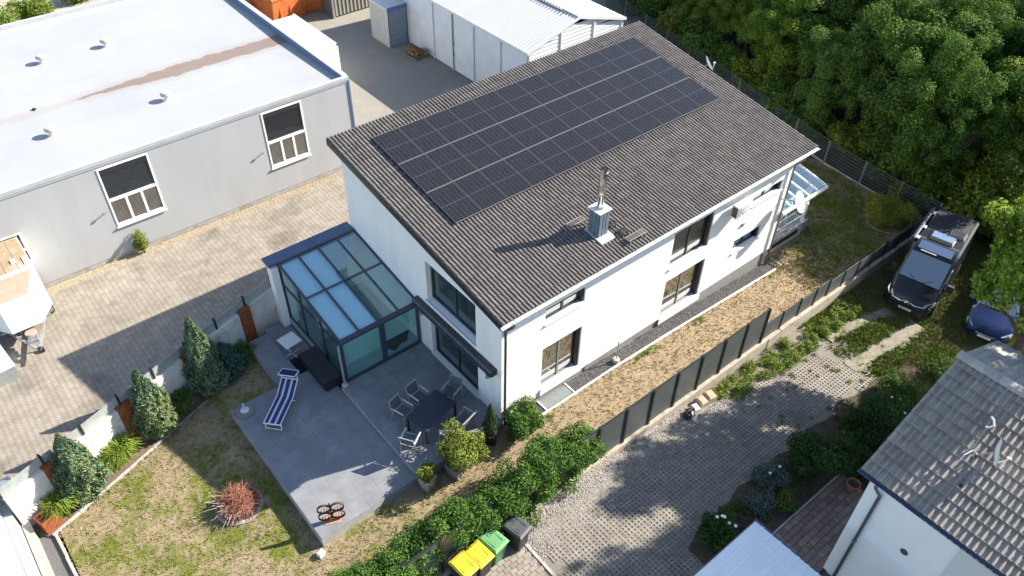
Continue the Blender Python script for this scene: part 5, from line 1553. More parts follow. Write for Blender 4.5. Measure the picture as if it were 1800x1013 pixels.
sp_ = MB().lathe([(.20, 0), (.22, .05), (.20, .10)], 18, (0, -.95, .66)).build('nose_wheel_cover', M('cover_brown', (.34, .26, .22), rough=.7), tr)
# grey metal box at the left frame edge
gb = thing('metal_cabinet', 'grey metal cabinet at the left edge of the yard', 'cabinet', (-12.95, 13.6, YZ), .1)
MB().bbox(-.9, .35, .0, 1.5, .0, .62, .02).build('body', galv, gb); MB().bbox(-.93, .38, -.03, 1.53, .622, .68, .02).build('lid', M('lid_grey', (.42, .45, .47), rough=.45), gb)
# ================================================================ PRIVACY FENCE
pf = thing('privacy_fence', 'dark grey panel fence on a concrete base between lawn and driveway', 'fence', (0, -3.23, 0))
pan_m = M('fence_panel', (.062, .072, .072), (.078, .087, .086), scale=1.3, rough=.42, metal=.0, spec=.5)
post_m = M('fence_post', (.018, .02, .022), rough=.45)
px = [-9.0 + 1.29 * k for k in range(16)]           # tall section, last post at 10.35
px = [10.58 - 1.29 * k for k in range(16)][::-1]
FH = 1.80
for a, b in zip(px, px[1:]):
    MB().box(a + .045, b - .045, -.02, .015, .05, FH).build('panel', pan_m, pf)
    MB().box(a + .045, b - .045, -.03, .025, FH, FH + .03).build('top_rail', post_m, pf)
for a in px: MB().box(a - .045, a + .045, -.06, .05, .0, FH + .04).build('post', post_m, pf)
# lower stepped section further down the slope
sec = [(10.63, 11.8, .92, .02), (11.8, 12.98, .92, .02), (12.98, 14.1, .92, -.06), (14.1, 15.05, .92, -.06), (15.05, 16.2, .84, -.16), (16.2, 17.3, .84, -.16), (17.3, 18.4, .84, -.24), (18.4, 19.5, .84, -.24), (19.5, 20.6, .84, -.3), (20.6, 21.7, .84, -.3), (21.7, 22.8, .84, -.34), (22.8, 24.0, .84, -.34)]
for k, (a, b, h, z) in enumerate(sec):
    MB().box(a + .03, b - .03, -.02 - .0, .015, z + .04, z + h).build('panel', pan_m, pf)
    MB().box(b - .03, b + .03, -.045, .035, z - .05, z + h + .03).build('post', post_m, pf)
# concrete base, stepping down
base_m = M('base_concrete', (.42, .37, .30), (.31, .27, .215), scale=4, rough=.95, bump=.4, bscale=50, c3=(.20, .17, .13), scale3=1.5, lo3=.55, hi3=.75)
for k in range(16):
    a, b = -9 + k * 1.25, -9 + (k + 1) * 1.25 - .005
    MB().box(a, b, -.14, .12, -.9, .0).build('concrete_base', base_m, pf)
for a, b, h, z in sec:
    if a > 10.9: MB().box(a, b - .005, -.16, .12, -1.2, z + .0).build('concrete_base', base_m, pf)
MB().box(10.998, 11.795, -.16, .12, -1.2, .0).build('concrete_base', base_m, pf)

# ================================================================ WIRE MESH FENCE
mf = thing('mesh_fence', 'green-grey wire mesh fence along the edge of the woods', 'fence')
wire = M('wire', (.15, .18, .175), rough=.5, metal=.3)
fpts = [(24.05, -3.3), (24.35, .9), (24.62, 3.2), (25.2, 5.6), (25.75, 8.0), (26.3, 10.4), (26.85, 12.8), (27.4, 15.2), (27.95, 17.6), (28.5, 20.0), (29.05, 22.4), (29.6, 24.8)]
ff = []
for (a, b), (c, d) in zip(fpts, fpts[1:]):
    L = math.hypot(c - a, d - b); n = max(1, round(L / 2.4))
    for k in range(n): ff.append((a + (c - a) * k / n, b + (d - b) * k / n))
ff.append(fpts[-1])
zf = -.66; fhh = 1.36
pw = MB()
n_v = 24
for k in range(8): 
    z = .06 + k * (fhh - .1) / 7
    pw.bar((0, -.012, z), (1, -.012, z), .011); pw.bar((0, .012, z), (1, .012, z), .011)
for k in range(n_v + 1): pw.bar((k / n_v, 0, .04), (k / n_v, 0, fhh), .006)
pwm = pw.mesh('wire_panel', wire)
pom = MB().box(-.035, .035, -.035, .035, 0, fhh + .06).mesh('post', M('mesh_post', (.17, .21, .21), rough=.5))
for (a, b), (c, d) in zip(ff, ff[1:]):
    L = math.hypot(c - a, d - b)
    inst('wire_panel', pwm, mf, (a, b, zf), (0, 0, math.atan2(d - b, c - a)), (L, 1, 1))
for a, b in ff: inst('post', pom, mf, (a, b, zf - .05))
for k in range(11):
    a, b = ff[k]; c, d = ff[k + 1]
    MB().bar((a, b, -.66), (c, d, -.66), .06, .16).build('base_board', concrete, mf)

# ================================================================ BINS
def bin_(label, x, y, rz, body, lid, z=-.11, grp='wheelie bins by the hedge', handle=True):
    t = thing('wheelie_bin', label, 'bin', (x, y, z), rz, grp)
    rings = []
    for zz, w, d in ((.06, .23, .26), (.5, .255, .30), (.92, .28, .345), (.95, .29, .355)):
        rings.append([(-w, -d, zz), (-w + .04, -d - .02, zz), (w - .04, -d - .02, zz), (w, -d, zz), (w, d, zz), (w - .04, d + .02, zz), (-w + .04, d + .02, zz), (-w, d, zz)])
    MB().loft(rings).build('body', body, t)
    r = MB(); r.loft([[(a * w, b * d, zz) for a, b in ((-1, -1), (1, -1), (1, 1), (-1, 1))] for zz, w, d in ((.90, .295, .365), (.955, .30, .375))]); r.build('rim', body, t)
    # domed lid with chamfered front and ribs, hinge at +y
    L = MB()
    L.loft([[(-.30, -.40, .96), (.30, -.40, .96), (.30, .37, .96), (-.30, .37, .96)], [(-.30, -.40, .995), (.30, -.40, .995), (.30, .37, 1.01), (-.30, .37, 1.01)], [(-.25, -.33, 1.035), (.25, -.33, 1.035), (.25, .28, 1.06), (-.25, .28, 1.06)]])
    l = L.build('lid', lid, t)
    MB().box(-.10, .10, -.20, -.03, 1.041, 1.048).build('lid_emboss', lid, l)
    for sx in (-1, 1): MB().box(sx * .17 - .015, sx * .17 + .015, -.25, .2, 1.044, 1.058).build('lid_rib', lid, l)
    for q in (-.02, .03): MB().box(-.07, .07, .12 + q, .13 + q, 1.052, 1.0555).build('lid_print', dark_metal, l)
    h = MB(); h.tube([(-.22, .36, .97), (-.22, .44, 1.03), (.22, .44, 1.03), (.22, .36, .97)], .016, 6); h.build('handle', body, t)
    for sx in (-1, 1): wheel(t, (sx * .24, .30, .10), .10, .05, 'x')
yel = M('bin_yellow', (.66, .50, .035), (.60, .45, .03), scale=4, rough=.45); grn = M('bin_green', (.075, .20, .085), (.06, .165, .07), scale=4, rough=.5); anth = M('bin_grey', (.075, .08, .09), (.06, .064, .072), scale=4, rough=.5)
bin_('yellow-lidded wheelie bin nearest the bottom edge, half out of frame', -4.52, -3.86, .10, black_plastic, yel)
bin_('yellow-lidded wheelie bin next to the green bin', -3.97, -3.86, .12, black_plastic, yel)
bin_('all-green wheelie bin between the yellow and grey bins', -3.34, -3.76, .16, grn, M('lid_green', (.12, .29, .12), rough=.5))
bin_('dark grey wheelie bin standing alone beside the fence', -2.50, -3.86, .22, black_plastic, anth)

# blocks and bag at the fence foot
sand = M('sandstone', (.44, .36, .26), (.34, .27, .19), scale=8, rough=.95, bump=.3)
for x, y, rz, lab, m, s in ((7.05, -3.72, -.2, 'sandstone-coloured block at the fence foot next to the weeds', sand, (.28, .22, .32)), (6.62, -3.70, -.15, 'sandstone-coloured block in the middle of the row at the fence foot', sand, (.26, .21, .28)), (6.22, -3.74, -.25, 'white stone block beside the black bag at the fence foot', white_paint, (.20, .17, .20))):
    t = thing('stone_block', lab, 'block', (x, y, float(drivez(x)) - .02), rz, 'blocks at the fence foot')
    MB().bbox(-s[0] * .62, s[0] * .62, -s[1] * .9, s[1] * .9, 0, s[2], .02).build('body', m, t); MB().bbox(-s[0] * .5, s[0] * .5, -s[1] * .7, s[1] * .7, s[2], s[2] + .02, .01).build('top_face', m, t)
t = thing('black_bag', 'crumpled black bag lying at the fence foot beside the white block', 'bag', (5.82, -3.78, float(drivez(5.8)) - .02))
mb = MB(); rr = np.random.default_rng(2); mb.sphere((0, 0, .09), .26, 14, 8, (1, .75, .5)); mb.v = [(x + rr.normal(0, .02), y + rr.normal(0, .02), max(0, z + rr.normal(0, .02))) for x, y, z in mb.v]; mb.build('sack', M('bag', (.012, .012, .012), rough=.35), t); MB().cyl((.2, 0, .1), (.3, .02, .14), .03, .05, 7).build('knot', MATS['bag'], t)

# ================================================================ VAN
van = thing('camper_van', 'black camper van with roof skylights parked on the grass', 'van', (22.35, -4.62, float(drivez(20)) + .0), math.radians(192))
vb = M('van_black', (.008, .009, .016), (.011, .012, .02), scale=2, rough=.3, coat=.25)
def ring(x, w, zb, zm, zt_, wt):  # cross-section, 12 points
    half = [(w * .90, zb), (w, zb + .18), (w, zm), (w * .985, zm + .12), (wt, zt_ - .10), (wt - .10, zt_)]
    return [(x, y, z) for y, z in half] + [(x, -y, z) for y, z in half[::-1]]
st = [ring(0, 1.0, .42, 1.1, 2.46, .90), ring(.05, 1.02, .34, 1.1, 2.50, .92), ring(2.9, 1.025, .32, 1.12, 2.52, .93), ring(3.15, 1.025, .32, 1.14, 2.48, .92), ring(3.45, 1.02, .32, 1.16, 2.30, .90),
      ring(3.95, 1.01, .32, 1.20, 1.78, .92), ring(4.32, .98, .32, 1.18, 1.40, .90), ring(4.75, .93, .32, 1.02, 1.22, .84), ring(4.98, .84, .34, .86, 1.02, .74), ring(5.10, .70, .36, .70, .86, .62)]
MB().loft(st).build('body', vb, van, 35)
def facet(parent, nm, pts, m, off, th=.012):
    p = [Vector(q) for q in pts]; n = (p[1] - p[0]).cross(p[2] - p[0]).normalized()
    mb = MB(); a = [q + n * off for q in p]; b = [q + n * (off + th) for q in p]; k = len(p)
    mb.add(a + b, [tuple(range(k))[::-1], tuple(range(k, 2 * k))] + [(i, (i + 1) % k, k + (i + 1) % k, k + i) for i in range(k)])
    return mb.build(nm, m, parent)
sky_refl = M('sky_reflection', (.95, .95, .76), (.92, .93, .74), scale=2, rough=.3, metal=1.0)
facet(van, 'windscreen', [(4.30, -.82, 1.43), (4.30, .82, 1.43), (3.50, .80, 2.25), (3.50, -.80, 2.25)], glassmat('screen_glass', (.8, .9, .95), .35), .03)
facet(van, 'sky_reflection', [(4.10, -.78, 1.62), (4.10, .78, 1.62), (3.58, .76, 2.155), (3.58, -.76, 2.155)], sky_refl, .043, .006)  # pale metal panel over the glass, standing in for the sky's reflection
facet(van, 'cab_skylight', [(3.36, -.68, 2.372), (3.36, .68, 2.372), (2.95, .68, 2.515), (2.95, -.68, 2.515)], glassmat('sky_glass', (.7, .8, .95), .5), .025)
facet(van, 'roof_lettering', [(3.44, -.52, 2.325), (3.44, .12, 2.325), (3.40, .12, 2.345), (3.40, -.52, 2.345)], white_paint, .045, .004)
skyl = glassmat('skylight', (.75, .85, .95), .55, base=(.06, .07, .09))
for x0, x1, y0, y1, h in ((2.15, 2.65, -.45, .45, .14), (1.45, 1.95, .15, .72, .10)):
    s = MB().loft([[(x0 - .05, y0 - .05, 2.515), (x1 + .05, y0 - .05, 2.515), (x1 + .05, y1 + .05, 2.515), (x0 - .05, y1 + .05, 2.515)], [(x0, y0, 2.515 + h), (x1, y0, 2.515 + h), (x1, y1, 2.515 + h), (x0, y1, 2.515 + h)]]).build('skylight', M('skylight_rim', (.13, .13, .125), rough=.4) if 'skylight_rim' not in MATS else MATS['skylight_rim'], van)
    MB().box(x0 + .03, x1 - .03, y0 + .03, y1 - .03, 2.517 + h, 2.53 + h).build('pane', skyl, s)
# awning box along the roof edge
MB().tube([(.35, -1.00, 2.50), (3.05, -1.00, 2.50)], .085, 10).build('awning_box', M('awning_grey', (.045, .055, .085), rough=.45), van, 30)
for x in (.7, 2.0, 2.9): MB().bbox(x - .10, x + .10, -.92, -.80, 2.52, 2.57, .01).build('awning_bracket', white_paint, van)
MB().box(.10, 2.05, -.80, .80, 2.500, 2.5165).build('roof_sheet', M('van_roof', (.012, .013, .018), (.02, .021, .026), scale=5, rough=.55), van)
MB().box(2.7, 2.86, -.8, .8, 2.5, 2.53).build('roof_strip', MATS['van_roof'], van)
# front: headlights, chrome wings, grille, bumper, number plate
lampm = M('headlamp', (.55, .57, .58), rough=.12, metal=.5); chrome = M('chrome', (.75, .77, .8), rough=.12, metal=1)
for s in (-1, 1):
    lp = MB(); lp.add([(4.62, s * .93, 1.06), (4.80, s * .90, 1.12), (4.99, s * .66, .99), (5.06, s * .58, .88), (4.98, s * .80, .86), (4.78, s * .945, .92)], [(0, 1, 2, 3, 4, 5)] if s > 0 else [(5, 4, 3, 2, 1, 0)])
    lp.v = [(x + .03, y + s * .02, z + .015) for x, y, z in lp.v]; lp.build('headlight', lampm, van)
    MB().tube([(4.93, s * .86, .80), (5.07, s * .66, .83), (5.135, s * .30, .80), (5.15, s * .12, .86)], .028, 8).build('chrome_strip', chrome, van)
    for k, q in enumerate((0, .07)):
        MB().tube([(5.16, s * .11, .80 + q), (5.165, 0, .86 + q)], .016, 6).build('badge_chevron', chrome, van)
    MB().obox((3.95, s * 1.17, 1.42), (.14, .26, .34)).build('mirror', black_plastic, van); MB().bar((3.98, s * .98, 1.32), (3.96, s * 1.08, 1.36), .06).build('mirror_arm', black_plastic, van)
    for x in (.95, 4.15): wheel(van, (x, s * .93, .34), .34, .22, 'y')
    facet(van, 'side_window', [(3.90, s * 1.005, 1.30), (3.05, s * 1.005, 1.30), (3.05, s * .955, 1.95), (3.52, s * .955, 1.95)] if s < 0 else [(3.05, s * 1.005, 1.30), (3.90, s * 1.005, 1.30), (3.52, s * .955, 1.95), (3.05, s * .955, 1.95)], win_glass, .02)
    facet(van, 'wiper', [(4.33, s * .1 - .02, 1.42), (4.33, s * .1 + .02, 1.42), (4.16, s * .5 + .02, 1.56), (4.16, s * .5 - .02, 1.56)], black_plastic, .06)
MB().loft([[(4.9, -.88, .30), (5.12, -.70, .30), (5.12, .70, .30), (4.9, .88, .30)], [(4.92, -.88, .62), (5.16, -.68, .62), (5.16, .68, .62), (4.92, .88, .62)]]).build('bumper', black_plastic, van)
MB().box(5.135, 5.15, -.55, .55, .66, .78).build('grille', black_plastic, van)
MB().box(5.162, 5.172, -.26, .26, .46, .57).build('number_plate', M('plate', (.72, .72, .70), rough=.4), van)
for k, u in enumerate((-.17, -.11, -.04, .03, .10, .17)): MB().box(5.172, 5.175, u - .018, u + .018, .485, .545).build('plate_mark', dark_metal, van)

# ================================================================ BLUE CAR
car = thing('blue_car', 'dark blue car mostly hidden under the maple tree', 'car', (22.45, -7.70, float(drivez(20))), math.radians(193))
cb = M('car_blue', (.008, .016, .065), (.010, .019, .075), scale=2, rough=.15, coat=.8)
def cring(x, w, zb, zm, zt_, wt):
    half = [(w * .88, zb), (w, zb + .14), (w, zm), (w * .96, zm + .06), (wt, zt_ - .05), (wt - .10, zt_)]
    return [(x, y, z) for y, z in half] + [(x, -y, z) for y, z in half[::-1]]
cs = [cring(0, .80, .35, .80, .95, .70), cring(.25, .88, .24, .86, 1.10, .74), cring(1.0, .90, .22, .88, 1.44, .60), cring(2.2, .90, .22, .88, 1.46, .60), cring(2.95, .90, .22, .87, 1.02, .74), cring(3.6, .88, .22, .78, .90, .76), cring(4.0, .80, .24, .66, .76, .68), cring(4.18, .66, .28, .56, .64, .56)]
MB().loft(cs).build('body', cb, car, 40)
facet(car, 'windscreen', [(2.93, -.66, 1.04), (2.93, .66, 1.04), (2.28, .55, 1.43), (2.28, -.55, 1.43)], win_glass, .02)
for s in (-1, 1):
    lp = MB(); lp.add([(3.68, s * .86, .80), (3.9, s * .70, .80), (4.06, s * .52, .70), (4.05, s * .62, .60), (3.86, s * .83, .64)], [(0, 1, 2, 3, 4)] if s > 0 else [(4, 3, 2, 1, 0)]); lp.v = [(x + .03, y + s * .015, z + .012) for x, y, z in lp.v]; lp.build('headlight', lampm, car)
    for x in (.75, 3.35): wheel(car, (x, s * .80, .30), .30, .2, 'y')
    MB().obox((2.75, s * 1.0, 1.0), (.12, .2, .14)).build('mirror', cb, car)
MB().box(4.155, 4.185, -.50, .50, .30, .50).build('grille', black_plastic, car)
MB().box(4.19, 4.20, -.26, .26, .40, .51).build('number_plate', MATS['plate'], car)
MB().tube([(4.05, -.62, .56), (4.2, -.3, .57), (4.2, .3, .57), (4.05, .62, .56)], .015, 6).build('chrome_strip', chrome, car)

# ================================================================ NEIGHBOUR'S HOUSE
nb = thing('neighbour_house', "neighbour's white house with a grey tiled gable roof at lower right", 'house')
NX0, NXR, NX1, NY0, NY1 = 4.12, 7.92, 11.72, -10.18, -20.0
NZG, NZR = 5.0, 6.9
ns = (NZR - NZG) / (NXR - NX0); na = math.atan(ns)
wallx = NX0 + .33
mb = MB(); mb.box(wallx, NX1 - .3, NY1, NY0 - .28, -.9, NZG + .02)
mb.add([(wallx, NY0 - .28, NZG + .02), (NX1 - .3, NY0 - .28, NZG + .02), (NXR, NY0 - .28, NZR - .2)], [(0, 1, 2)])
mb.build('wall', M('neighbour_render', (.76, .77, .78), (.70, .71, .72), scale=.8, rough=.85), nb)
# lower lighter field: a roller-blind box / balcony panel on the wall
MB().box(wallx - .05, wallx - .003, -18.0, -13.05, .6, 4.55).build('wall_cladding', M('cladding_pale', (.56, .57, .58), (.52, .53, .54), scale=30, rough=.7), nb)
MB().box(wallx - .065, wallx - .052, -18.0, -13.03, 4.55, 4.60).build('cladding_edge', dark_metal, nb)
MB().cyl((wallx - .006, -12.05, 2.9), (wallx - .02, -12.05, 2.9), .11, n=16).build('round_vent', M('vent_blue', (.05, .07, .11), rough=.5), nb)
rdk = MB(); rdk.add([(NX0 + .05, NY0 - .03, NZG - .10), (NXR, NY0 - .03, NZR - .14), (NXR, NY1, NZR - .14), (NX0 + .05, NY1, NZG - .10), (NX0 + .05, NY0 - .03, NZG - .05), (NXR, NY0 - .03, NZR - .075), (NXR, NY1, NZR - .075), (NX0 + .05, NY1, NZG - .05)], [(0, 1, 2, 3), (7, 6, 5, 4), (0, 4, 5, 1), (1, 5, 6, 2), (2, 6, 7, 3), (3, 7, 4, 0)])
nroof = rdk.build('roof', M('nb_boarding', (.06, .055, .05), rough=.9), nb)
ntile = M('neighbour_tile', (.31, .28, .245), (.235, .212, .188), scale=5, rough=.9, rnd=.14, bump=.5, bscale=70, c3=(.14, .13, .11), scale3=1.1, lo3=.52, hi3=.75)
NT_W, NT_R = .335, 12
NT_E = math.hypot(NXR - NX0, NZR - NZG) / NT_R
def ntile_mb():
    mb = MB(); n = 19
    prof = [(NT_W * k / (n - 1), .046 * max(0, math.sin(2 * math.pi * 2 * k / (n - 1) - .9)) ** .75 * 1.15) for k in range(n)]
    Lt = NT_E + .07
    lo = [(-0.0, -u, h) for u, h in prof]; hi = [(Lt, -u, h - .056) for u, h in prof]; fl = [(0, -u, h - .052) for u, h in prof]
    mb.add(lo + hi + fl, [(i, n + i, n + i + 1, i + 1) for i in range(n - 1)] + [(2 * n + i, i, i + 1, 2 * n + i + 1) for i in range(n - 1)])
    return mb
nt = ntile_mb(); ntm = nt.mesh('roof_tile', ntile, 40)
for r in range(NT_R):
    for c in range(19):
        inst('roof_tile', ntm, nroof, (NX0 + r * NT_E * math.cos(na), NY0 - c * NT_W, NZG + .02 + r * NT_E * math.sin(na) + RNG.normal(0, .003)), (RNG.normal(0, .004), -na + RNG.normal(0, .004), RNG.normal(0, .004)))
# far slope: ribbed fibre-cement sheets
mb = MB(); fcm = M('fibre_cement', (.27, .265, .255), (.19, .19, .18), scale=6, rough=.95, c3=(.14, .15, .12), scale3=1.2)
y = NY0
while y > -17:
    pr = [(y, 0), (y - .20, 0), (y - .24, .05), (y - .34, .05), (y - .38, 0)]
    for (ya, ha), (yb, hb) in zip(pr, pr[1:]): mb.quad((NXR, yb, NZR + hb), (NXR, ya, NZR + ha), (NX1, ya, NZG + ha), (NX1, yb, NZG + hb))
    y -= .38
mb.quad((NXR, NY0, NZR - .12), (NX1, NY0, NZG - .12), (NX1, NY0, NZG), (NXR, NY0, NZR))
mb.build('rear_roof_sheet', fcm, nb)
rm = M('ridge_tile', (.36, .345, .32), (.28, .27, .25), scale=6, rough=.9, rnd=.1)
for k in range(17):
    y0 = NY0 + .05 - k * .40
    mb = MB(); mb.loft([[(NXR - .16, yy, NZR - .045 + q), (NXR - .11, yy, NZR + .05 + q), (NXR + .11, yy, NZR + .05 + q), (NXR + .16, yy, NZR - .045 + q), (NXR, yy, NZR - .04 + q)] for yy, q in ((y0, .02), (y0 - .43, .0))]); mb.build('ridge_tile', rm, nroof)
mb = MB(); ring_ = [(NX0 - .04 + .075 * math.cos(math.pi + math.pi * k / 8), NZG - .03 + .075 * math.sin(math.pi + math.pi * k / 8)) for k in range(9)]; r2 = [(NX0 - .04 + .065 * math.cos(math.pi + math.pi * k / 8), NZG - .03 + .065 * math.sin(math.pi + math.pi * k / 8)) for k in range(9)]
mb.loft([[(x, y, z) for x, z in ring_ + r2[::-1]] for y in (NY0 + .03, NY1)]); mb.build('gutter', M('gutter_blue', (.05, .07, .125), (.065, .085, .14), scale=2, rough=.4), nb)
MB().tube([(NX0 - .02, -10.72, NZG - .1), (NX0 + .0, -10.72, NZG - .28), (wallx - .07, -10.86, NZG - .75), (wallx - .07, -10.86, -.4)], .05, 10).build('downpipe', M('pipe_slate', (.12, .14, .165), rough=.4, metal=.4), nb, True)
MB().cyl((wallx - .07, -10.86, 1.9), (wallx - .07, -10.86, 1.98), .065, n=10).build('pipe_clamp', zinc, nb)
# antenna mast, dish, cable and vent on that roof
def nrz(x): return NZG + (x - NX0) * ns
bx_, by_ = 5.95, -12.05
ant = dish('satellite_dish', "white satellite dish on the neighbour's tiled roof", (bx_, by_ - .28, nrz(bx_) + .52), (.35, -.93, .25), (bx_ + .1, by_ + .18, nrz(bx_) + .05), M('dish_nb', (.70, .70, .69), rough=.5), .88)
mst = thing('antenna_mast', "grey antenna mast with a pale cable on the neighbour's roof", 'mast', (bx_ + .1, by_ + .18, nrz(bx_ + .1)))
MB().cyl((0, 0, -.02), (.0, .0, .95), .035, n=10).build('tube', zinc, mst); MB().tube([(0, 0, .9), (.06, -.10, 1.06), (.12, -.02, 1.16), (.10, .06, 1.22)], .03, 6).build('mast_head', white_paint, mst)
MB().tube([(-.10, 0, .05), (-.30, -.06, .30), (-.52, .02, .22), (-.60, .05, -.18)], .018, 6).build('cable', white_paint, mst); MB().obox((.0, 0, .0), (.3, .26, .05), Matrix.Rotation(-na, 3, 'Y')).build('foot_flashing', fcm, mst)
t = thing('roof_vent', "tiny dark vent nub between tiles on the neighbour's roof", 'roof vent', (5.15, -12.2, nrz(5.15) + .03)); MB().lathe([(.05, 0), (.05, .06), (.02, .08)], 8).build('cap', dark_metal, t); MB().lathe([(.08, -.01), (.07, .01)], 8).build('collar', zinc, t)
# ---- ribbed metal canopy below
can = thing('canopy_roof', 'pale ribbed metal canopy roof at the bottom edge', 'canopy', (2.42, -8.74, 0))
cm = M('canopy_sheet', (.78, .79, .80), (.72, .73, .74), scale=1.5, rough=.55)
def cyz(y): return 2.32 - y * .02
y = 0.0; k = 0
while y > -3.6:
    mb = MB()
    for (ya, ha), (yb, hb) in zip(*(lambda p: (p, p[1:]))([(y, 0), (y - .24, 0), (y - .255, .03), (y - .29, .03), (y - .305, 0)])):
        mb.quad((0, ya, cyz(ya) + ha), (-4.2, ya, cyz(ya) + ha), (-4.2, yb, cyz(yb) + hb), (0, yb, cyz(yb) + hb))
    mb.build('roof_sheet', cm, can)
    for q in (-.35, -1.5, -2.6): MB().lathe([(.014, 0), (.01, .012)], 6, (q, y - .272, cyz(y) + .03)).build('screw', zinc, can)
    y -= .305; k += 1
MB().box(.0, .06, -3.6, .03, 2.18, 2.34).build('edge_trim', MATS['gutter_blue'], can); MB().box(-4.2, .0, .0, .03, 2.2, 2.33).build('edge_trim', MATS['gutter_blue'], can)
for q in (-.1, -3.9):
    MB().box(q - .05, q + .05, -.15, -.05, -.5, 2.28).build('post', galv, can)
# ================================================================ VEGETATION
def unit(v): return v / np.maximum(np.linalg.norm(v, axis=-1, keepdims=True), 1e-9)
def leaf_quads(P, Nn, size, aspect, rng, tdir=None):
    n = len(P)
    Nn = unit(Nn + rng.normal(0, .55, (n, 3)))
    r = rng.normal(0, 1, (n, 3)) if tdir is None else tdir + rng.normal(0, .35, (n, 3))
    T = unit(r - (r * Nn).sum(1, keepdims=True) * Nn); B = np.cross(Nn, T)
    l = (size * rng.uniform(.65, 1.35, n))[:, None]; w = l * aspect
    V = np.stack([P - T * l * .5, P + B * w * .5 + Nn * l * .08, P + T * l * .5 - Nn * l * .06, P - B * w * .5 + Nn * l * .08], 1)
    return V.reshape(-1, 3), np.arange(4 * n).reshape(-1, 4)
def clump_points(clumps, n, rng, shell=.55, flat=1.0):
    c = np.array([k[:3] for k in clumps], float); r = np.array([k[3] for k in clumps], float)
    p = r ** 2; idx = rng.choice(len(r), n, p=p / p.sum())
    d = unit(rng.normal(0, 1, (n, 3)))
    rad = r[idx] * (shell + (1 - shell) * rng.random(n) ** .6) * (1 + .10 * rng.normal(0, 1, n))
    off = d * rad[:, None]; off[:, 2] *= flat
    return c[idx] + off, d
def leafy_mesh(name, clumps, n, size, mat, rng, aspect=.55, shell=.5, up=.35, flat=1.0, zmin=None):
    P, D = clump_points(clumps, n, rng, shell, flat)
    if zmin is not None:
        k = P[:, 2] > zmin; P, D = P[k], D[k]
    D = D.copy(); D[:, 2] += up
    V, F = leaf_quads(P, unit(D), size, aspect, rng)
    return np_mesh(name, V, F, mat)
def blob_clumps(R, H, z0, k, rng, sub=.42, squash=1.0):
    """clumps spread over an ellipsoid crown"""
    out = []
    for i in range(k):
        d = rng.normal(0, 1, 3); d /= np.linalg.norm(d)
        q = rng.uniform(.45, .85)
        out.append((d[0] * R * q, d[1] * R * q, z0 + H / 2 + d[2] * H / 2 * q, R * sub * rng.uniform(.75, 1.2)))
    out.append((0, 0, z0 + H * .5, R * .55))
    return out
def limbs(clumps, h0, r0, rng, n=7, mat=bark):
    mb = MB()
    mb.tube([(0, 0, -.3), (.03, .02, h0 * .5), (.0, .05, h0)], [r0 * 1.25, r0, r0 * .75], 9)
    for c in clumps[:n]:
        e = Vector(c[:3]); s = Vector((0, .05, h0 * rng.uniform(.75, 1.0)))
        m = s.lerp(e, .5) + Vector((rng.normal(0, .15), rng.normal(0, .15), .2))
        mb.tube([tuple(s), tuple(m), tuple(e)], [r0 * .5, r0 * .3, r0 * .1], 6, False)
    return mb

wood_leafs = [leafmat('woodland_leaf_a', (.12, .19, .024), (.165, .235, .03), scale=.5), leafmat('woodland_leaf_b', (.09, .165, .03), (.125, .205, .036), scale=.5),
              leafmat('woodland_leaf_c', (.14, .195, .024), (.19, .235, .032), scale=.5), leafmat('woodland_leaf_d', (.075, .145, .024), (.108, .185, .03), scale=.5)]
protos = []
for k, (R, H, z0, nl, sz) in enumerate(((2.9, 6.0, 2.6, 38000, .145), (3.4, 7.0, 2.6, 46000, .15), (2.6, 5.4, 1.6, 32000, .14), (3.1, 8.0, 2.6, 46000, .145))):
    rng = np.random.default_rng(100 + k)
    cl = []
    for _ in range(120):
        d = rng.normal(0, 1, 3); d /= np.linalg.norm(d); q = rng.uniform(.35, 1.08)
        cl.append((d[0] * R * q * rng.uniform(.8, 1.15), d[1] * R * q, z0 + H / 2 + d[2] * H / 2 * q, R * rng.uniform(.10, .24)))
    crown = leafy_mesh('crown', cl, nl, sz, wood_leafs[k], rng, .6, .25, .45)
    trunk = limbs(cl, z0 + H * .35, .17, rng, 9).mesh('trunk', bark)
    protos.append((crown, trunk, z0 + H))
rng = np.random.default_rng(42)
tw = []
# front row near the fence, then deeper rows
def fence_x(y): return float(np.interp(y, [-40, -3.3, 3.2, 25, 60], [23.0, 24.1, 24.6, 29.7, 38]))
row_off = [2.6, 5.4, 8.6, 12.2, 16.4, 21.5, 28, 35]
for ri, off in enumerate(row_off):
    st_ = 3.5 if ri < 5 else 5.0
    y = -9.0 + (ri % 2) * 2.0 - ri * .8
    while y < 34 - ri * .5:
        tw.append((fence_x(y) + off + rng.uniform(-1.1, 1.1), y + rng.uniform(-1.1, 1.1), ri)); y += st_
keep = []
_ci = cam.matrix_world.inverted()
def in_view(p, m=1.12):
    q = _ci @ Vector(p)
    if q.z > -1: return False
    f = 1404.4 / 900
    return abs(q.x / -q.z * f) < m and abs(q.y / -q.z * f) < m * .5628 + .03
for x, y, ri in tw:
    vis = any(in_view((x, y, z)) for z in (0, 3, 6, 9))
    if vis: keep.append((x, y, ri))
side = ['nearest the wire fence', 'in the second row behind the wire fence', 'in the third row of the wood', 'in the fourth row of the wood', 'in the fifth row of the wood', 'in the sixth row of the wood', 'deep in the wood', 'at the back of the wood']
rows_seen = {}
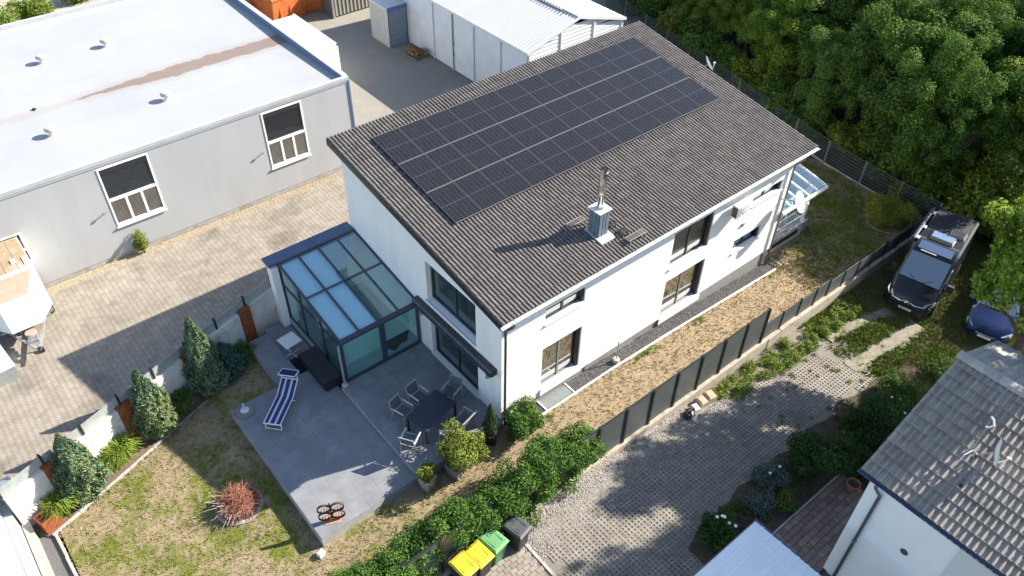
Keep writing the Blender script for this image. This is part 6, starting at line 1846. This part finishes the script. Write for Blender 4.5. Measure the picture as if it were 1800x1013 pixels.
for x, y, ri in keep:
    k = int(rng.integers(0, 4))
    hs = rng.uniform(.75, 1.12) * (.80 if ri == 0 else 1.0)
    if y < -3: hs *= .85
    i = rows_seen.get(ri, 0); rows_seen[ri] = i + 1
    shade = ('mid-green', 'dark green', 'yellow-green', 'deep green')[k]
    t = thing('woodland_tree', '%s tree %s, %s from the van end' % (shade, side[ri], ordn[min(i, 11)]), 'tree', (x, y, -.8), rng.uniform(0, 6.28), 'trees of the wood')
    t.scale = (hs * rng.uniform(.9, 1.15), hs * rng.uniform(.9, 1.15), hs)
    inst('crown', protos[k][0], t); inst('trunk', protos[k][1], t)
# undergrowth shrubs along the fence
us = []
for k in range(3):
    r2 = np.random.default_rng(200 + k)
    cl = blob_clumps(1.05, 1.7, .1, 12, r2, .42)
    us.append((leafy_mesh('foliage', cl, 3800, .15, wood_leafs[(k + 1) % 4], r2, .55, .5, .5, zmin=.02), limbs(cl, .7, .05, r2, 8).mesh('stems', bark)))
y = -7.0; i = 0
ydesc = ['behind the camper van', 'beside the van roof', 'behind the yellow-green bush', 'opposite the lawn corner', 'opposite the porch', 'opposite the porch canopy', 'level with the house gable end', 'level with the near far-roof edge', 'level with the far roof edge middle', 'level with the small far dish', 'level with the far roof corner', 'beyond the far roof corner', 'behind the white shed', 'far behind the white shed']
while y < 27 and i < len(ydesc):
    x = fence_x(y) + rng.uniform(1.0, 1.8)
    t = thing('undergrowth_shrub', 'low dark shrub at the wood edge, %s' % ydesc[i], 'shrub', (x, y, -.75), rng.uniform(0, 6), 'shrubs at the wood edge')
    s = rng.uniform(1.15, 1.65); t.scale = (s, s, s * rng.uniform(.8, 1.2))
    m = us[i % 3]; inst('foliage', m[0], t); inst('stems', m[1], t)
    y += 2.5; i += 1
# bare dead branches showing in the wood
for x, y, h, lab in ((31.5, 8.5, 6.4, 'bare pale dead branch among the upper trees'), (28.6, 4.6, 5.0, 'bare grey dead branch leaning out of the wood')):
    t = thing('dead_branch', lab, 'branch', (x, y, -.7)); mb = MB(); r3 = np.random.default_rng(int(h * 10))
    mb.tube([(0, 0, 0), (-.3, .1, h * .6), (-1.2, -.2, h)], [.09, .07, .03], 7); mb.build('stem', M('dead_wood', (.34, .30, .25), rough=.9) if 'dead_wood' not in MATS else MATS['dead_wood'], t)
    mb = MB()
    for q in range(12): 
        z = h * r3.uniform(.55, .98); a = r3.uniform(0, 6.28); l = r3.uniform(.5, 1.3); b0 = (-.3 - .9 * max(0, z / h - .6) / .4, .0, z); mb.tube([b0, (b0[0] + math.cos(a) * l, b0[1] + math.sin(a) * l, z + l * .6)], [.025, .008], 5, False)
    mb.build('twigs', MATS['dead_wood'], t)

# ---- maple over the blue car
rng = np.random.default_rng(77)
maple_leaf = leafmat('maple_leaf', (.17, .26, .03), (.25, .34, .05), rnd=.45, scale=.9, transl=.45)
MX, MY = 16.4, -10.15
mp_ = thing('maple_tree', 'bright green maple tree leaning over the blue car at right', 'tree', (MX, MY, -.85))
cl = []
for k in range(130):
    d = rng.normal(0, 1, 3); d /= np.linalg.norm(d); q = rng.uniform(.45, 1.0)
    cl.append((d[0] * 3.1 * q, d[1] * 2.9 * q, 6.8 + d[2] * 4.2 * q, rng.uniform(.32, .72)))
cl = [c for c in cl if not (c[2] < 4.7 and c[1] - .45 * c[0] > .5)]
inst('crown', leafy_mesh('crown', cl, 44000, .15, maple_leaf, rng, .85, .45, .55), mp_)
limbs(cl, 3.4, .20, rng, 22).build('trunk', bark, mp_)
# a second garden tree beyond the frame shades the driveway
t2 = thing('garden_tree', 'garden tree just outside the right edge whose shadow dapples the driveway', 'tree', (21.5, -14.2, -.85))
inst('crown', protos[1][0], t2); inst('trunk', protos[1][1], t2); t2.scale = (1.1, 1.1, 1.15)
t3 = thing('garden_tree', "tall tree beyond the right edge shading the neighbour's tiled roof", 'tree', (16.2, -13.5, -.85))
inst('crown', protos[3][0], t3, (0, 0, 6.2)); inst('limbs', protos[3][1], t3, (0, 0, 6.2)); MB().tube([(0, 0, -.2), (.1, 0, 4), (0, 0, 8.5)], [.34, .27, .2], 10).build('trunk', bark, t3); t3.scale = (.7, .6, .95)
for bxx, byy, lab in ((26.2, -3.0, 'low dark shrub under the trees left of the van rear'), (27.4, -1.6, 'low dark shrub under the first trees near the fence end'), (28.6, -3.6, 'low dark shrub deep under the trees behind the van'), (29.6, -6.2, 'low dark shrub furthest back beyond the van'), (28.4, -8.4, 'low dark shrub beyond the maple crown'), (30.6, -3.0, 'low dark shrub in the gap between the tree trunks'), (25.6, -5.4, 'low dark shrub at the wood edge right behind the van'), (26.4, -7.6, 'low dark shrub in the shade at the van rear corner'), (24.9, -8.4, 'low dark shrub between the van and the maple crown'), (27.6, -5.0, 'low dark shrub further back behind the van')):
    tq = thing('undergrowth_shrub', lab, 'shrub', (bxx, byy, -.85), bxx, 'shrubs at the wood edge'); tq.scale = (1.3, 1.3, 1.25); inst('foliage', us[int(bxx * 10) % 3][0], tq); inst('stems', us[int(bxx * 10) % 3][1], tq)

# ---- conifers along the garden wall
jun = leafmat('juniper', (.105, .165, .095), (.15, .21, .115), rnd=.4, scale=2.5, transl=.12, c3=(.19, .235, .10)); jun2 = leafmat('juniper_dark', (.05, .10, .075), (.08, .14, .10), rnd=.4, scale=2.5, transl=.1)
def conifer(name, label, loc, H, R, n, mat, rng, lean=(0, 0), grp=None, size=.16, base=.0, blunt=.55, cat='conifer'):
    t = thing(name, label, cat, loc, rng.uniform(0, 6.28), grp)
    z = rng.uniform(0, 1, n) ** .85
    prof = np.interp(z, [0, .12, .3, .6, .85, 1], [.55, .92, 1.0, .66, .30, .03])
    a = rng.uniform(0, 6.28, n); lump = 1 + .16 * np.sin(3 * a + z * 9) + .12 * np.sin(7 * a - z * 17) + .08 * np.sin(13 * a + z * 31)
    r = R * prof * lump * (.55 + .45 * rng.random(n) ** .5)
    P = np.stack([r * np.cos(a) + lean[0] * z, r * np.sin(a) + lean[1] * z, base + z * H], -1)
    D = np.stack([np.cos(a), np.sin(a), .25 + 0 * a], -1)
    T = np.stack([np.cos(a) * .55, np.sin(a) * .55, 1.0 + 0 * a], -1)
    V, F = leaf_quads(P, unit(D), size, .30, rng, T)
    inst('foliage', np_mesh('foliage', V, F, mat), t)
    mb = MB(); mb.tube([(0, 0, -.1), (lean[0] * .5, lean[1] * .5, base + H * .5), (lean[0] * .9, lean[1] * .9, base + H * .9)], [.07, .05, .015], 7); mb.build('trunk', bark, t)
    return t
rj = np.random.default_rng(9)
conifer('juniper', 'tall blue-green juniper nearest the conservatory, by the garden wall', (-7.18, 8.42, -.45), 3.75, .68, 9000, jun, rj, grp='junipers along the garden wall')
conifer('juniper', 'low dark juniper tucked behind the tallest juniper', (-6.38, 8.66, -.45), 1.75, .72, 5000, jun2, rj, grp='junipers along the garden wall', size=.14)
conifer('juniper', 'blue-green juniper in the middle of the garden wall', (-9.42, 7.72, -.45), 3.2, .68, 9000, jun, rj, grp='junipers along the garden wall')
conifer('juniper', 'blue-green juniper nearest the left edge, by the garden wall', (-12.25, 6.78, -.45), 3.0, .72, 9000, jun, rj, grp='junipers along the garden wall')
# ---- ornamental grasses
ogm = leafmat('fountain_grass', (.17, .25, .035), (.24, .32, .05), rnd=.35, scale=3, transl=.3); ogd = leafmat('fountain_grass_dark', (.07, .13, .03), (.11, .18, .04), rnd=.35, scale=3, transl=.25)
def blade_mesh(n, R, H, mat, rng, w=.014):
    a = rng.uniform(0, 6.28, n); l = rng.uniform(.6, 1.1, n); out = R * rng.uniform(.4, 1.1, n); h = H * l
    b = np.stack([rng.normal(0, .10, n), rng.normal(0, .10, n), np.zeros(n)], -1); d = np.stack([np.cos(a), np.sin(a), 0 * a], -1); s = np.stack([-np.sin(a), np.cos(a), 0 * a], -1) * w
    up = np.array([0, 0, 1.])
    p0 = b; p1 = b + d * (out * .30)[:, None] + up * (h * .62)[:, None]; p2 = b + d * (out * .68)[:, None] + up * (h * .95)[:, None]; p3 = b + d * out[:, None] + up * (h * .80)[:, None]
    V = np.stack([p0 - s, p0 + s, p1 - s, p1 + s, p2 - s * .8, p2 + s * .8, p3, p3], 1).reshape(-1, 3)
    base = (np.arange(n) * 8)[:, None]
    F = np.concatenate([base + np.array([[0, 1, 3, 2]]), base + np.array([[2, 3, 5, 4]]), base + np.array([[4, 5, 7, 6]])], 0)
    return np_mesh('blades', V, F, mat)
for k, (x, y, s, m, lab) in enumerate(((-8.45, 8.12, 1.05, ogd, 'arching dark grass clump between the tallest and middle junipers'), (-10.85, 7.35, 1.15, ogm, 'arching bright grass clump between the middle and left junipers'), (-13.15, 6.50, 1.1, ogm, 'arching bright grass clump beside the rusty planter box'), (-5.62, 9.0, .95, ogd, 'arching dark grass clump next to the conservatory path'), (-8.85, 8.0, .8, ogd, 'smaller grass clump at the foot of the middle juniper'), (-11.25, 7.2, .85, ogm, 'smaller bright grass clump beside the larger one by the left juniper'))):
    t = thing('fountain_grass', lab, 'grass clump', (x, y, -.45), 0, 'grass clumps along the garden wall')
    inst('blades', blade_mesh(520, .62 * s, .78 * s, m, rj, .011), t); MB().lathe([(.10, 0), (.08, .05)], 9).build('crown_base', soil, t)
# ---- potted plants at the terrace
box_leaf = leafmat('laurel_yellow', (.125, .165, .026), (.185, .21, .036), rnd=.5, scale=3, transl=.2); ever = leafmat('evergreen', (.055, .12, .022), (.09, .17, .03), rnd=.45, scale=3, transl=.2)
pot = M('grey_planter', (.30, .30, .30), (.24, .24, .24), scale=4, rough=.7)
def planter(t, w, d, h, m, z=0, taper=.85):
    mb = MB(); mb.loft([[(-w * taper, -d * taper, z), (w * taper, -d * taper, z), (w * taper, d * taper, z), (-w * taper, d * taper, z)], [(-w, -d, z + h), (w, -d, z + h), (w, d, z + h), (-w, d, z + h)]]); mb.build('pot', m, t)
    MB().box(-w + .03, w - .03, -d + .03, d - .03, z + h - .02, z + h + .004).build('soil', soil, t)
rp_ = np.random.default_rng(21)
t = thing('potted_bush', 'large round yellow-green bush in a long grey planter at the terrace', 'bush', (-2.15, -.52, -.10), .25, 'potted plants at the terrace'); planter(t, .55, .28, .55, pot)
cl = [(rp_.normal(0, .33), rp_.normal(0, .28), 1.0 + rp_.normal(0, .26), .34) for _ in range(26)]; inst('foliage', leafy_mesh('foliage', cl, 12000, .085, box_leaf, rp_, .6, .55, .45, zmin=.45), t); limbs(cl, .7, .04, rp_, 9).build('stems', bark, t)
t = conifer('potted_conifer', 'slim dark column conifer in a black pot by the house corner', (-.72, -.30, -.06), 1.55, .24, 3200, leafmat('yew', (.045, .085, .03), (.07, .115, .035), rnd=.4, scale=5, transl=.1), rp_, grp='potted plants at the terrace', size=.09, base=.48)
planter(t, .24, .24, .5, black_plastic)
t = thing('evergreen_bush', 'glossy green evergreen bush at the near corner of the long wall', 'bush', (.35, -.72, -.02), 0, 'potted plants at the terrace'); cl = [(rp_.normal(0, .30), rp_.normal(0, .26), .62 + rp_.normal(0, .26), .30) for _ in range(20)]
inst('foliage', leafy_mesh('foliage', cl, 7500, .09, ever, rp_, .5, .5, .5, zmin=.03), t); limbs(cl, .4, .035, rp_, 9).build('stems', bark, t)
t = thing('potted_plant', 'small yellow-green plant in a tapered grey pot at the terrace front', 'plant', (-3.46, -.40, -.12), .2, 'potted plants at the terrace'); planter(t, .24, .24, .62, pot, taper=.72); cl = [(rp_.normal(0, .13), rp_.normal(0, .13), .80 + rp_.normal(0, .10), .15) for _ in range(12)]
inst('foliage', leafy_mesh('foliage', cl, 1500, .085, leafmat('lemon_leaf', (.17, .21, .03), (.25, .26, .04), rnd=.4, transl=.2), rp_, .5, .4, .6), t); limbs(cl, .7, .02, rp_, 6).build('stems', bark, t)
# ---- hedge bushes along the fence
hl = leafmat('hedge_leaf', (.06, .125, .022), (.10, .18, .03), rnd=.45, scale=2, transl=.22)
hd = ['nearest the free fence panels', 'second along the fence from the free panels', 'third along the fence from the free panels', 'above the dark grey bin', 'above the green bin', 'above the yellow bins', 'just left of the yellow bins', 'at the bottom edge of the picture', 'last at the bottom edge of the picture']
for k in range(9):
    x = .55 - k * 1.02 + rp_.normal(0, .08)
    t = thing('hedge_bush', 'bushy green hedge shrub overhanging the fence, %s' % hd[k], 'hedge', (x, -2.98 + (.15 if k > 4 else 0), float(lawnz(x))), 0, 'hedge shrubs along the fence')
    hh = (1.6 if k == 0 else 1.88) + rp_.uniform(-.15, .2)
    cl = [(rp_.uniform(-.62, .62), rp_.normal(.02, .28), rp_.uniform(.2, hh), rp_.uniform(.26, .42)) for _ in range(26)] + [(rp_.uniform(-.5, .5), rp_.normal(-.12, .24), hh + rp_.uniform(-.1, .15), .3) for _ in range(9)]
    inst('foliage', leafy_mesh('foliage', cl, 14500, .085, hl, rp_, .5, .45, .5, zmin=.02), t); limbs(cl, .7, .04, rp_, 9).build('stems', bark, t)
# ---- weeds at the fence foot
weed = leafmat('weed', (.13, .20, .032), (.20, .25, .05), rnd=.5, scale=2, transl=.25)
cl = []
for _ in range(150):
    x = rp_.uniform(7.3, 16.6); w = np.interp(x, [7.3, 9, 13, 16.6], [.45, .55, .7, .6]); cl.append((x, -3.55 - rp_.random() * w * 1.5, float(drivez(x)) + rp_.uniform(0, .16), rp_.uniform(.10, .26)))
o = inst('weeds', leafy_mesh('weeds', cl, 17000, .075, weed, rp_, .5, .35, .7)); tag(o, 'strip of leafy green weeds along the foot of the fence', 'weeds', kind='stuff')
cl = []
for _ in range(46):
    x = rp_.uniform(8, 16.5); y = rp_.uniform(-7.4, -4.4) if x < 13 else rp_.uniform(-7, -4); cl.append((x, y, float(drivez(x)) + .01, rp_.uniform(.05, .13)))
o = inst('sprouts', leafy_mesh('sprouts', cl, 2600, .06, weed, rp_, .5, .3, .8)); tag(o, 'scattered green sprouts growing through the driveway slabs', 'weeds', kind='stuff')
# green sprouts along the pale edging of the house strip
cl = []
for _ in range(40):
    x = float(rp_.choice([6.3, 9.8, 14.9, 7.0, 1.4])) + rp_.normal(0, .35); cl.append((x, -.72 - abs(rp_.normal(0, .12)), float(lawnz(x)) + .03, .09))
o = inst('edge_weeds', leafy_mesh('edge_weeds', cl, 2200, .055, leafmat('edge_green', (.14, .24, .03), (.2, .3, .04), transl=.25), rp_, .4, .3, .8)); tag(o, 'bright green weeds along the pale edging of the long wall', 'weeds', kind='stuff')
# ---- yellow-green dome bush beside the van
t = thing('cypress_bush', 'dome-shaped yellow-green cypress bush beside the camper van', 'bush', (22.75, -1.75, -.66)); cl = [(rp_.normal(0, .55), rp_.normal(0, .48), .62 + rp_.normal(0, .22), .42) for _ in range(28)]
inst('foliage', leafy_mesh('foliage', cl, 7500, .11, leafmat('cypress_gold', (.20, .22, .028), (.26, .27, .035), rnd=.35, scale=3, transl=.2), rp_, .35, .6, .3, zmin=.05), t); limbs(cl, .5, .05, rp_, 8).build('stems', bark, t)
for q in range(22):
    a = 2 * math.pi * q / 22; MB().bbox(-.13, .13, -.05, .05, -.05, .06, .01).build('edging_stone', concrete, t, loc=(1.12 * math.cos(a), 1.0 * math.sin(a), 0), rot=(0, 0, a + math.pi / 2))
# ---- shrubs in the neighbour's bed
drk = leafmat('shrub_dark', (.028, .062, .016), (.045, .085, .02), rnd=.4, scale=2, transl=.12); mid_ = leafmat('shrub_mid', (.06, .12, .022), (.09, .15, .03), rnd=.45, scale=2, transl=.2); gry = leafmat('lavender_leaf', (.09, .125, .10), (.12, .155, .115), rnd=.4, scale=3, transl=.15)
def shrub(label, x, y, R, H, n, m, size=.11, cat='shrub', flowers=None, grp="shrubs in the neighbour's bed", z=None):
    zz = float(drivez(x)) if z is None else z
    t = thing('garden_shrub', label, cat, (x, y, zz), rp_.uniform(0, 6), grp)
    cl = blob_clumps(R * .85, H, .02, 18, rp_, .42)
    inst('foliage', leafy_mesh('foliage', cl, n, size, m, rp_, .45, .5, .4, zmin=.01), t); limbs(cl, H * .4, .04, rp_, 7).build('stems', bark, t)
    if flowers:
        for q in range(flowers[0]):
            a = rp_.uniform(0, 6.28); r = R * rp_.uniform(.2, .8); mb = MB(); mb.sphere((r * math.cos(a), r * math.sin(a), H * rp_.uniform(.85, 1.05)), flowers[2], 7, 4, (1, 1, .7)); mb.build('flower', flowers[1], t)
    return t
wfl = M('white_flower', (.75, .74, .62), rough=.8); rfl = M('red_flower', (.35, .02, .02), rough=.8)
shrub('tall dark green egg-shaped shrub at the driveway edge', 7.35, -8.05, 1.15, 2.35, 9500, drk)
shrub('dark green shrub behind the egg-shaped one, beside the tiled roof', 10.05, -8.35, 1.15, 2.1, 8500, drk)
shrub('dark rounded rose bush with white blooms above the canopy roof', 2.55, -7.75, .68, 1.0, 4200, drk, flowers=(5, wfl, .06))
shrub('grey-green lavender mound below the egg-shaped shrub', 5.75, -7.45, .75, .75, 3600, gry, .08, flowers=(2, wfl, .05))
shrub('low grey-green mound towards the rose bush', 4.65, -7.75, .6, .5, 2400, gry, .08)
shrub('small dark shrub with red blooms beside the brick path', 5.35, -8.3, .5, .55, 2000, mid_, .08, flowers=(4, rfl, .05))
shrub('bright green tuft in the corner of the brick path', 3.55, -8.5, .40, .45, 1800, weed, .08)
shrub('small dark green shrub next to the rose bush', 3.25, -7.5, .42, .6, 1700, mid_, .09)
shrub('light green leafy shrub between the dark shrub and the tiled roof', 11.6, -8.3, .85, 1.0, 4200, mid_, .11, flowers=(4, wfl, .05))
shrub('spreading green shrub left of the tiled roof ridge', 13.0, -8.1, 1.0, .8, 4200, mid_, .10)
shrub('grey spiky plant on the dark soil near the tiled roof ridge', 12.4, -9.1, .45, .45, 1300, gry, .12)
shrub('green mound in the shade below the tiled roof ridge', 10.9, -9.4, .8, .8, 3200, mid_, .10)
shrub('low green mound beside the blue car', 15.6, -8.6, .9, .5, 3000, mid_, .09)
shrub('dense green mound at the corner of the egg-shaped shrub and path', 8.6, -8.9, .75, 1.1, 3500, drk, .10)
shrub('thin upright green bush growing at the foot of the grey hall', -6.15, 18.05, .42, 1.25, 1700, leafmat('sapling', (.17, .22, .04), (.22, .26, .05), transl=.25), .085, 'bush', None, 'bushes in the yard', YZ)
# pot near the path
t = thing('clay_pot', 'round clay pot on the paved corner by the white wall', 'pot', (7.75, -9.35, -.38)); MB().lathe([(.15, 0), (.22, .28), (.24, .30), (.24, .35), (.20, .35), (.18, .28)], 16, caps=False).build('bowl', M('terracotta', (.32, .13, .07), rough=.9), t); MB().lathe([(.001, .26), (.19, .27)], 12, caps=False).build('soil', soil, t)
cl = []
for _ in range(170):
    x = rp_.uniform(2.6, 14.8); y = rp_.uniform(-8.6, -7.15) if x < 8.2 else rp_.uniform(-10.0, -7.1); cl.append((x, y, float(drivez(x)) + .06, rp_.uniform(.08, .22)))
o = inst('ground_cover', leafy_mesh('ground_cover', cl, 15000, .06, leafmat('cover_leaf', (.055, .10, .03), (.10, .14, .045), rnd=.5, scale=1.5, transl=.15), rp_, .5, .3, .7)); tag(o, "low mixed ground cover between the shrubs of the neighbour's bed", 'ground cover', kind='stuff')
# ---- bushes beyond the far end of the hall
mb = MB(); mb.poly([(-40, 34.6, -.6), (4.9, 34.6, -.5), (5.0, 60, -.5), (-40, 60, -.6)]); tag(mb.build('bare_ground', M('bare_soil', (.40, .35, .28), (.30, .27, .2), scale=2, rough=1, bump=.5)), kind='structure')
for x, y, s, lab in ((-5.2, 45.5, 1.5, 'bright green bush beyond the hall in the top left corner'), (-2.6, 47.0, 1.25, 'second green bush beyond the hall, towards the frame top'), (.6, 48.0, 1.1, 'small green bush beyond the hall at the frame top')):
    shrub(lab, x, y, 1.25 * s, 1.3 * s, 4200, leafmat('bush_bright_%d' % int(s * 10), (.13, .20, .03), (.18, .25, .04), transl=.25), .16, 'bush', None, 'bushes beyond the hall', -.55)
